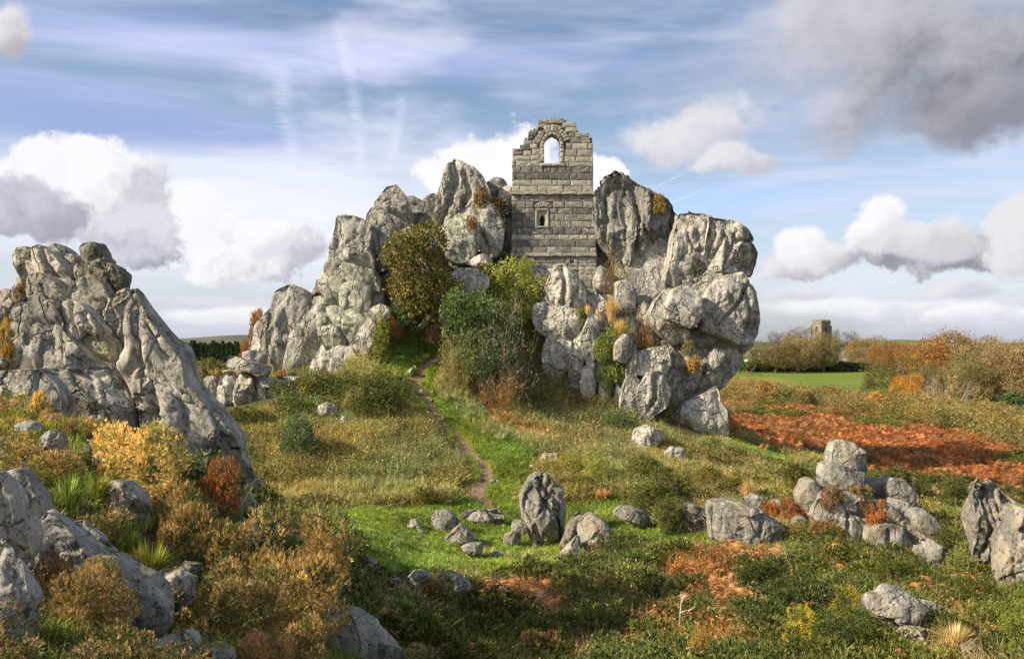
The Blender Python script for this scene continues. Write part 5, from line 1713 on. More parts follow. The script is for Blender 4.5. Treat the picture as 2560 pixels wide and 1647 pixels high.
heather('rust brown heather behind the large rounded boulder', R8, (640, 830, 470, 610), 'BROWN', Y=28.6, n=1400, size=1.3, tint=(1.5, 1.1, 0.9))
heather('dark brown heather beside the half hidden grey rock', R8, (800, 990, 440, 580), 'BROWN', Y=28.0, n=1400, size=1.3, tint=(1.3, 1.05, 0.9))
heather('brown heather draped between the long slab and the rock cluster', R8, (960, 1200, 580, 760), 'BROWN', Y=26.0, n=1600, size=1.2, tint=(1.2, 1.1, 1.0))
heather('brown heather in front of the long sloping slab', R8, (800, 1000, 640, 800), 'BROWN', Y=26.2, n=1600, size=1.2)
heather('pale straw heather at the bottom edge below the bare branch', R8, (150, 340, 1310, 1560), 'OLIVE', Y=15.3, n=2000, size=1.1, tint=(1.3, 1.1, 0.9))
heather('pink brown heather mound below the rock cluster', R8, (1210, 1480, 815, 960), 'HEATH', n=1800, size=1.2)
heather('dry pinkish heather in front of the long sloping slab beside bracken', R8, (990, 1180, 800, 900), 'HEATH', n=1600, size=1.2, tint=(0.95, 0.95, 1.2))
heather('small brown heather tuft on the shoulder of the pointed peak', R3, (1365, 1450, 190, 275), 'BROWN', Y=47.4, n=500, size=2.2)
heather('little brown heather cushion on the face of the pointed peak', R3, (1325, 1395, 355, 405), 'BROWN', Y=46.4, n=400, size=2.2)
heather('dark heather growing along the cleft above the dry stone patch', R3, (1450, 1545, 255, 320), 'BROWN', Y=47.6, n=600, size=2.0, tint=(0.7, 0.9, 0.7))
heather('brown moss and heather in the gap behind the tall crag', R3, (895, 990, 455, 520), 'BROWN', Y=46.6, n=500, size=2.2)
heather('brown heather tuft near the summit of the dark crag by the chapel', R4, (725, 800, 185, 250), 'OLIVE', Y=47.3, n=600, size=2.0, tint=(0.9, 0.75, 0.5))
heather('golden moss cushion on the chin of the overhanging crag', R4, (905, 990, 1020, 1075), 'GOLD', Y=44.6, n=600, size=2.0, tint=(0.75, 0.65, 0.5))
heather('small olive cushion on the jaw of the overhanging crag', R4, (880, 940, 945, 995), 'OLIVE', Y=44.6, n=400, size=2.2)
heather('orange fern clump in the crack at the base of the tall crag', R3, (290, 360, 1205, 1280), 'RUST', Y=42, n=500, size=2.2, tint=(0.8, 0.9, 0.9))
heather('thin brown heather on the outer shoulder of the tall crag', R3, (135, 215, 880, 1040), 'BROWN', Y=47.8, n=800, size=1.8, tint=(1.2, 1.2, 1.1))

# --- gorse and other bushes on the tor
gorse('dark gorse with a yellow end below the tall crag', R3, (400, 650, 1255, 1420), Y=40, n=2400, size=1.1)
gorse('yellow flowering gorse tip at the end of the dark gorse below the tall crag', R3, (410, 500, 1255, 1330), 'YELLOWG', Y=39.7, n=900, size=1.6)
gorse('big rounded olive gorse on the bank beside the path', R3, (715, 975, 1255, 1500), n=3000, size=1.0)
bush('round blue green holly bush standing on the open slope', R6, (1640, 1905, 95, 360), 'leafy', 'HOLLY', 'bush', 'holly_bush', n=3400, size=0.75)
gorse('low dark gorse spreading behind the near crag', R6, (1360, 1660, 60, 250), Y=37, n=2400, size=1.0)
gorse('gorse patch between the holly bush and the lone white boulder', R6, (1590, 1900, 20, 150), Y=38.5, n=2000, size=1.1)
gorse('small dark gorse alone in the brown tangle of the slope', R7, (160, 335, 112, 210), n=1200, size=1.4)
gorse('brown gorse at the lower edge of the tangle beside the path', R7, (495, 640, 330, 465), n=1500, size=1.3, tint=(1.3, 1.05, 1))
bush('olive bramble bush next to the path at the foot of the slope', R7, (620, 770, 335, 455), 'leafy', 'OLIVE', 'bush', 'bramble_bush', n=1600, size=0.9)
bush('light green bush behind the standing stone', R7, (1490, 1700, 75, 270), 'leafy', 'YGREEN', 'bush', 'leafy_bush', n=2200, size=0.8, tint=(0.8, 0.8, 0.8))
bush('bright yellow green bush above the domed boulder', R7, (1670, 1895, 95, 320), 'leafy', 'YGREEN', 'bush', 'leafy_bush', n=2600, size=0.75)
gorse('dark gorse between the bright bush and the domed boulder', R7, (1470, 1760, 250, 350), n=1800, size=1.2)
gorse('broad olive gorse uppermost on the slope under the overhanging crag', R7, (1920, 2290, 95, 300), n=2800, size=0.9, tint=(1.2, 1.1, 1))
gorse('tall olive gorse above the flat ridged slab', R7, (2000, 2390, 220, 500), n=3200, size=0.9)
gorse('dense gorse between the flat ridged slab and the upright grey boulder', R7, (2160, 2400, 420, 650), n=2600, size=1.0)
bush('ivy covered bush on the slope near the foot of the buttress', R4, (470, 625, 1305, 1420), 'leafy', 'HOLLY', 'bush', 'leafy_bush', n=1800, size=0.9, tint=(1.2, 1.25, 1.2))
gorse('pale gorse on the slope behind the long rounded boulder', R8, (180, 520, 250, 440), n=2200, size=1.1, tint=(1.3, 1.15, 1))
gorse('yellow green gorse at the edge of the brown slope', R8, (370, 560, 270, 400), 'YGREEN', Y=32.5, n=1500, size=1.3, tint=(0.7, 0.65, 0.6))
gorse('gorse at the crest of the slope against the orange field', R8, (780, 1000, 190, 310), Y=33.5, n=1600, size=1.3, tint=(1.2, 1, 0.9))
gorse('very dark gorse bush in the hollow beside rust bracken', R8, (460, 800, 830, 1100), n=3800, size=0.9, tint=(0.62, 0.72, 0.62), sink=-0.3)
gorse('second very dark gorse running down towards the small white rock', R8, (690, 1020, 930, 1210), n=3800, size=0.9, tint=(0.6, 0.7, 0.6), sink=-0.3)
gorse('large rounded green gorse below the blade shaped boulder', R8, (1430, 1810, 845, 1100), n=4200, size=0.85, tint=(0.75, 0.85, 0.6), sink=-0.3)
gorse('olive gorse between the large rounded one and the fluted slab', R8, (1740, 1980, 970, 1180), n=2600, size=1.0, tint=(0.8, 0.85, 0.7), sink=-0.3)
gorse('bright olive gorse at the foot of the fluted slab', R8, (1920, 2240, 975, 1260), n=3600, size=0.9, tint=(0.95, 1.0, 0.7), sink=-0.3)
bush('yellow green bush cut by the picture edge low down', R8, (2220, 2500, 1080, 1560), 'leafy', 'YGREEN', 'bush', 'leafy_bush', Y=15.5, n=3600, size=0.6, tint=(0.62, 0.68, 0.5))
gorse('yellow flowering gorse beside the broad sunlit slab', R8, (770, 1120, 1190, 1420), 'YELLOWG', Y=16.6, n=3400, size=0.85, tint=(1.25, 1.2, 1.0), sink=-0.4)
gorse('pale yellow gorse just uphill of the flowering one', R8, (1090, 1350, 1050, 1260), 'YELLOWG', Y=17.8, n=2200, size=1.0, tint=(0.8, 0.8, 0.9))
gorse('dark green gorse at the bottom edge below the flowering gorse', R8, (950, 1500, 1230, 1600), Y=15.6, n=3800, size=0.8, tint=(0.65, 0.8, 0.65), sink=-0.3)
gorse('grey green gorse beside the bare white branch', R8, (140, 350, 1065, 1260), n=2000, size=1.1, tint=(1.0, 1.1, 1.1))
gorse('dark scrub bush standing between the blade boulder and the fluted slab', R8, (1810, 2060, 640, 960), Y=25.6, n=2600, size=1.0, tint=(0.8, 0.7, 0.7))
bush('yellow green scrub bush behind the rock cluster', R8, (1740, 1990, 480, 680), 'leafy', 'YGREEN', 'bush', 'leafy_bush', Y=30, n=2200, size=0.8, tint=(0.75, 0.75, 0.65))
gorse('dark gorse beyond the rock cluster against the orange field', R8, (1830, 2040, 330, 520), Y=33, n=1800, size=1.2, tint=(0.8, 0.75, 0.7))
gorse('dark gorse above the fluted slab at the picture edge', R8, (2230, 2480, 370, 560), Y=31, n=1800, size=1.2, tint=(0.9, 0.9, 0.8))
gorse('low dark gorse strip across the hollow behind the rock pillar', R8, (1320, 1760, 240, 420), Y=35, n=2600, size=1.1, tint=(0.75, 0.75, 0.75))
gorse('gorse clump with bracken behind the upright grey boulder', R8, (-60, 220, 280, 470), Y=31, n=2200, size=1.1, tint=(1.1, 1.1, 0.9))
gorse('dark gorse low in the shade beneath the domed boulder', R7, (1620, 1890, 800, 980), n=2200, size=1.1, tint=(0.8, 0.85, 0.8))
gorse('low brown gorse sprawling at the bottom edge in the middle', R7, (1230, 1520, 1340, 1560), 'BROWN', Y=16.6, n=2200, size=1.1)
bush('dark green leafy bush low in the shaded hollow', R7, (1200, 1520, 1060, 1200), 'leafy', 'HOLLY', 'bush', 'leafy_bush', n=2200, size=0.8)
# --- gorse out in the bracken
for lb, bx, t in [('dark gorse at the near rim of the orange field beside the pillar', (955, 1115, 98, 175), 1), ('small gorse close behind the rock pillar', (1015, 1115, 178, 250), .9), ('largest rounded gorse bush alone in the orange field', (1680, 1870, 172, 270), 1),
                  ('tiny gorse just past the rock pillar', (1335, 1395, 165, 215), 1), ('faint gorse clump in the orange field above the notched slab', (1820, 1900, 320, 380), 1.1)]:
    gorse(lb, R8, bx, n=1000, size=1.5, tint=(t, t, t), group=None)
for lb, bx in [('dark gorse farthest into the orange field near the crag', (365, 470, 1060, 1130)), ('low gorse trailing beside the farthest one', (460, 560, 1080, 1135)), ('olive speck of gorse in orange bracken', (585, 645, 1105, 1165))]:
    gorse(lb, R5, bx, n=800, size=1.6)

# --- ivy, thorn and the big bush under the chapel
bush('yellow green ivy climbing the rock under the chapel corner', R1, (-95, 385, 1170, 1500), 'leafy', 'IVY', 'ivy', 'ivy', Y=46.0, n=5200, size=0.62, tint=(1.55, 1.45, 1.2))
bush('ivy tongue reaching up the chapel wall base', R1, (200, 350, 1130, 1290), 'leafy', 'IVY', 'ivy', 'ivy', Y=46.6, n=2800, size=0.7, tint=(1.5, 1.4, 1.2))
bush('mossy yellow ivy hanging beside the pale pyramid block', R1, (300, 480, 1270, 1500), 'leafy', 'OLIVE', 'ivy', 'ivy', Y=46.0, n=1600, size=0.8, tint=(1.0, 1.1, 0.7))
bush('column of bright ivy hanging down the cleft of the buttress', R4, (432, 585, 880, 1240), 'leafy', 'IVY', 'ivy', 'ivy', Y=44.2, n=2600, size=0.9, dpt=0.5)
bush('dark ivy thread at the foot of the buttress cleft', R4, (490, 560, 1180, 1300), 'leafy', 'HOLLY', 'ivy', 'ivy', Y=44.0, n=700, size=1.4)
bush('small ivy knot on the face of the buttress', R4, (325, 385, 765, 815), 'leafy', 'IVY', 'ivy', 'ivy', Y=44.6, n=400, size=2.0)
bush('brown bramble tangle filling the gully beside the overhang', R4, (590, 770, 780, 1010), 'twiggy', 'ORANGE', 'bramble', 'bramble_bush', Y=45.0, n=2200, size=0.9, tint=(0.75, 0.75, 0.7))
bush('rusty grass and fern in the gully between the chapel and the dark crag', R4, (440, 640, 470, 690), 'twiggy', 'OLIVE', 'bramble', 'bramble_bush', Y=46.6, n=2200, size=0.9, tint=(0.8, 0.65, 0.45))
bush('olive mossy growth on the ledge above the ivy column', R4, (520, 640, 830, 930), 'twiggy', 'YELLOWG', 'bramble', 'bramble_bush', Y=44.8, n=1400, size=1.1)
bush('yellow leaved ivy bush against the lower end of the tall crag', R3, (800, 925, 905, 1100), 'leafy', 'IVY', 'ivy', 'ivy', Y=42.5, n=1600, size=0.9, tint=(0.9, 0.85, 0.8))
bush('rust red bramble beside the yellow leaved ivy', R3, (890, 985, 885, 960), 'twiggy', 'BROWN', 'bramble', 'bramble_bush', Y=42.9, n=900, size=1.2, tint=(1.2, 0.9, 0.8))
bush('dense dark green bush on the knoll below the chapel', R3, (1200, 1600, 760, 1090), 'leafy', 'HOLLY', 'bush', 'leafy_bush', Y=42.6, n=5200, size=0.6, tint=(1.35, 1.3, 1.0))
bush('wide grey tangle of bare thorn twigs next to the dense green bush', R3, (1330, 1700, 800, 1200), 'twiggy', 'GREYTW', 'thorn bush', 'thorn_bush', Y=42.2, n=5200, size=0.8)
bush('dark ivy grown bush behind the bare thorn twigs', R3, (1400, 1640, 850, 1160), 'leafy', 'HOLLY', 'bush', 'leafy_bush', Y=42.8, n=3000, size=0.7, tint=(1.1, 1.0, 0.9))
bush('brown thorn scrub on the slope between path and green bush', R3, (1165, 1420, 1000, 1220), 'twiggy', 'OLIVE', 'thorn bush', 'thorn_bush', Y=41.6, n=3000, size=0.9)
bush('low brown scrub under the bare thorn at the edge of the bracken', R3, (1380, 1660, 1210, 1330), 'twiggy', 'ORANGE', 'thorn bush', 'thorn_bush', Y=41.4, n=2600, size=0.9, tint=(0.8, 0.85, 0.9))

# --- long grass clumps
def tussock(label, R, box, pal, **kw):
    return bush(label, R, box, 'tussock', pal, 'grass clump', 'grass_clump', **kw)
SEDGE = [(0.16, 0.22, 0.035), (0.22, 0.27, 0.05), (0.10, 0.15, 0.025), (0.30, 0.28, 0.06)]
tussock('bright green sedge clump in the hollow above the smooth slab', R6, (255, 520, 390, 720), 'SEDGE', Y=8.6, n=520, size=1.3)
tussock('sedge leaning against the flat topped lichened boulder', R6, (430, 700, 390, 600), 'SEDGE', Y=9.4, n=420, size=1.3, tint=(1.1, 1, .8))
tussock('olive grass clump beside the pale lichened boulder', R6, (620, 880, 730, 940), 'SEDGE', Y=8.5, n=420, size=1.3, tint=(0.8, 0.75, 0.7))
tussock('broad arching grass clump above the pale lichened boulder', R6, (720, 1040, 770, 1010), 'SEDGE', Y=8.1, n=520, size=1.2, tint=(1.2, 0.95, 0.7))
tussock('small dark grass tuft in the gap below the sloping slab', R6, (930, 1070, 1280, 1430), 'SEDGE', Y=7.2, n=240, size=1.6, tint=(0.7, 0.8, 0.9))
tussock('green grass tuft by the small rock at the picture edge', R6, (40, 170, 260, 350), 'SEDGE', Y=10.1, n=240, size=1.6)
tussock('big tuft of golden grass blowing beside the broad sunlit slab', R8, (1770, 2110, 1220, 1420), 'STRAW', Y=16.2, n=520, size=1.0)
tussock('golden grass tuft sprouting at the foot of the chapel pier', R4, (460, 580, 680, 780), 'STRAW', Y=45.2, n=300, size=1.6)
tussock('yellow grass tuft lower on the buttress beneath the pier tuft', R4, (500, 610, 790, 900), 'STRAW', Y=44.6, n=300, size=1.6, tint=(0.9, 0.9, 0.6))
tussock('small straw tuft on the buttress beside the ivy knot', R4, (370, 420, 725, 790), 'STRAW', Y=45, n=160, size=2.4)
tussock('short straw tuft above the upright slabs of the buttress', R4, (415, 470, 765, 815), 'STRAW', Y=44.8, n=160, size=2.4, tint=(1, .95, .7))
tussock('tall dry grass stand on the slope under the overhang', R8, (210, 330, 120, 300), 'STRAW', Y=34, n=300, size=1.0, tint=(0.9, 0.85, 0.8))
tussock('pale dry grass stand farther along the slope', R8, (480, 640, 250, 440), 'STRAW', Y=31.5, n=340, size=1.0, tint=(0.9, 0.85, 0.8))
tussock('flattened straw heap beside the bright grass and domed boulder', R7, (1700, 1910, 320, 420), 'STRAW', n=300, size=1.3, tint=(0.95, 0.8, 0.7))
tussock('straw tuft leaning over on the tangled slope', R7, (450, 560, 170, 230), 'STRAW', n=200, size=1.6)

# --- dead wood
def stick(label, R, lines, Y, r, name='dead_branch', mat=M_DEADWOOD):
    mb = MB()
    rs = random.Random(len(label))
    o0 = None
    for ln in lines:
        w = unproj(px(R, ln), Y)
        ptsw = [Vector((a[0], a[1] + rs.uniform(-.05, .05) + 0.05 * i, a[2])) for i, a in enumerate(w)]
        if o0 is None:
            o0 = ptsw[0].copy()
        mb.tube([p - o0 for p in ptsw], [r * (1 - 0.6 * i / max(1, len(ptsw) - 1)) for i in range(len(ptsw))], 5)
    o = mb.build(name, mat, None, True)
    o.location = o0
    return tag(o, label, 'branch')
stick('bare white forked branch standing up out of the scrub', R8, ["108,1275 115,1200 122,1130 125,1078", "114,1205 150,1190 185,1195 220,1240", "165,1192 195,1170 213,1160", "120,1140 140,1110 155,1112", "122,1110 145,1085 152,1078"], 17.2, 0.019)
stick('curling pale dead twig lying over the dark hollow', R7, ["1250,1385 1270,1410 1300,1395 1330,1412 1370,1390 1420,1375", "1330,1412 1300,1440", "1270,1410 1255,1370"], 16.6, 0.018)
stick('arched thin grey twig at the bottom edge', R8, ["135,1490 150,1450 190,1435 240,1440", "190,1436 200,1465"], 15.0, 0.014)

# --- the crooked tree on the tor
def limb(mb, p, d, L, r, depth, ends, rs, gn=0.25, split=(2, 3), shrink=0.72):
    pts_, rad = [p], [r]
    q = p.copy()
    n = 3
    for i in range(n):
        d = (d + Vector((rs.uniform(-1, 1), rs.uniform(-1, 1), rs.uniform(-0.7, 1))) * gn).normalized()
        q = q + d * L / n
        pts_.append(q.copy())
        rad.append(r * (1 - 0.42 * (i + 1) / n))
        if depth <= 1:
            ends.append((q.copy(), d.copy()))
    mb.tube(pts_, rad, 6 if depth > 2 else 4 if depth > 1 else 3)
    if depth <= 0:
        return
    for i in range(rs.randint(*split)):
        a = Vector((rs.uniform(-1, 1), rs.uniform(-1, 1), rs.uniform(-0.25, 0.9)))
        nd = (d * 0.75 + a * 0.85).normalized()
        limb(mb, pts_[-1] if i else pts_[rs.choice((2, 3))], nd, L * shrink * rs.uniform(0.8, 1.15), rad[-1] * 0.82, depth - 1, ends, rs, gn, split, shrink)


def tree_meshes(seed, pal, leaf, nl, spread, depth=4, trunk=0.22, bark=None, kind='leaf', lean=(0, 0), stems=1):
    """unit tree: 1 high, crown about 1 across; returns trunk mesh and crown mesh"""
    rs = random.Random(seed)
    mb = MB()
    ends = []
    for s in range(stems):
        a = rs.uniform(0, 6.28)
        d = Vector((lean[0] + (0.5 * math.cos(a) if stems > 1 else 0), lean[1] + (0.5 * math.sin(a) if stems > 1 else 0), 1)).normalized()
        limb(mb, Vector((0.02 * math.cos(a), 0.02 * math.sin(a), 0)), d, trunk, 0.030 if stems == 1 else 0.018, depth, ends, rs, 0.22, (2, 3) if stems == 1 else (2, 3), 0.76)
    E = np.array([e[0][:] for e in ends])
    Dr = np.array([e[1][:] for e in ends])
    i = PR.integers(0, len(E), nl)
    p = E[i] + PR.normal(size=(nl, 3)) * spread
    dd = unit(Dr[i] + rand_dir(nl) * 0.6)
    V = np.array(mb.v)
    lo, hi = np.percentile(p, 1, 0), np.percentile(p, 99, 0)
    c = (lo + hi) / 2
    sc = np.array((1 / (hi[0] - lo[0]), 1 / (hi[1] - lo[1]), 1 / hi[2]))
    fx = np.array((c[0], c[1], 0))
    h = np.clip(V[:, 2:3] / 0.25, 0, 1)
    V = (V - fx * h) * sc
    p = (p - fx) * sc
    cols = pick(nl, pal, pos=p, freq=3.5, seed=seed)
    if kind == 'leaf':
        parts = [soup(p, unit(rand_dir(nl) + np.array((0, 0, -0.2))), leaf * PR.uniform(0.6, 1.4, nl), leaf * 0.8, cols, 'leaf')]
    else:
        parts = [soup(p, unit(dd + np.array((0, 0, 0.25))), leaf * 2.4 * PR.uniform(0.6, 1.4, nl), leaf * 0.26, cols), soup(p[:nl // 3], rand_dir(nl // 3), leaf * 0.7, leaf * 0.5, cols[:nl // 3], 'leaf')]
    v, f, cc = join(parts)
    cr = mesh_np('crown', v, f, M_LEAF, False, cc, link=False).data
    me = bpy.data.meshes.new('trunk')
    me.from_pydata([tuple(q) for q in V], [], mb.f)
    me.materials.append(bark or M_BARK)
    me.polygons.foreach_set('use_smooth', [True] * len(me.polygons))
    return me, cr


def plant_tree(name, label, cat, loc, w, h, meshes, rz=0.0, tint=(1, 1, 1), group=None, dy=None):
    t = empty(name, loc, label, cat, group)
    t.rotation_euler = (0, 0, rz)
    t.scale = (w, dy or w, h)
    a = bpy.data.objects.new('trunk', meshes[0])
    b = bpy.data.objects.new('crown', meshes[1])
    for o in (a, b):
        COL.objects.link(o)
        o.parent = t
    a.scale = (0.62, 0.62, 0.9)
    b.color = (*tint, 1)
    return t


OAKM = (tree_meshes(5, OAK, 0.052, 300, 0.035, depth=4, trunk=0.24, bark=M_PALEBARK, lean=(0.1, 0))[0], proto('leafy', 'OAK', 3, 7500, 0.62, 1.15))
P = unproj(px(R3, [(885, 940), (1285, 940), (1085, 425), (1045, 935)]), 44.2)
plant_tree('crooked_tree', 'crooked small oak with yellow brown leaves growing under the pointed peak', 'tree', (P[2, 0], 44.4, P[3, 2] - 0.3), (P[1, 0] - P[0, 0]) * 1.05, P[2, 2] - P[3, 2] + 0.4, OAKM, 0.4)
bush('dark green understorey bush at the foot of the crooked oak', R3, (900, 1080, 780, 930), 'leafy', 'HOLLY', 'bush', 'leafy_bush', Y=43.6, n=1800, size=0.9)
bush('brown shaded scrub beside the oak trunk', R3, (1080, 1260, 830, 960), 'twiggy', 'BROWN', 'thorn bush', 'thorn_bush', Y=43.8, n=1600, size=1.0)

# ------------------------------------------------------------------ ground cover that nobody could count
def source(name, vfc):
    o = mesh_np(name, vfc[0], vfc[1], M_LEAFI, False, vfc[2], link=False)
    return o


def tuft(n, h, pal, lean=0.5, wdt=0.012, spread=0.09):
    a = PR.uniform(0, 6.28, n)
    r0 = spread * np.sqrt(PR.uniform(0, 1, n))
    b = np.stack((r0 * np.cos(a), r0 * np.sin(a), np.full(n, -0.03)), 1)
    a2 = a + PR.normal(size=n) * 0.8
    out = np.stack((np.cos(a2), np.sin(a2), np.zeros(n)), 1)
    hh = h * PR.uniform(0.5, 1.1, n)[:, None]
    ln = lean * PR.uniform(0.1, 1.0, n)[:, None]
    up = np.array((0, 0, 1.0))
    m1 = b + up * hh * 0.6 + out * ln * hh * 0.35
    tip = b + up * hh * (1 - 0.3 * ln) + out * ln * hh * 1.0
    side = unit(np.cross(out, up) + rand_dir(n) * 0.3) * wdt * 0.5
    v = np.stack((b - side, b + side, m1 - side, m1 + side, tip), 1)
    o = (np.arange(n) * 5)[:, None]
    f = np.concatenate((o + np.array((0, 1, 3)), o + np.array((0, 3, 2)), o + np.array((2, 3, 4))), 1).reshape(-1, 3)
    return v.reshape(-1, 3), f, np.repeat(pick(n, pal), 5, 0)


def fern(nf, L, pal):
    """a clump of bracken: arching fronds with paired leaflets"""
    parts = []
    for k in range(nf):
        a = PR.uniform(0, 6.28)
        out = np.array((math.cos(a), math.sin(a), 0))
        sd = np.array((-math.sin(a), math.cos(a), 0))
        l = L * PR.uniform(0.7, 1.2)
        t = np.linspace(0.12, 1.0, 15)
        rise = PR.uniform(0.45, 0.95)
        P_ = out * (t * l * 0.75)[:, None] + np.array((0, 0, 1.0)) * (l * rise * np.sin(t * 2.3) * 0.85)[:, None] + sd * (0.12 * l * t ** 2 * PR.normal())[:, None]
        T_ = unit(np.gradient(P_, axis=0))
        c = pick(1, pal)
        w = 0.26 * l * np.sin(np.clip(t * 1.15, 0, 1) * math.pi * 0.93 + 0.2).clip(0.12, 1)
        for s in (-1, 1):
            ax = unit(sd * s + T_ * 0.55 + np.array((0, 0, -0.25)) + PR.normal(size=(15, 3)) * 0.12)
            b = P_
            side = T_ * (0.022 * l)
            v = np.stack((b - side, b + side, b + ax * w[:, None]), 1).reshape(-1, 3)
            parts.append((v, np.arange(45).reshape(15, 3), np.repeat(c * PR.uniform(0.65, 1.35, (15, 1)), 3, 0)))
        v = np.stack((P_[:-1] - sd * 0.008, P_[:-1] + sd * 0.008, P_[1:]), 1).reshape(-1, 3)
        parts.append((v, np.arange(42).reshape(14, 3), np.repeat(c * 0.8 * np.ones((14, 1)), 3, 0)))
    return join(parts)


def tangle(n, h, pal, twigs=0.5):
    """low bramble and dead stems: arching wiry stems with small leaves"""
    p = PR.normal(size=(n, 3)) * np.array((0.20, 0.20, 0.0)) + np.array((0, 0, 1.0)) * (h * PR.uniform(0, 1, n) ** 0.7)[:, None]
    c = pick(n, pal)
    parts = [soup(p, rand_dir(n), 0.055 * PR.uniform(0.6, 1.5, n), 0.034, c, 'leaf')]
    m = int(n * twigs)
    q = PR.normal(size=(m, 3)) * np.array((0.16, 0.16, 0.0))
    d = unit(np.array((0, 0, 0.8)) + rand_dir(m))
    d[:, 2] = np.abs(d[:, 2])
    parts.append(soup(q, d, h * PR.uniform(0.7, 1.7, m), 0.012, pick(m, STRAW) * 0.85))
    return join(parts)


def low_gorse(n, h, pal):
    p, d = lobes_points(n, 7, int(PR.integers(1, 999)), 0.7)
    p = p * np.array((0.8, 0.8, h))
    c = pick(n, pal, pos=p, freq=5)
    parts = []
    for k in range(4):
        ax = unit(d * 0.8 + np.array((0, 0, 0.35)) + rand_dir(n) * 0.7)
        parts.append(soup(p, ax, 0.075 * PR.uniform(0.6, 1.3, n), 0.026, c * PR.uniform(0.75, 1.25, (n, 1))))
    return join(parts)


def cover(name, sources, xy, zoff=0.0, smin=0.7, smax=1.3, tint=None, tv=0.18, tilt=0.2):
    """plants of a kind set out over the ground as ONE object of many instances"""
    n = len(xy)
    z = terrain_n(xy[:, 0], xy[:, 1]) + zoff
    me = bpy.data.meshes.new(name)
    me.vertices.add(n)
    me.vertices.foreach_set('co', np.c_[xy, z].astype(np.float32).ravel())
    at = me.attributes.new('scl', 'FLOAT', 'POINT')
    at.data.foreach_set('value', PR.uniform(smin, smax, n).astype(np.float32))
    at = me.attributes.new('rot', 'FLOAT_VECTOR', 'POINT')
    at.data.foreach_set('vector', np.c_[PR.normal(size=(n, 2)) * tilt, PR.uniform(0, 6.283, n)].astype(np.float32).ravel())
    at = me.attributes.new('pickid', 'INT', 'POINT')
    at.data.foreach_set('value', PR.integers(0, len(sources), n).astype(np.int32))
    tt = np.ones((n, 4), np.float32)
    base = np.ones((n, 3)) if tint is None else tint
    pat = fbm(np.c_[xy * 0.9, np.zeros(n)], 3, 0.6, 21)[:, None]
    tt[:, :3] = base * (1 + tv * PR.normal(size=(n, 1)) + 0.30 * pat).clip(0.45, 1.7) * (1 + np.array((0.10, 0.0, -0.08)) * np.clip(fbm(np.c_[xy * 0.45, np.full(n, 5.0)], 3, 0.6, 77)[:, None], -1, 1) * 1.6)
    at = me.attributes.new('tint', 'FLOAT_COLOR', 'POINT')
    at.data.foreach_set('color', tt.ravel())
    me.materials.append(M_LEAFI)
    o = bpy.data.objects.new(name, me)
    COL.objects.link(o)
    c = bpy.data.collections.new(name + '_sources')
    for i, s in enumerate(sources):
        s.name = '%s_source_%02d' % (name, i)
        c.objects.link(s)
    ng = bpy.data.node_groups.new(name, 'GeometryNodeTree')
    ng.interface.new_socket('Geometry', in_out='INPUT', socket_type='NodeSocketGeometry')
    ng.interface.new_socket('Geometry', in_out='OUTPUT', socket_type='NodeSocketGeometry')
    N, Lk = ng.nodes, ng.links
    gi, go = N.new('NodeGroupInput'), N.new('NodeGroupOutput')
    ci = N.new('GeometryNodeCollectionInfo')
    ci.inputs['Collection'].default_value = c
    ci.inputs['Separate Children'].default_value = True
    ci.inputs['Reset Children'].default_value = True
    ip = N.new('GeometryNodeInstanceOnPoints')
    ip.inputs['Pick Instance'].default_value = True

    def attr(nm, ty):
        a = N.new('GeometryNodeInputNamedAttribute')
        a.data_type = ty
        a.inputs['Name'].default_value = nm
        return a.outputs['Attribute']
    e2r = N.new('FunctionNodeEulerToRotation')
    Lk.new(attr('rot', 'FLOAT_VECTOR'), e2r.inputs[0])
    Lk.new(gi.outputs[0], ip.inputs['Points'])
    Lk.new(ci.outputs[0], ip.inputs['Instance'])
    Lk.new(attr('pickid', 'INT'), ip.inputs['Instance Index'])
    Lk.new(e2r.outputs[0], ip.inputs['Rotation'])
    Lk.new(attr('scl', 'FLOAT'), ip.inputs['Scale'])
    Lk.new(ip.outputs[0], go.inputs[0])
    md = o.modifiers.new('cover', 'NODES')
    md.node_group = ng
    return tag(o, kind='stuff')


def area_points(polys, dens, near=None):
    out = []
    for p in polys:
        lo, hi = p.min(0), p.max(0)
        m = int((hi[0] - lo[0]) * (hi[1] - lo[1]) * dens)
        q = PR.uniform(lo, hi, (m, 2))
        w = np.c_[fbm(np.c_[q * 0.6, np.zeros(m)], 2, 0.6, 31), fbm(np.c_[q * 0.6, np.zeros(m)], 2, 0.6, 57)] * 0.5
        out.append(q[in_poly(q + w, p)])
    return np.concatenate(out)


def in_view(xy, margin=330):
    z = terrain(xy[:, 0], xy[:, 1])
    q = proj(np.c_[xy, z])
    return (xy[:, 1] > 2) & (q[:, 0] > -margin) & (q[:, 0] < 2560 + margin) & (q[:, 1] > 500) & (q[:, 1] < 1647 + margin * 1.5)


_mead = (px(RD, "860,1330 830,1262 700,1215 960,1190 1050,1190 1120,1170 1225,1180 1330,1190 1420,1160 1530,1190 1570,1250 1500,1280 1420,1275 1200,1335 1150,1370 1060,1335"), 26.0)


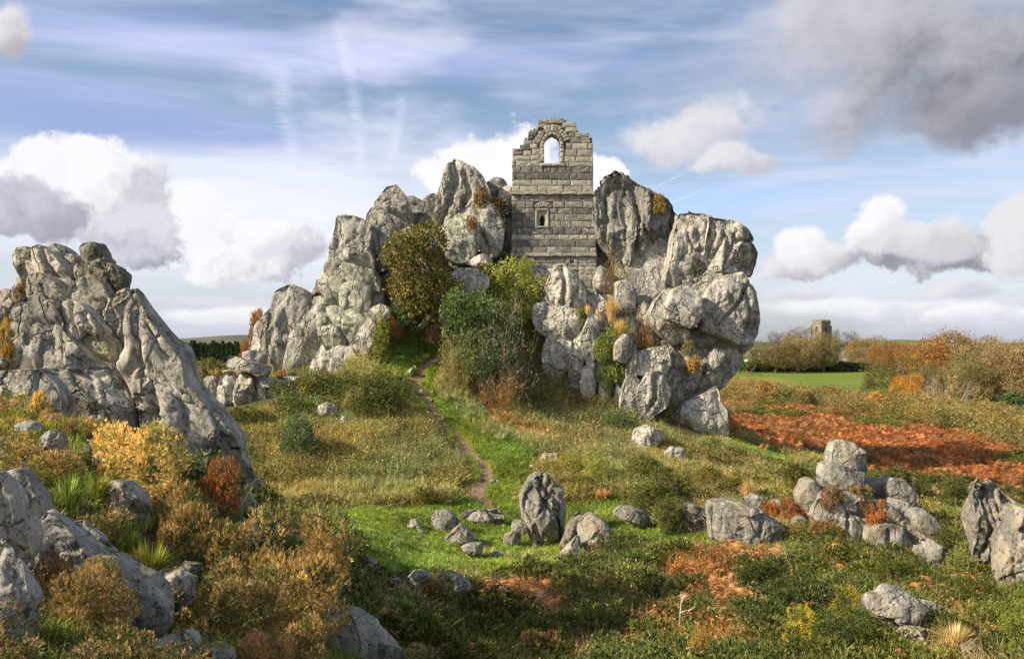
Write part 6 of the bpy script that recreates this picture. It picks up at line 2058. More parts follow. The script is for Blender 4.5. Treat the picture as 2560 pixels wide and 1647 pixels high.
def clear(xy, h):
    """leave out plants that would stand in front of stones and turf the photograph shows bare"""
    z = terrain(xy[:, 0], xy[:, 1])
    ok = np.ones(len(xy), bool)
    for hh, ox in ((h, 0), (0.55 * h, 0), (h, -0.25), (h, 0.25)):
        q = proj(np.c_[xy[:, 0] + ox, xy[:, 1], z + hh])
        for P_, Y_ in SHOWN + [_mead]:
            lo, hi = P_.min(0), P_.max(0)
            cand = np.where((q[:, 0] > lo[0]) & (q[:, 0] < hi[0]) & (q[:, 1] > lo[1]) & (q[:, 1] < hi[1] - 0.17 * (hi[1] - lo[1])) & (xy[:, 1] < Y_ + 0.4))[0]
            if len(cand):
                ok[cand[in_poly(q[cand], P_)]] = False
    return xy[ok]


SRC_G = [source('g', tuft(26, 0.17, GRASSG, 0.7)) for _ in range(3)]
SRC_LG = [source('lg', tuft(34, 0.42, SEDGE, 0.9, 0.014, 0.13)) for _ in range(3)]
SRC_Y = [source('y', tuft(30, 0.42, GRASSY, 0.9, 0.010, 0.12)) for _ in range(3)]
SRC_F = [source('f', fern(7, 0.50, FERN)) for _ in range(4)]
SRC_FB = [source('fb', fern(10, 0.62, RUST)) for _ in range(3)]
TANGP = [(0.20, 0.165, 0.055), (0.155, 0.15, 0.042), (0.26, 0.20, 0.08), (0.115, 0.13, 0.034), (0.33, 0.25, 0.11)]
SRC_T = [source('t', tangle(130, 0.32, TANGP, 0.5)) for _ in range(4)]
SRC_GO = [source('go', low_gorse(420, 0.5, GORSE)) for _ in range(3)]

# short meadow grass
m = area_points(P_MEADOW, 150)
m = m[in_view(m)]
m = m[path_dist(m) > 0.26]
cover('short_grass', SRC_G, m, 0, 0.6, 1.25, tv=0.12)
# the upper and middle hill: everything not meadow
hill = PR.uniform((-14, 25.5), (17, 47), (30000, 2))
hill = clear(hill[in_view(hill)], 0.33)
hill = hill[~in_any(hill, P_MEADOW) & (path_dist(hill) > 1.0)]
yel = in_any(hill, P_YELLOW)
brk = in_any(hill, P_BRACKENHILL)
pn = fbm(np.c_[hill * 0.55, np.zeros(len(hill))], 3, 0.6, 91)
rnd = PR.uniform(0, 1, len(hill))
yg = area_points(P_YELLOW, 30)
yg = clear(yg[in_view(yg) & (path_dist(yg) > 0.75)], 0.3)
cover('dry_grass', SRC_Y, np.concatenate((hill[~yel & (rnd < 0.22)], yg)), 0, 0.6, 1.2)
sel = ~yel & (rnd > 0.22) & (rnd < np.where(in_any(hill, P_BRACKENHILL[:1]), 0.55, 0.92))
cover('bramble_tangle', SRC_T, hill[sel], -0.02, 0.7, 1.45, tint=np.array((0.86, 0.98, 0.8)), tv=0.24)
brk1 = in_any(hill, P_BRACKENHILL[:1])
selF = (brk1 & (rnd > 0.50)) | (rnd > 0.83) & brk & (pn > -0.1) | ((rnd > 0.965) & ~yel & (pn > 0.2))
cover('hill_bracken', SRC_F, hill[selF], -0.05, 0.6, 1.1, tint=np.array((0.9, 0.95, 1.05)))
gh = area_points(P_GORSEHILL, 2.2)
gh = clear(gh[in_view(gh)], 0.5)
cover('hill_gorse', SRC_GO, gh, -0.05, 0.9, 1.7, tint=np.array((1.0, 1.0, 0.85)))
mg = area_points(P_YELLOW, 45)
mg = mg[in_view(mg) & (path_dist(mg) > 0.3)]
cover('hill_grass', SRC_G, mg, 0, 0.8, 1.5, tint=np.array((1.15, 1.0, 0.9)))
# the hollow in front
fr = PR.uniform((-5.5, 12.5), (20, 27), (60000, 2))
fr = clear(fr[in_view(fr)], 0.38)
fr = fr[~in_any(fr, P_MEADOW)]
pn = fbm(np.c_[fr * 0.5, np.zeros(len(fr))], 3, 0.6, 17)
pm = fbm(np.c_[fr * 0.4, np.zeros(len(fr))], 3, 0.6, 44)
rnd = PR.uniform(0, 1, len(fr))
rust = in_any(fr, P_RUST)
leftside = np.clip((fr[:, 0] + 1) / 6, 0, 1)
cover('long_grass', SRC_LG, fr[(rnd < 0.30) & (pn > -0.25 + 0.5 * leftside) & ~rust], 0, 0.6, 1.25, tint=np.array((0.62, 0.74, 0.66)), tv=0.25)
_ft = fr[(rnd > 0.30) & (rnd < 0.46)]
cover('hollow_tangle', SRC_T, _ft, -0.02, 0.7, 1.4, tint=np.where(in_any(_ft, P_RUST)[:, None], np.array((1.05, 0.75, 0.6)), np.array((0.78, 0.82, 0.72))))
cover('hollow_bracken', SRC_F, fr[((rnd > 0.46) & (rnd < 0.66) & rust & (pm > -0.05)) | ((rnd > 0.60) & (rnd < 0.645) & (pm > 0.15))], -0.05, 0.6, 1.5, tint=np.array((0.92, 0.9, 0.9)), tv=0.3)
cover('low_gorse', SRC_GO, fr[(rnd > 0.66) & (rnd < 0.679) & (~rust | (pm < -0.3))], -0.05, 0.8, 1.5, tint=np.array((0.85, 0.95, 0.8)))
# round the near rocks
nr = PR.uniform((-9, 4.5), (-0.2, 17), (8200, 2))
nr = nr[in_view(nr)]
rnd = PR.uniform(0, 1, len(nr))
cover('rock_grass', [source('rg', tuft(40, 0.16, SEDGE, 0.9, 0.007, 0.09)) for _ in range(3)], nr[rnd < 0.6], 0, 0.6, 1.3, tint=np.array((0.85, 0.8, 0.75)))
HB = [bush_mesh('heather', HEATH, 300 + k, 700, 1.25, 0.7) for k in range(3)]
cover('low_heather', [source('lh', (v * np.array((0.42, 0.42, 0.30)), f, c)) for v, f, c in HB], nr[rnd > 0.975], -0.03, 0.6, 1.2)
# the side hollow beyond the rock cluster
sd_ = PR.uniform((9, 26), (40, 41.5), (13000, 2))
sd_ = clear(sd_[in_view(sd_)], 0.38)
sd_ = sd_[~in_any(sd_, P_MEADOW)]
rnd = PR.uniform(0, 1, len(sd_))
pn = fbm(np.c_[sd_ * 0.35, np.zeros(len(sd_))], 3, 0.6, 63)
cover('side_tangle', SRC_T, sd_[(rnd < 0.5) & (pn < 0.35)], -0.02, 0.7, 1.2, tint=np.array((0.95, 0.85, 0.75)))
cover('side_bracken', SRC_F, sd_[(rnd > 0.5) & (pn > -0.15)], -0.05, 0.7, 1.2, tint=np.array((0.95, 0.9, 0.9)))
cover('side_gorse', SRC_GO, sd_[(rnd > 0.47) & (rnd < 0.5)], -0.05, 0.8, 1.6, tint=np.array((0.9, 0.9, 0.8)))
# the orange bracken field and the scrubby belt behind it
bf = area_points(P_BRACKENFIELD, 17)
bf = bf[in_view(bf)]
gap = fbm(np.c_[bf * np.array((0.16, 0.10)), np.zeros(len(bf))], 3, 0.6, 15)
bf, bfg = bf[gap < 0.42], bf[gap >= 0.30]
_e = bf[PR.integers(0, len(bf), 3500)] + PR.normal(size=(3500, 2)) * np.array((3.0, 4.5))
_e = _e[in_view(_e) & (_e[:, 1] > 44) & ~in_any(_e, P_BRACKENFIELD)]
bf = np.concatenate((bf, _e))
cover('bracken', SRC_FB, bf, -0.05, 0.6, 1.35, tint=np.array((1.0, 0.90, 0.86)), tv=0.22)
cover('bracken_gap_scrub', SRC_GO, bfg[::6], -0.1, 1.0, 1.9, tint=np.array((1.2, 1.15, 0.9)))
sb = area_points(P_SCRUBBELT, 2.0)
sb = sb[in_view(sb)]
r_ = PR.uniform(0, 1, len(sb))
cover('scrub', [source('sc', low_gorse(160, 0.8, OLIVE)) for _ in range(3)], sb[r_ < 0.75], -0.1, 1.2, 2.6, tint=np.array((0.95, 0.9, 0.8)))
cover('scrub_bracken', SRC_FB, sb[r_ >= 0.75], -0.1, 0.8, 1.3, tint=np.array((0.7, 0.85, 0.9)))
# ------------------------------------------------------------------ the distance
def far_tree(seed, pal, kind, n, size, bark=None, stems=1, low=0.14):
    tr = tree_meshes(seed, pal, 0.05, 60, 0.03, 4, 0.22, bark=bark, stems=stems)[0]
    if kind == 'hazy':                            # fine twigs with a veil of small leaves
        v, f, c = join([bush_mesh('twiggy', pal, seed, 1400, 0.6, 0.85), bush_mesh('leafy', pal, seed, n, size, 0.85)])
    else:
        v, f, c = bush_mesh(kind, pal, seed, n, size, 0.85)
    v = v * np.array((1, 1, 1 - low)) + np.array((0, 0, low))
    return tr, mesh_np('crown', v, f, M_LEAF, False, c, link=False).data


TR = {
    'green': far_tree(21, [(0.12, 0.125, 0.035), (0.17, 0.16, 0.045), (0.09, 0.10, 0.03), (0.21, 0.18, 0.055)], 'leafy', 8500, 0.46),
    'brown': far_tree(22, OLIVE, 'leafy', 8000, 0.46),
    'tan': far_tree(23, TAN, 'hazy', 9000, 0.42),
    'orange': far_tree(24, ORANGE, 'hazy', 9500, 0.46),
    'bare': far_tree(25, TAN, 'twiggy', 1400, 0.6, M_PALEBARK, 3, 0.05),
    'grey': far_tree(26, GREYTW, 'hazy', 6500, 0.36),
    'olive': far_tree(27, [(0.25, 0.20, 0.075), (0.20, 0.165, 0.06), (0.15, 0.14, 0.05), (0.31, 0.24, 0.10)], 'hazy', 9500, 0.44),
}
TL = [
    ('green leaved tree at the end of the field hedge by the white house', 270, 440, 645, 210, None, 'green', (1.25, 1.2, 1)),
    ('dark brown leaved tree on the field hedge past the white house', 450, 452, 650, 210, None, 'brown', (0.75, 0.7, 0.65)),
    ('pale tan tree with a dark spreading trunk on the field hedge', 622, 405, 648, 200, None, 'tan', (0.95, 0.9, 0.8)),
    ('olive tree standing right in front of the church tower', 790, 385, 644, 195, None, 'olive', (0.95, 0.95, 0.85)),
    ('rounded tan tree hiding the end of the church roof', 1085, 405, 620, 230, None, 'tan', (0.9, 0.85, 0.75)),
    ('grey leafless treetop farthest back beside the church tower', 620, 342, 560, 240, 330, 'grey', (0.95, 0.92, 0.9)),
    ('lower grey leafless treetop sloping away from the tower', 480, 372, 560, 190, 330, 'grey', (0.9, 0.85, 0.85)),
    ('small dark grey tree on the other side of the church tower', 972, 370, 560, 115, 310, 'grey', (0.65, 0.65, 0.6)),
    ('small grey bare tree close against the church tower corner', 860, 355, 540, 70, 340, 'grey', (0.8, 0.75, 0.7)),
    ('brown tree behind the hedge next to the rounded tan one', 1200, 448, 640, 180, 210, 'orange', (0.75, 0.75, 0.75)),
    ('tawny tree on the skyline above the orange wood', 1330, 450, 680, 240, 180, 'orange', (0.7, 0.7, 0.7)),
    ('dark olive tree at the corner of the bright field', 1262, 560, 905, 330, 112, 'green', (0.85, 0.8, 0.75)),
    ('yellow orange leaved tree low at the corner of the field', 1360, 665, 880, 190, 108, 'orange', (1.35, 1.35, 0.9)),
    ('broad orange brown tree tallest in the wood', 1640, 388, 870, 430, 128, 'orange', (0.82, 0.8, 0.8)),
    ('rust coloured tree between the tallest one and the skyline gap', 1450, 465, 760, 260, 150, 'orange', (0.85, 0.75, 0.75)),
    ('pale bare tree with a white forked trunk at the wood edge', 1655, 625, 995, 420, 104, 'bare', (1.35, 1.2, 1.0)),
    ('wide olive tan tree next to the tallest one in the wood', 1925, 430, 925, 390, 118, 'olive', (1.05, 1.0, 0.95)),
    ('tan tree towards the end of the wood', 2080, 470, 935, 310, 112, 'tan', (0.95, 0.9, 0.8)),
    ('tan tree cut by the picture edge', 2230, 480, 935, 320, 112, 'olive', (1.1, 1.0, 0.9)),
    ('olive tree with a dark trunk under the tallest one', 1800, 560, 915, 240, 112, 'olive', (0.9, 0.9, 0.8)),
    ('slender olive tree in the middle of the wood front', 1520, 600, 890, 220, 118, 'olive', (0.85, 0.85, 0.8)),
    ('hazy brown treetop at the back of the wood', 1840, 420, 800, 300, 150, 'grey', (1.0, 0.8, 0.6)),
    ('tan treetop on the skyline near the picture edge', 2020, 440, 800, 280, 150, 'tan', (0.85, 0.75, 0.65)),
]
for k, (lb, cx, t, b, w, Y, kd, tint) in enumerate(TL):
    P = px(R5, [(cx - w / 2, b), (cx + w / 2, b), (cx, t), (cx, b)])
    if Y is None:
        Y = ray_ground(P[3, 0], P[3, 1], 60)
    W = unproj(P, Y)
    g = float(terrain(W[3, 0], Y)[0])
    base = min(g, W[3, 2]) - 0.1
    plant_tree('autumn_tree', lb, 'tree', (W[3, 0], Y, base), (W[1, 0] - W[0, 0]) * 1.18, (W[2, 2] - base) * 1.03, TR[kd], k * 1.7, tuple(v * 0.86 for v in tint))

SH = [
    ('reddish brown twiggy bush at the near side of the bright field by the crag', (110, 320, 650, 820), 'twiggy', 'TAN', (0.95, 0.75, 0.6)),
    ('orange brown bush beside the reddish twiggy one', (325, 470, 710, 880), 'leafy', 'ORANGE', (0.8, 0.75, 0.7)),
    ('dark green and brown bush third along the near field edge', (425, 600, 765, 880), 'leafy', 'GORSE', (1.1, 1.0, 0.9)),
    ('low brown bush halfway along the near field edge', (600, 745, 770, 910), 'leafy', 'OLIVE', (0.8, 0.7, 0.6)),
    ('orange tipped bush in the middle of the near field edge', (735, 880, 745, 870), 'leafy', 'ORANGE', (0.7, 0.75, 0.6)),
    ('biggest rounded brown thicket between bracken and field', (735, 1120, 790, 985), 'twiggy', 'OLIVE', (0.9, 0.8, 0.7)),
    ('olive thicket just beyond the overhanging crag', (80, 340, 800, 970), 'twiggy', 'OLIVE', (1.0, 0.85, 0.7)),
    ('bright lime green bush at the foot of the dark olive tree', (1320, 1480, 855, 985), 'leafy', 'YGREEN', (0.85, 0.9, 0.9)),
    ('orange leaved bush beside the biggest thicket', (1095, 1285, 790, 950), 'leafy', 'ORANGE', (1.3, 1.15, 0.8)),
    ('pale tan bush near the picture edge in front of the wood', (2005, 2210, 905, 1070), 'twiggy', 'TAN', (1.0, 0.9, 0.8)),
    ('small dark bush in front of the pale bare tree', (1490, 1610, 935, 1020), 'leafy', 'GORSE', (0.8, 0.8, 0.8)),
    ('dark green bush under the trees at the picture edge', (2000, 2240, 790, 940), 'leafy', 'HOLLY', (0.9, 0.9, 0.8)),
    ('brown bush low between the lime bush and the bare tree', (1390, 1560, 880, 980), 'twiggy', 'OLIVE', (0.75, 0.7, 0.6)),
    ('dark evergreen bush at the end of the hedge nearest the crag', (165, 250, 545, 655), 'leafy', 'HOLLY', (1.1, 1.2, 0.9)),
    ('olive bush along the wood edge beyond the bracken', (1640, 1860, 920, 1030), 'leafy', 'OLIVE', (0.7, 0.7, 0.55)),
    ('brown bush in the belt below the wood', (1850, 2030, 960, 1060), 'twiggy', 'OLIVE', (0.9, 0.8, 0.65)),
    ('low tawny bush at the bracken edge below the lime bush', (1200, 1400, 960, 1060), 'twiggy', 'OLIVE', (0.95, 0.8, 0.6)),
]
for lb, bx, kd, pal, tint in SH:
    bush(lb, R5, bx, kd, pal, 'bush', 'field_bush', n=1500, size=1.35, tint=tint, sink=0.6)

# hedge along the far side of the field
hy = 232.0
hv = []
HG = empty('field_hedge', ((600 - 1280 + 1780) / 1, hy, 2.2))
bpy.data.objects.remove(HG)
W = unproj(px(R5, [(235, 650), (1150, 640), (235, 622), (1150, 598)]), 232.0)
L_ = W[1, 0] - W[0, 0]
n = 5200
q = PR.uniform(0, 1, (n, 3)) * np.array((L_, 2.2, 2.6)) - np.array((L_ / 2, 1.1, 0))
q[:, 2] *= 0.85 + 0.2 * vnoise(np.c_[q[:, 0] * 0.25, q[:, 0] * 0, q[:, 0] * 0], 5)
v, f, c = soup(q, rand_dir(n), 0.75, 0.5, pick(n, [(0.055, 0.065, 0.02), (0.08, 0.085, 0.025), (0.11, 0.095, 0.035)]), 'leaf')
h = mesh_np('hedge', v, f, M_LEAF, False, c)
h.location = ((W[0, 0] + W[1, 0]) / 2, 232.5, float(terrain((W[0, 0] + W[1, 0]) / 2, 232.5)[0]))
tag(h, 'long dark clipped hedge along the far side of the bright field', 'hedge')

# church tower
YT = 380.0
W = unproj(px(R5, [(722, 640), (836, 640), (722, 278), (772, 278)]), YT)
x0, x1, zt = W[0, 0], W[1, 0], W[2, 2]
zb = 2.0
wdt = x1 - x0
half = wdt / 2 / 1.25
CT = empty('church_tower', ((x0 + x1) / 2, YT + half, zb), 'square stone church tower with battlements rising over the trees', 'church tower')
CT.rotation_euler = (0, 0, math.radians(28))
Ht = zt - zb
mb = MB()
mb.box(-half, half, -half, half, 0, Ht * 0.40)
k = half * 0.965
mb.box(-k, k, -k, k, Ht * 0.40, Ht * 0.915)
mb.build('tower_body', M_TOWER, CT)
mb = MB()
k2 = half * 1.04
mb.box(-k2, k2, -k2, k2, Ht * 0.915, Ht * 0.935)
mb.box(-half * 1.0, half * 1.0, -half, half, Ht * 0.935, Ht * 0.965)
mb.build('parapet', M_TOWER, CT)
mb = MB()
mb.box(-k2, k2, -k2, k2, Ht * 0.40, Ht * 0.412)
mb.box(-k2, k2, -k2, k2, Ht * 0.66, Ht * 0.672)
mb.build('string_course', M_TOWER, CT)
for s in range(4):
    for i in range(4):
        a = -half + (2 * half) * (i + 0.18) / 4
        b = a + 2 * half * 0.15
        v, f = boxv(a, b, -half, -half + 0.5, Ht * 0.965, Ht)
        o = mesh_py('merlon', v, f, M_TOWER, parent=CT)
        o.rotation_euler = (0, 0, s * math.pi / 2)
    mb = MB()
    sh = [(-0.62, Ht * 0.70), (0.62, Ht * 0.70), (0.62, Ht * 0.80), (0.35, Ht * 0.835), (0, Ht * 0.85), (-0.35, Ht * 0.835), (-0.62, Ht * 0.80)]
    mb.prism_y(sh, -k - 0.03, -k + 0.3)
    o = mb.build('louvre_window', M_LOUVRE, CT)
    o.rotation_euler = (0, 0, s * math.pi / 2)
    fr_ = MB()
    for a, b in zip(sh, sh[1:] + sh[:1]):
        fr_.tube([(a[0], -k - 0.06, a[1]), (b[0], -k - 0.06, b[1])], [0.1, 0.1], 4)
    fo = fr_.build('window_surround', M_TOWER, o)
    for cxn in (-1,):
        mb = MB()
        mb.box(cxn * half * 1.02 - 0.35, cxn * half * 1.02 + 0.35, -half - 0.55, -half + 0.3, 0, Ht * 0.55)
        mb.box(cxn * half * 1.02 - 0.28, cxn * half * 1.02 + 0.28, -half - 0.35, -half + 0.2, Ht * 0.55, Ht * 0.86)
        o = mb.build('buttress', M_TOWER, CT)
        o.rotation_euler = (0, 0, s * math.pi / 2)
mb = MB()
mb.tube([(0.8, 1.2, Ht * 0.93), (0.8, 1.2, Ht * 0.93 + 6.2)], [0.07, 0.05], 5)
mb.build('flagpole', M_METAL, CT)


def house(name, label, cat, cx, ridge, eave, foot, w, Y, depth, wall, roof, gable_front=True, chimney=False):
    W = unproj(px(R5, [(cx - w / 2, foot), (cx + w / 2, foot), (cx, ridge), (cx, eave)]), Y)
    hw = (W[1, 0] - W[0, 0]) / 2
    z0 = min(W[0, 2], float(terrain(W[0, 0], Y)[0]))
    zr, ze = W[2, 2] - z0, W[3, 2] - z0
    t = empty(name, ((W[0, 0] + W[1, 0]) / 2, Y, z0), label, cat)
    mb = MB()
    if gable_front:
        mb.prism_y([(-hw, 0), (hw, 0), (hw, ze), (0, zr - 0.15), (-hw, ze)], 0, depth)
        mb.build('wall', wall, t)
        mb = MB()
        for s in (-1, 1):
            n_ = [(0, zr - 0.13), (s * (hw + 0.4), ze - 0.33), (s * (hw + 0.4), ze - 0.12), (0, zr + 0.1)]
            mb.prism_y(n_ if s > 0 else n_[::-1], -0.3, depth + 0.3)
        mb.build('roof', roof, t)
    else:
        mb.box(-hw, hw, 0, depth, 0, ze)
        mb.build('wall', wall, t)
        v = [(-hw - .3, -.3, ze + .003), (hw + .3, -.3, ze + .003), (hw + .3, depth + .3, ze + .003), (-hw - .3, depth + .3, ze + .003), (-hw - .3, depth / 2, zr), (hw + .3, depth / 2, zr)]
        mesh_py('roof', v, [(0, 1, 5, 4), (2, 3, 4, 5), (1, 2, 5), (3, 0, 4), (3, 2, 1, 0)], roof, parent=t)
    return t, hw, ze, zr


t, hw, ze, zr = house('church_nave', 'grey slate roofed church nave showing below the tower between trees', 'church', 935, 475, 525, 640, 170, 372, 10, M_TOWER, M_SLATE, False)
for i in range(3):
    mb = MB()
    xx = -hw + hw * 2 * (i + 0.5) / 3
    mb.prism_y([(xx - .6, ze * .35), (xx + .6, ze * .35), (xx + .6, ze * .75), (xx, ze * .92), (xx - .6, ze * .75)], -0.04, 0.2)
    mb.build('window', M_LOUVRE, t)
t, hw, ze, zr = house('church_gable', 'stone church gable with a big pointed window next to the nave', 'church', 985, 478, 530, 640, 75, 366, 12, M_TOWER, M_SLATE, True)
mb = MB()
mb.prism_y([(-hw * .55, ze * .3), (hw * .55, ze * .3), (hw * .55, ze * .85), (hw * .3, ze * 1.05), (0, ze * 1.15), (-hw * .3, ze * 1.05), (-hw * .55, ze * .85)], -0.04, 0.2)
mb.build('window', M_LOUVRE, t)
t, hw, ze, zr = house('white_house', 'white gabled house half hidden behind the green hedge tree', 'house', 318, 480, 540, 640, 80, 290, 9, M_WHITEWALL, M_SLATE, True)
for i in (-1, 1):
    mb = MB()
    mb.box(i * hw * .45 - .5, i * hw * .45 + .5, -0.05, 0.1, ze * .5, ze * .8)
    mb.build('window', M_DARKGLASS, t)
t, hw, ze, zr = house('white_house', 'low white house with a slate roof between the hedge trees', 'house', 405, 540, 560, 640, 60, 300, 8, M_WHITEWALL, M_SLATE, False)
for i in (-1, 0, 1):
    mb = MB()
    mb.box(i * hw * .55 - .5, i * hw * .55 + .5, -0.05, 0.1, ze * .45, ze * .75)
    mb.build('window', M_DARKGLASS, t)
# playground
W = unproj(px(R5, [(650, 612), (762, 612), (650, 578)]), 250)
g = float(terrain(W[0, 0], 250)[0])
FN = empty('playground_fence', (W[0, 0], 250, g), 'red railing fence beyond the field hedge', 'fence')
L_ = W[1, 0] - W[0, 0]
hh = W[2, 2] - g
mb = MB()
for z in (0.35, 0.65, 0.98):
    mb.box(0, L_, -.05, .05, hh * z - 0.22, hh * z)
mb.build('rail', M_RAIL, FN)
for i in range(9):
    v, f = boxv(L_ * i / 8 - .08, L_ * i / 8 + .08, .06, .2, 0, hh)
    mesh_py('post', v, f, M_RAIL, parent=FN)
W = unproj(px(R5, [(885, 612), (960, 612), (920, 584)]), 248)
g = float(terrain(W[0, 0], 248)[0])
PF = empty('climbing_frame', ((W[0, 0] + W[1, 0]) / 2, 248, g), 'yellow playground climbing frame with a red roof beyond the hedge', 'climbing frame')
hw = (W[1, 0] - W[0, 0]) / 2
hh = W[2, 2] - g
for sx in (-1, 1):
    for sy in (0, 2):
        v, f = boxv(sx * hw * .9 - .14, sx * hw * .9 + .14, sy, sy + .2, 0, hh * .8)
        mesh_py('post', v, f, M_YELLOW, parent=PF)
v, f = boxv(-hw * .88, hw * .88, .22, 1.95, hh * .42, hh * .5)
mesh_py('platform', v, f, M_YELLOW, parent=PF)
mesh_py('roof', [(-hw, -.1, hh * .802), (hw, -.1, hh * .802), (hw, 2.3, hh * .802), (-hw, 2.3, hh * .802), (0, 1.1, hh * 1.1)], [(0, 1, 4), (1, 2, 4), (2, 3, 4), (3, 0, 4), (3, 2, 1, 0)], M_RAIL, parent=PF)
mesh_py('slide', [(hw * .9, .4, hh * .5), (hw * .9, 1.4, hh * .5), (hw * 2, 1.4, .1), (hw * 2, .4, .1), (hw * .9, .4, hh * .42), (hw * .9, 1.4, hh * .42), (hw * 2, 1.4, 0), (hw * 2, .4, 0)], [(0, 1, 2, 3), (7, 6, 5, 4), (0, 3, 7, 4), (2, 1, 5, 6), (1, 0, 4, 5), (3, 2, 6, 7)], M_YELLOW, parent=PF)

# plantation of conifers: a dark row behind the left-hand gap
TRK = MB()
TRK.tube([(0, 0, 0), (0, 0, 0.9)], [0.018, 0.004], 5)
tm = bpy.data.meshes.new('trunk')
tm.from_pydata([tuple(q) for q in TRK.v], [], TRK.f)
tm.materials.append(M_BARK)


def conifer_mesh(seed):
    n = 900
    z = 0.08 + 0.92 * PR.uniform(0, 1, n) ** 0.9
    a = PR.uniform(0, 6.28, n)
    r = (1 - z) ** 0.75 * 0.5 * (0.65 + 0.35 * np.sin(z * 60 + seed)) * PR.uniform(0.5, 1.05, n)
    p = np.stack((r * np.cos(a), r * np.sin(a), z), 1)
    ax = unit(np.stack((np.cos(a), np.sin(a), np.full(n, -0.25)), 1) + rand_dir(n) * 0.35)
    v, f, c = soup(p, ax, 0.16, 0.07, pick(n, [(0.035, 0.06, 0.025), (0.05, 0.08, 0.03), (0.028, 0.048, 0.02), (0.065, 0.085, 0.035)]), 'leaf')
    return mesh_np('crown', v, f, M_LEAF, False, c, link=False).data


ORD = 'first second third fourth fifth sixth seventh eighth ninth tenth eleventh twelfth thirteenth fourteenth fifteenth'.split()
CM = [conifer_mesh(s) for s in range(3)]
cr_ = random.Random(3)
for row, (Y, nn, dx) in enumerate([(330, 15, 0), (345, 15, 0.5)]):
    for i in range(nn):
        pxx = 440 + (i + dx) * 165 / nn + cr_.uniform(-2, 2)
        topy = 851 + cr_.uniform(-3, 7) + abs(pxx - 500) * 0.03
        W = unproj(np.array([(pxx, topy)]), Y)[0]
        g = float(terrain(W[0], Y)[0])
        lb = ORD[i] + ' conifer from the near crag in the front row of the plantation' if row == 0 else 'dark conifer in the second row of the plantation'
        h = W[2] - g
        plant_tree('conifer', lb, 'conifer', (W[0], Y, g - 0.1), 4.4 * cr_.uniform(0.85, 1.2), h * cr_.uniform(0.93, 1.02), (tm, CM[(i + row) % 3]), cr_.uniform(0, 6), (1, 1, 1), 'conifers in the front row' if row == 0 else 'conifers in the second row')
for lb, R, bx, kd, pal, Y, tint in [
        ('dark gorse bush in the gap between the two crags', RD, (440, 535, 842, 900), 'gorse', 'GORSE', 70, (1.1, 1.05, 0.9)),
        ('olive gorse below the dark one in the gap between the crags', RD, (425, 500, 885, 950), 'gorse', 'GORSE', 50, (1.5, 1.3, 1)),
        ('orange bush at the foot of the tall crag beyond the balanced slab', RD, (556, 600, 795, 845), 'leafy', 'ORANGE', 56, (0.75, 0.7, 0.7)),
        ('wind bent bush on the outer shoulder of the tall crag', RD, (582, 625, 745, 800), 'twiggy', 'BROWN', 50, (1.2, 1.2, 1))]:
    bush(lb, R, bx, kd, pal, 'bush', 'gap_bush', Y=Y, n=1600, size=1.2, tint=tint)
rd = PR.uniform((-60, 60), (-20, 300), (2600, 2))
cover('rough_pasture', [source('rp', tuft(40, 0.9, STRAW, 0.6, 0.05, 0.5)) for _ in range(2)], rd[in_view(rd)], 0, 0.8, 1.6, tint=np.array((0.8, 0.7, 0.5)))


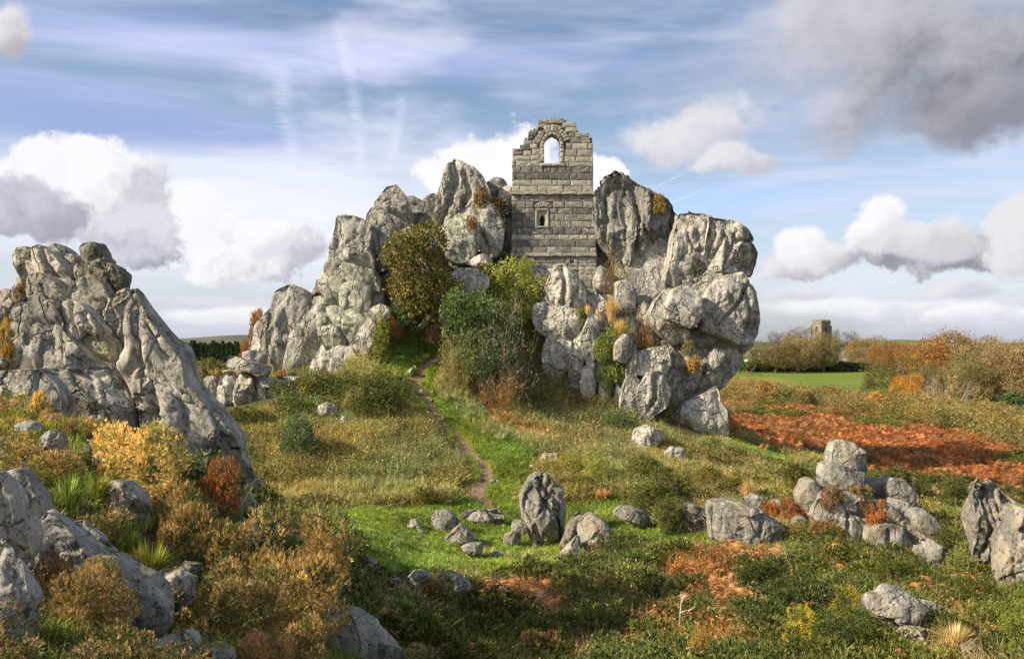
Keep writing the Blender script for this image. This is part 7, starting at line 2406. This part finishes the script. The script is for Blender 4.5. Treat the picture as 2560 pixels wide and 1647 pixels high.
# far hills
def hill_ridge(name, pts, Y, depth, mat):
    xs = np.array([(p[0] - 1280) / F * Y for p in pts])
    zs = np.array([CZ + (HOR - p[1]) / F * Y for p in pts])
    xx = np.linspace(xs[0], xs[-1], 120)
    zz = np.interp(xx, xs, zs)
    prof = np.sin(np.linspace(0, math.pi, 17)) ** 0.8
    V = []
    for j, pr_ in enumerate(prof):
        yj = Y + depth * (j / 16 - 0.5)
        nz_ = fbm(np.c_[xx / 300, np.full(len(xx), yj / 300), xx * 0], 3, 0.5, 8)
        V.append(np.c_[xx, np.full(len(xx), yj), -5 + (zz + 5) * pr_ + nz_ * 0.02 * (zz + 5) * (pr_ < 0.99)])
    V = np.concatenate(V)
    i = np.arange(17 * 120).reshape(17, 120)
    f = np.stack((i[:-1, :-1], i[:-1, 1:], i[1:, 1:], i[1:, :-1]), -1).reshape(-1, 4)
    return tag(mesh_np(name, V, f, mat, True), kind='structure')


M_HILLG = plain('green_hill_fields', (0.14, 0.19, 0.06), 0.35, 0.006)
M_HILLB = plain('moorland_hill', (0.13, 0.12, 0.08), 0.3, 0.004)
hill_ridge('far_hill', [(2130, 860), (2190, 851), (2250, 848), (2310, 851), (2370, 858)], 1500, 500, M_HILLG)
hill_ridge('far_hill', [(2440, 861), (2500, 858), (2560, 857.5), (2700, 859)], 1900, 500, M_HILLG)
hill_ridge('far_hill', [(150, 862), (300, 850), (430, 848), (500, 844), (560, 839), (610, 837), (680, 840), (800, 850), (1000, 856), (1300, 862)], 3200, 900, M_HILLB)
hill_ridge('far_hill', [(1700, 860), (1850, 856), (2000, 854), (2200, 857), (2500, 861)], 4200, 900, M_HILLB)
# radio mast on the green hill
W = unproj(np.array([(2309, 851), (2309, 843)]), 1500)
mb = MB()
mb.tube([(0, 0, 0), (0, 0, W[1, 2] - W[0, 2] + 1)], [0.5, 0.2], 4)
mb.box(-1.2, 1.2, -.2, .2, 3.2, 3.6)
o = mb.build('mast', M_METAL)
o.location = (W[0, 0], 1500, W[0, 2] - 1)
tag(o, 'thin radio mast on the far green hill', 'mast')
# thin sea air between here and the hills
v, f = boxv(-4500, 4500, -300, 5200, -8, 75)
m_, T = new_mat('thin_air')
pv = T.n('ShaderNodeVolumePrincipled', {'Color': (0.72, 0.82, 1.0, 1), 'Density': 0.00022, 'Anisotropy': 0.2})
T.link(pv.outputs[0], T.n('ShaderNodeOutputMaterial').inputs['Volume'])
USE_HAZE = False
if USE_HAZE:
    tag(mesh_py('haze', v, f, m_), kind='stuff')
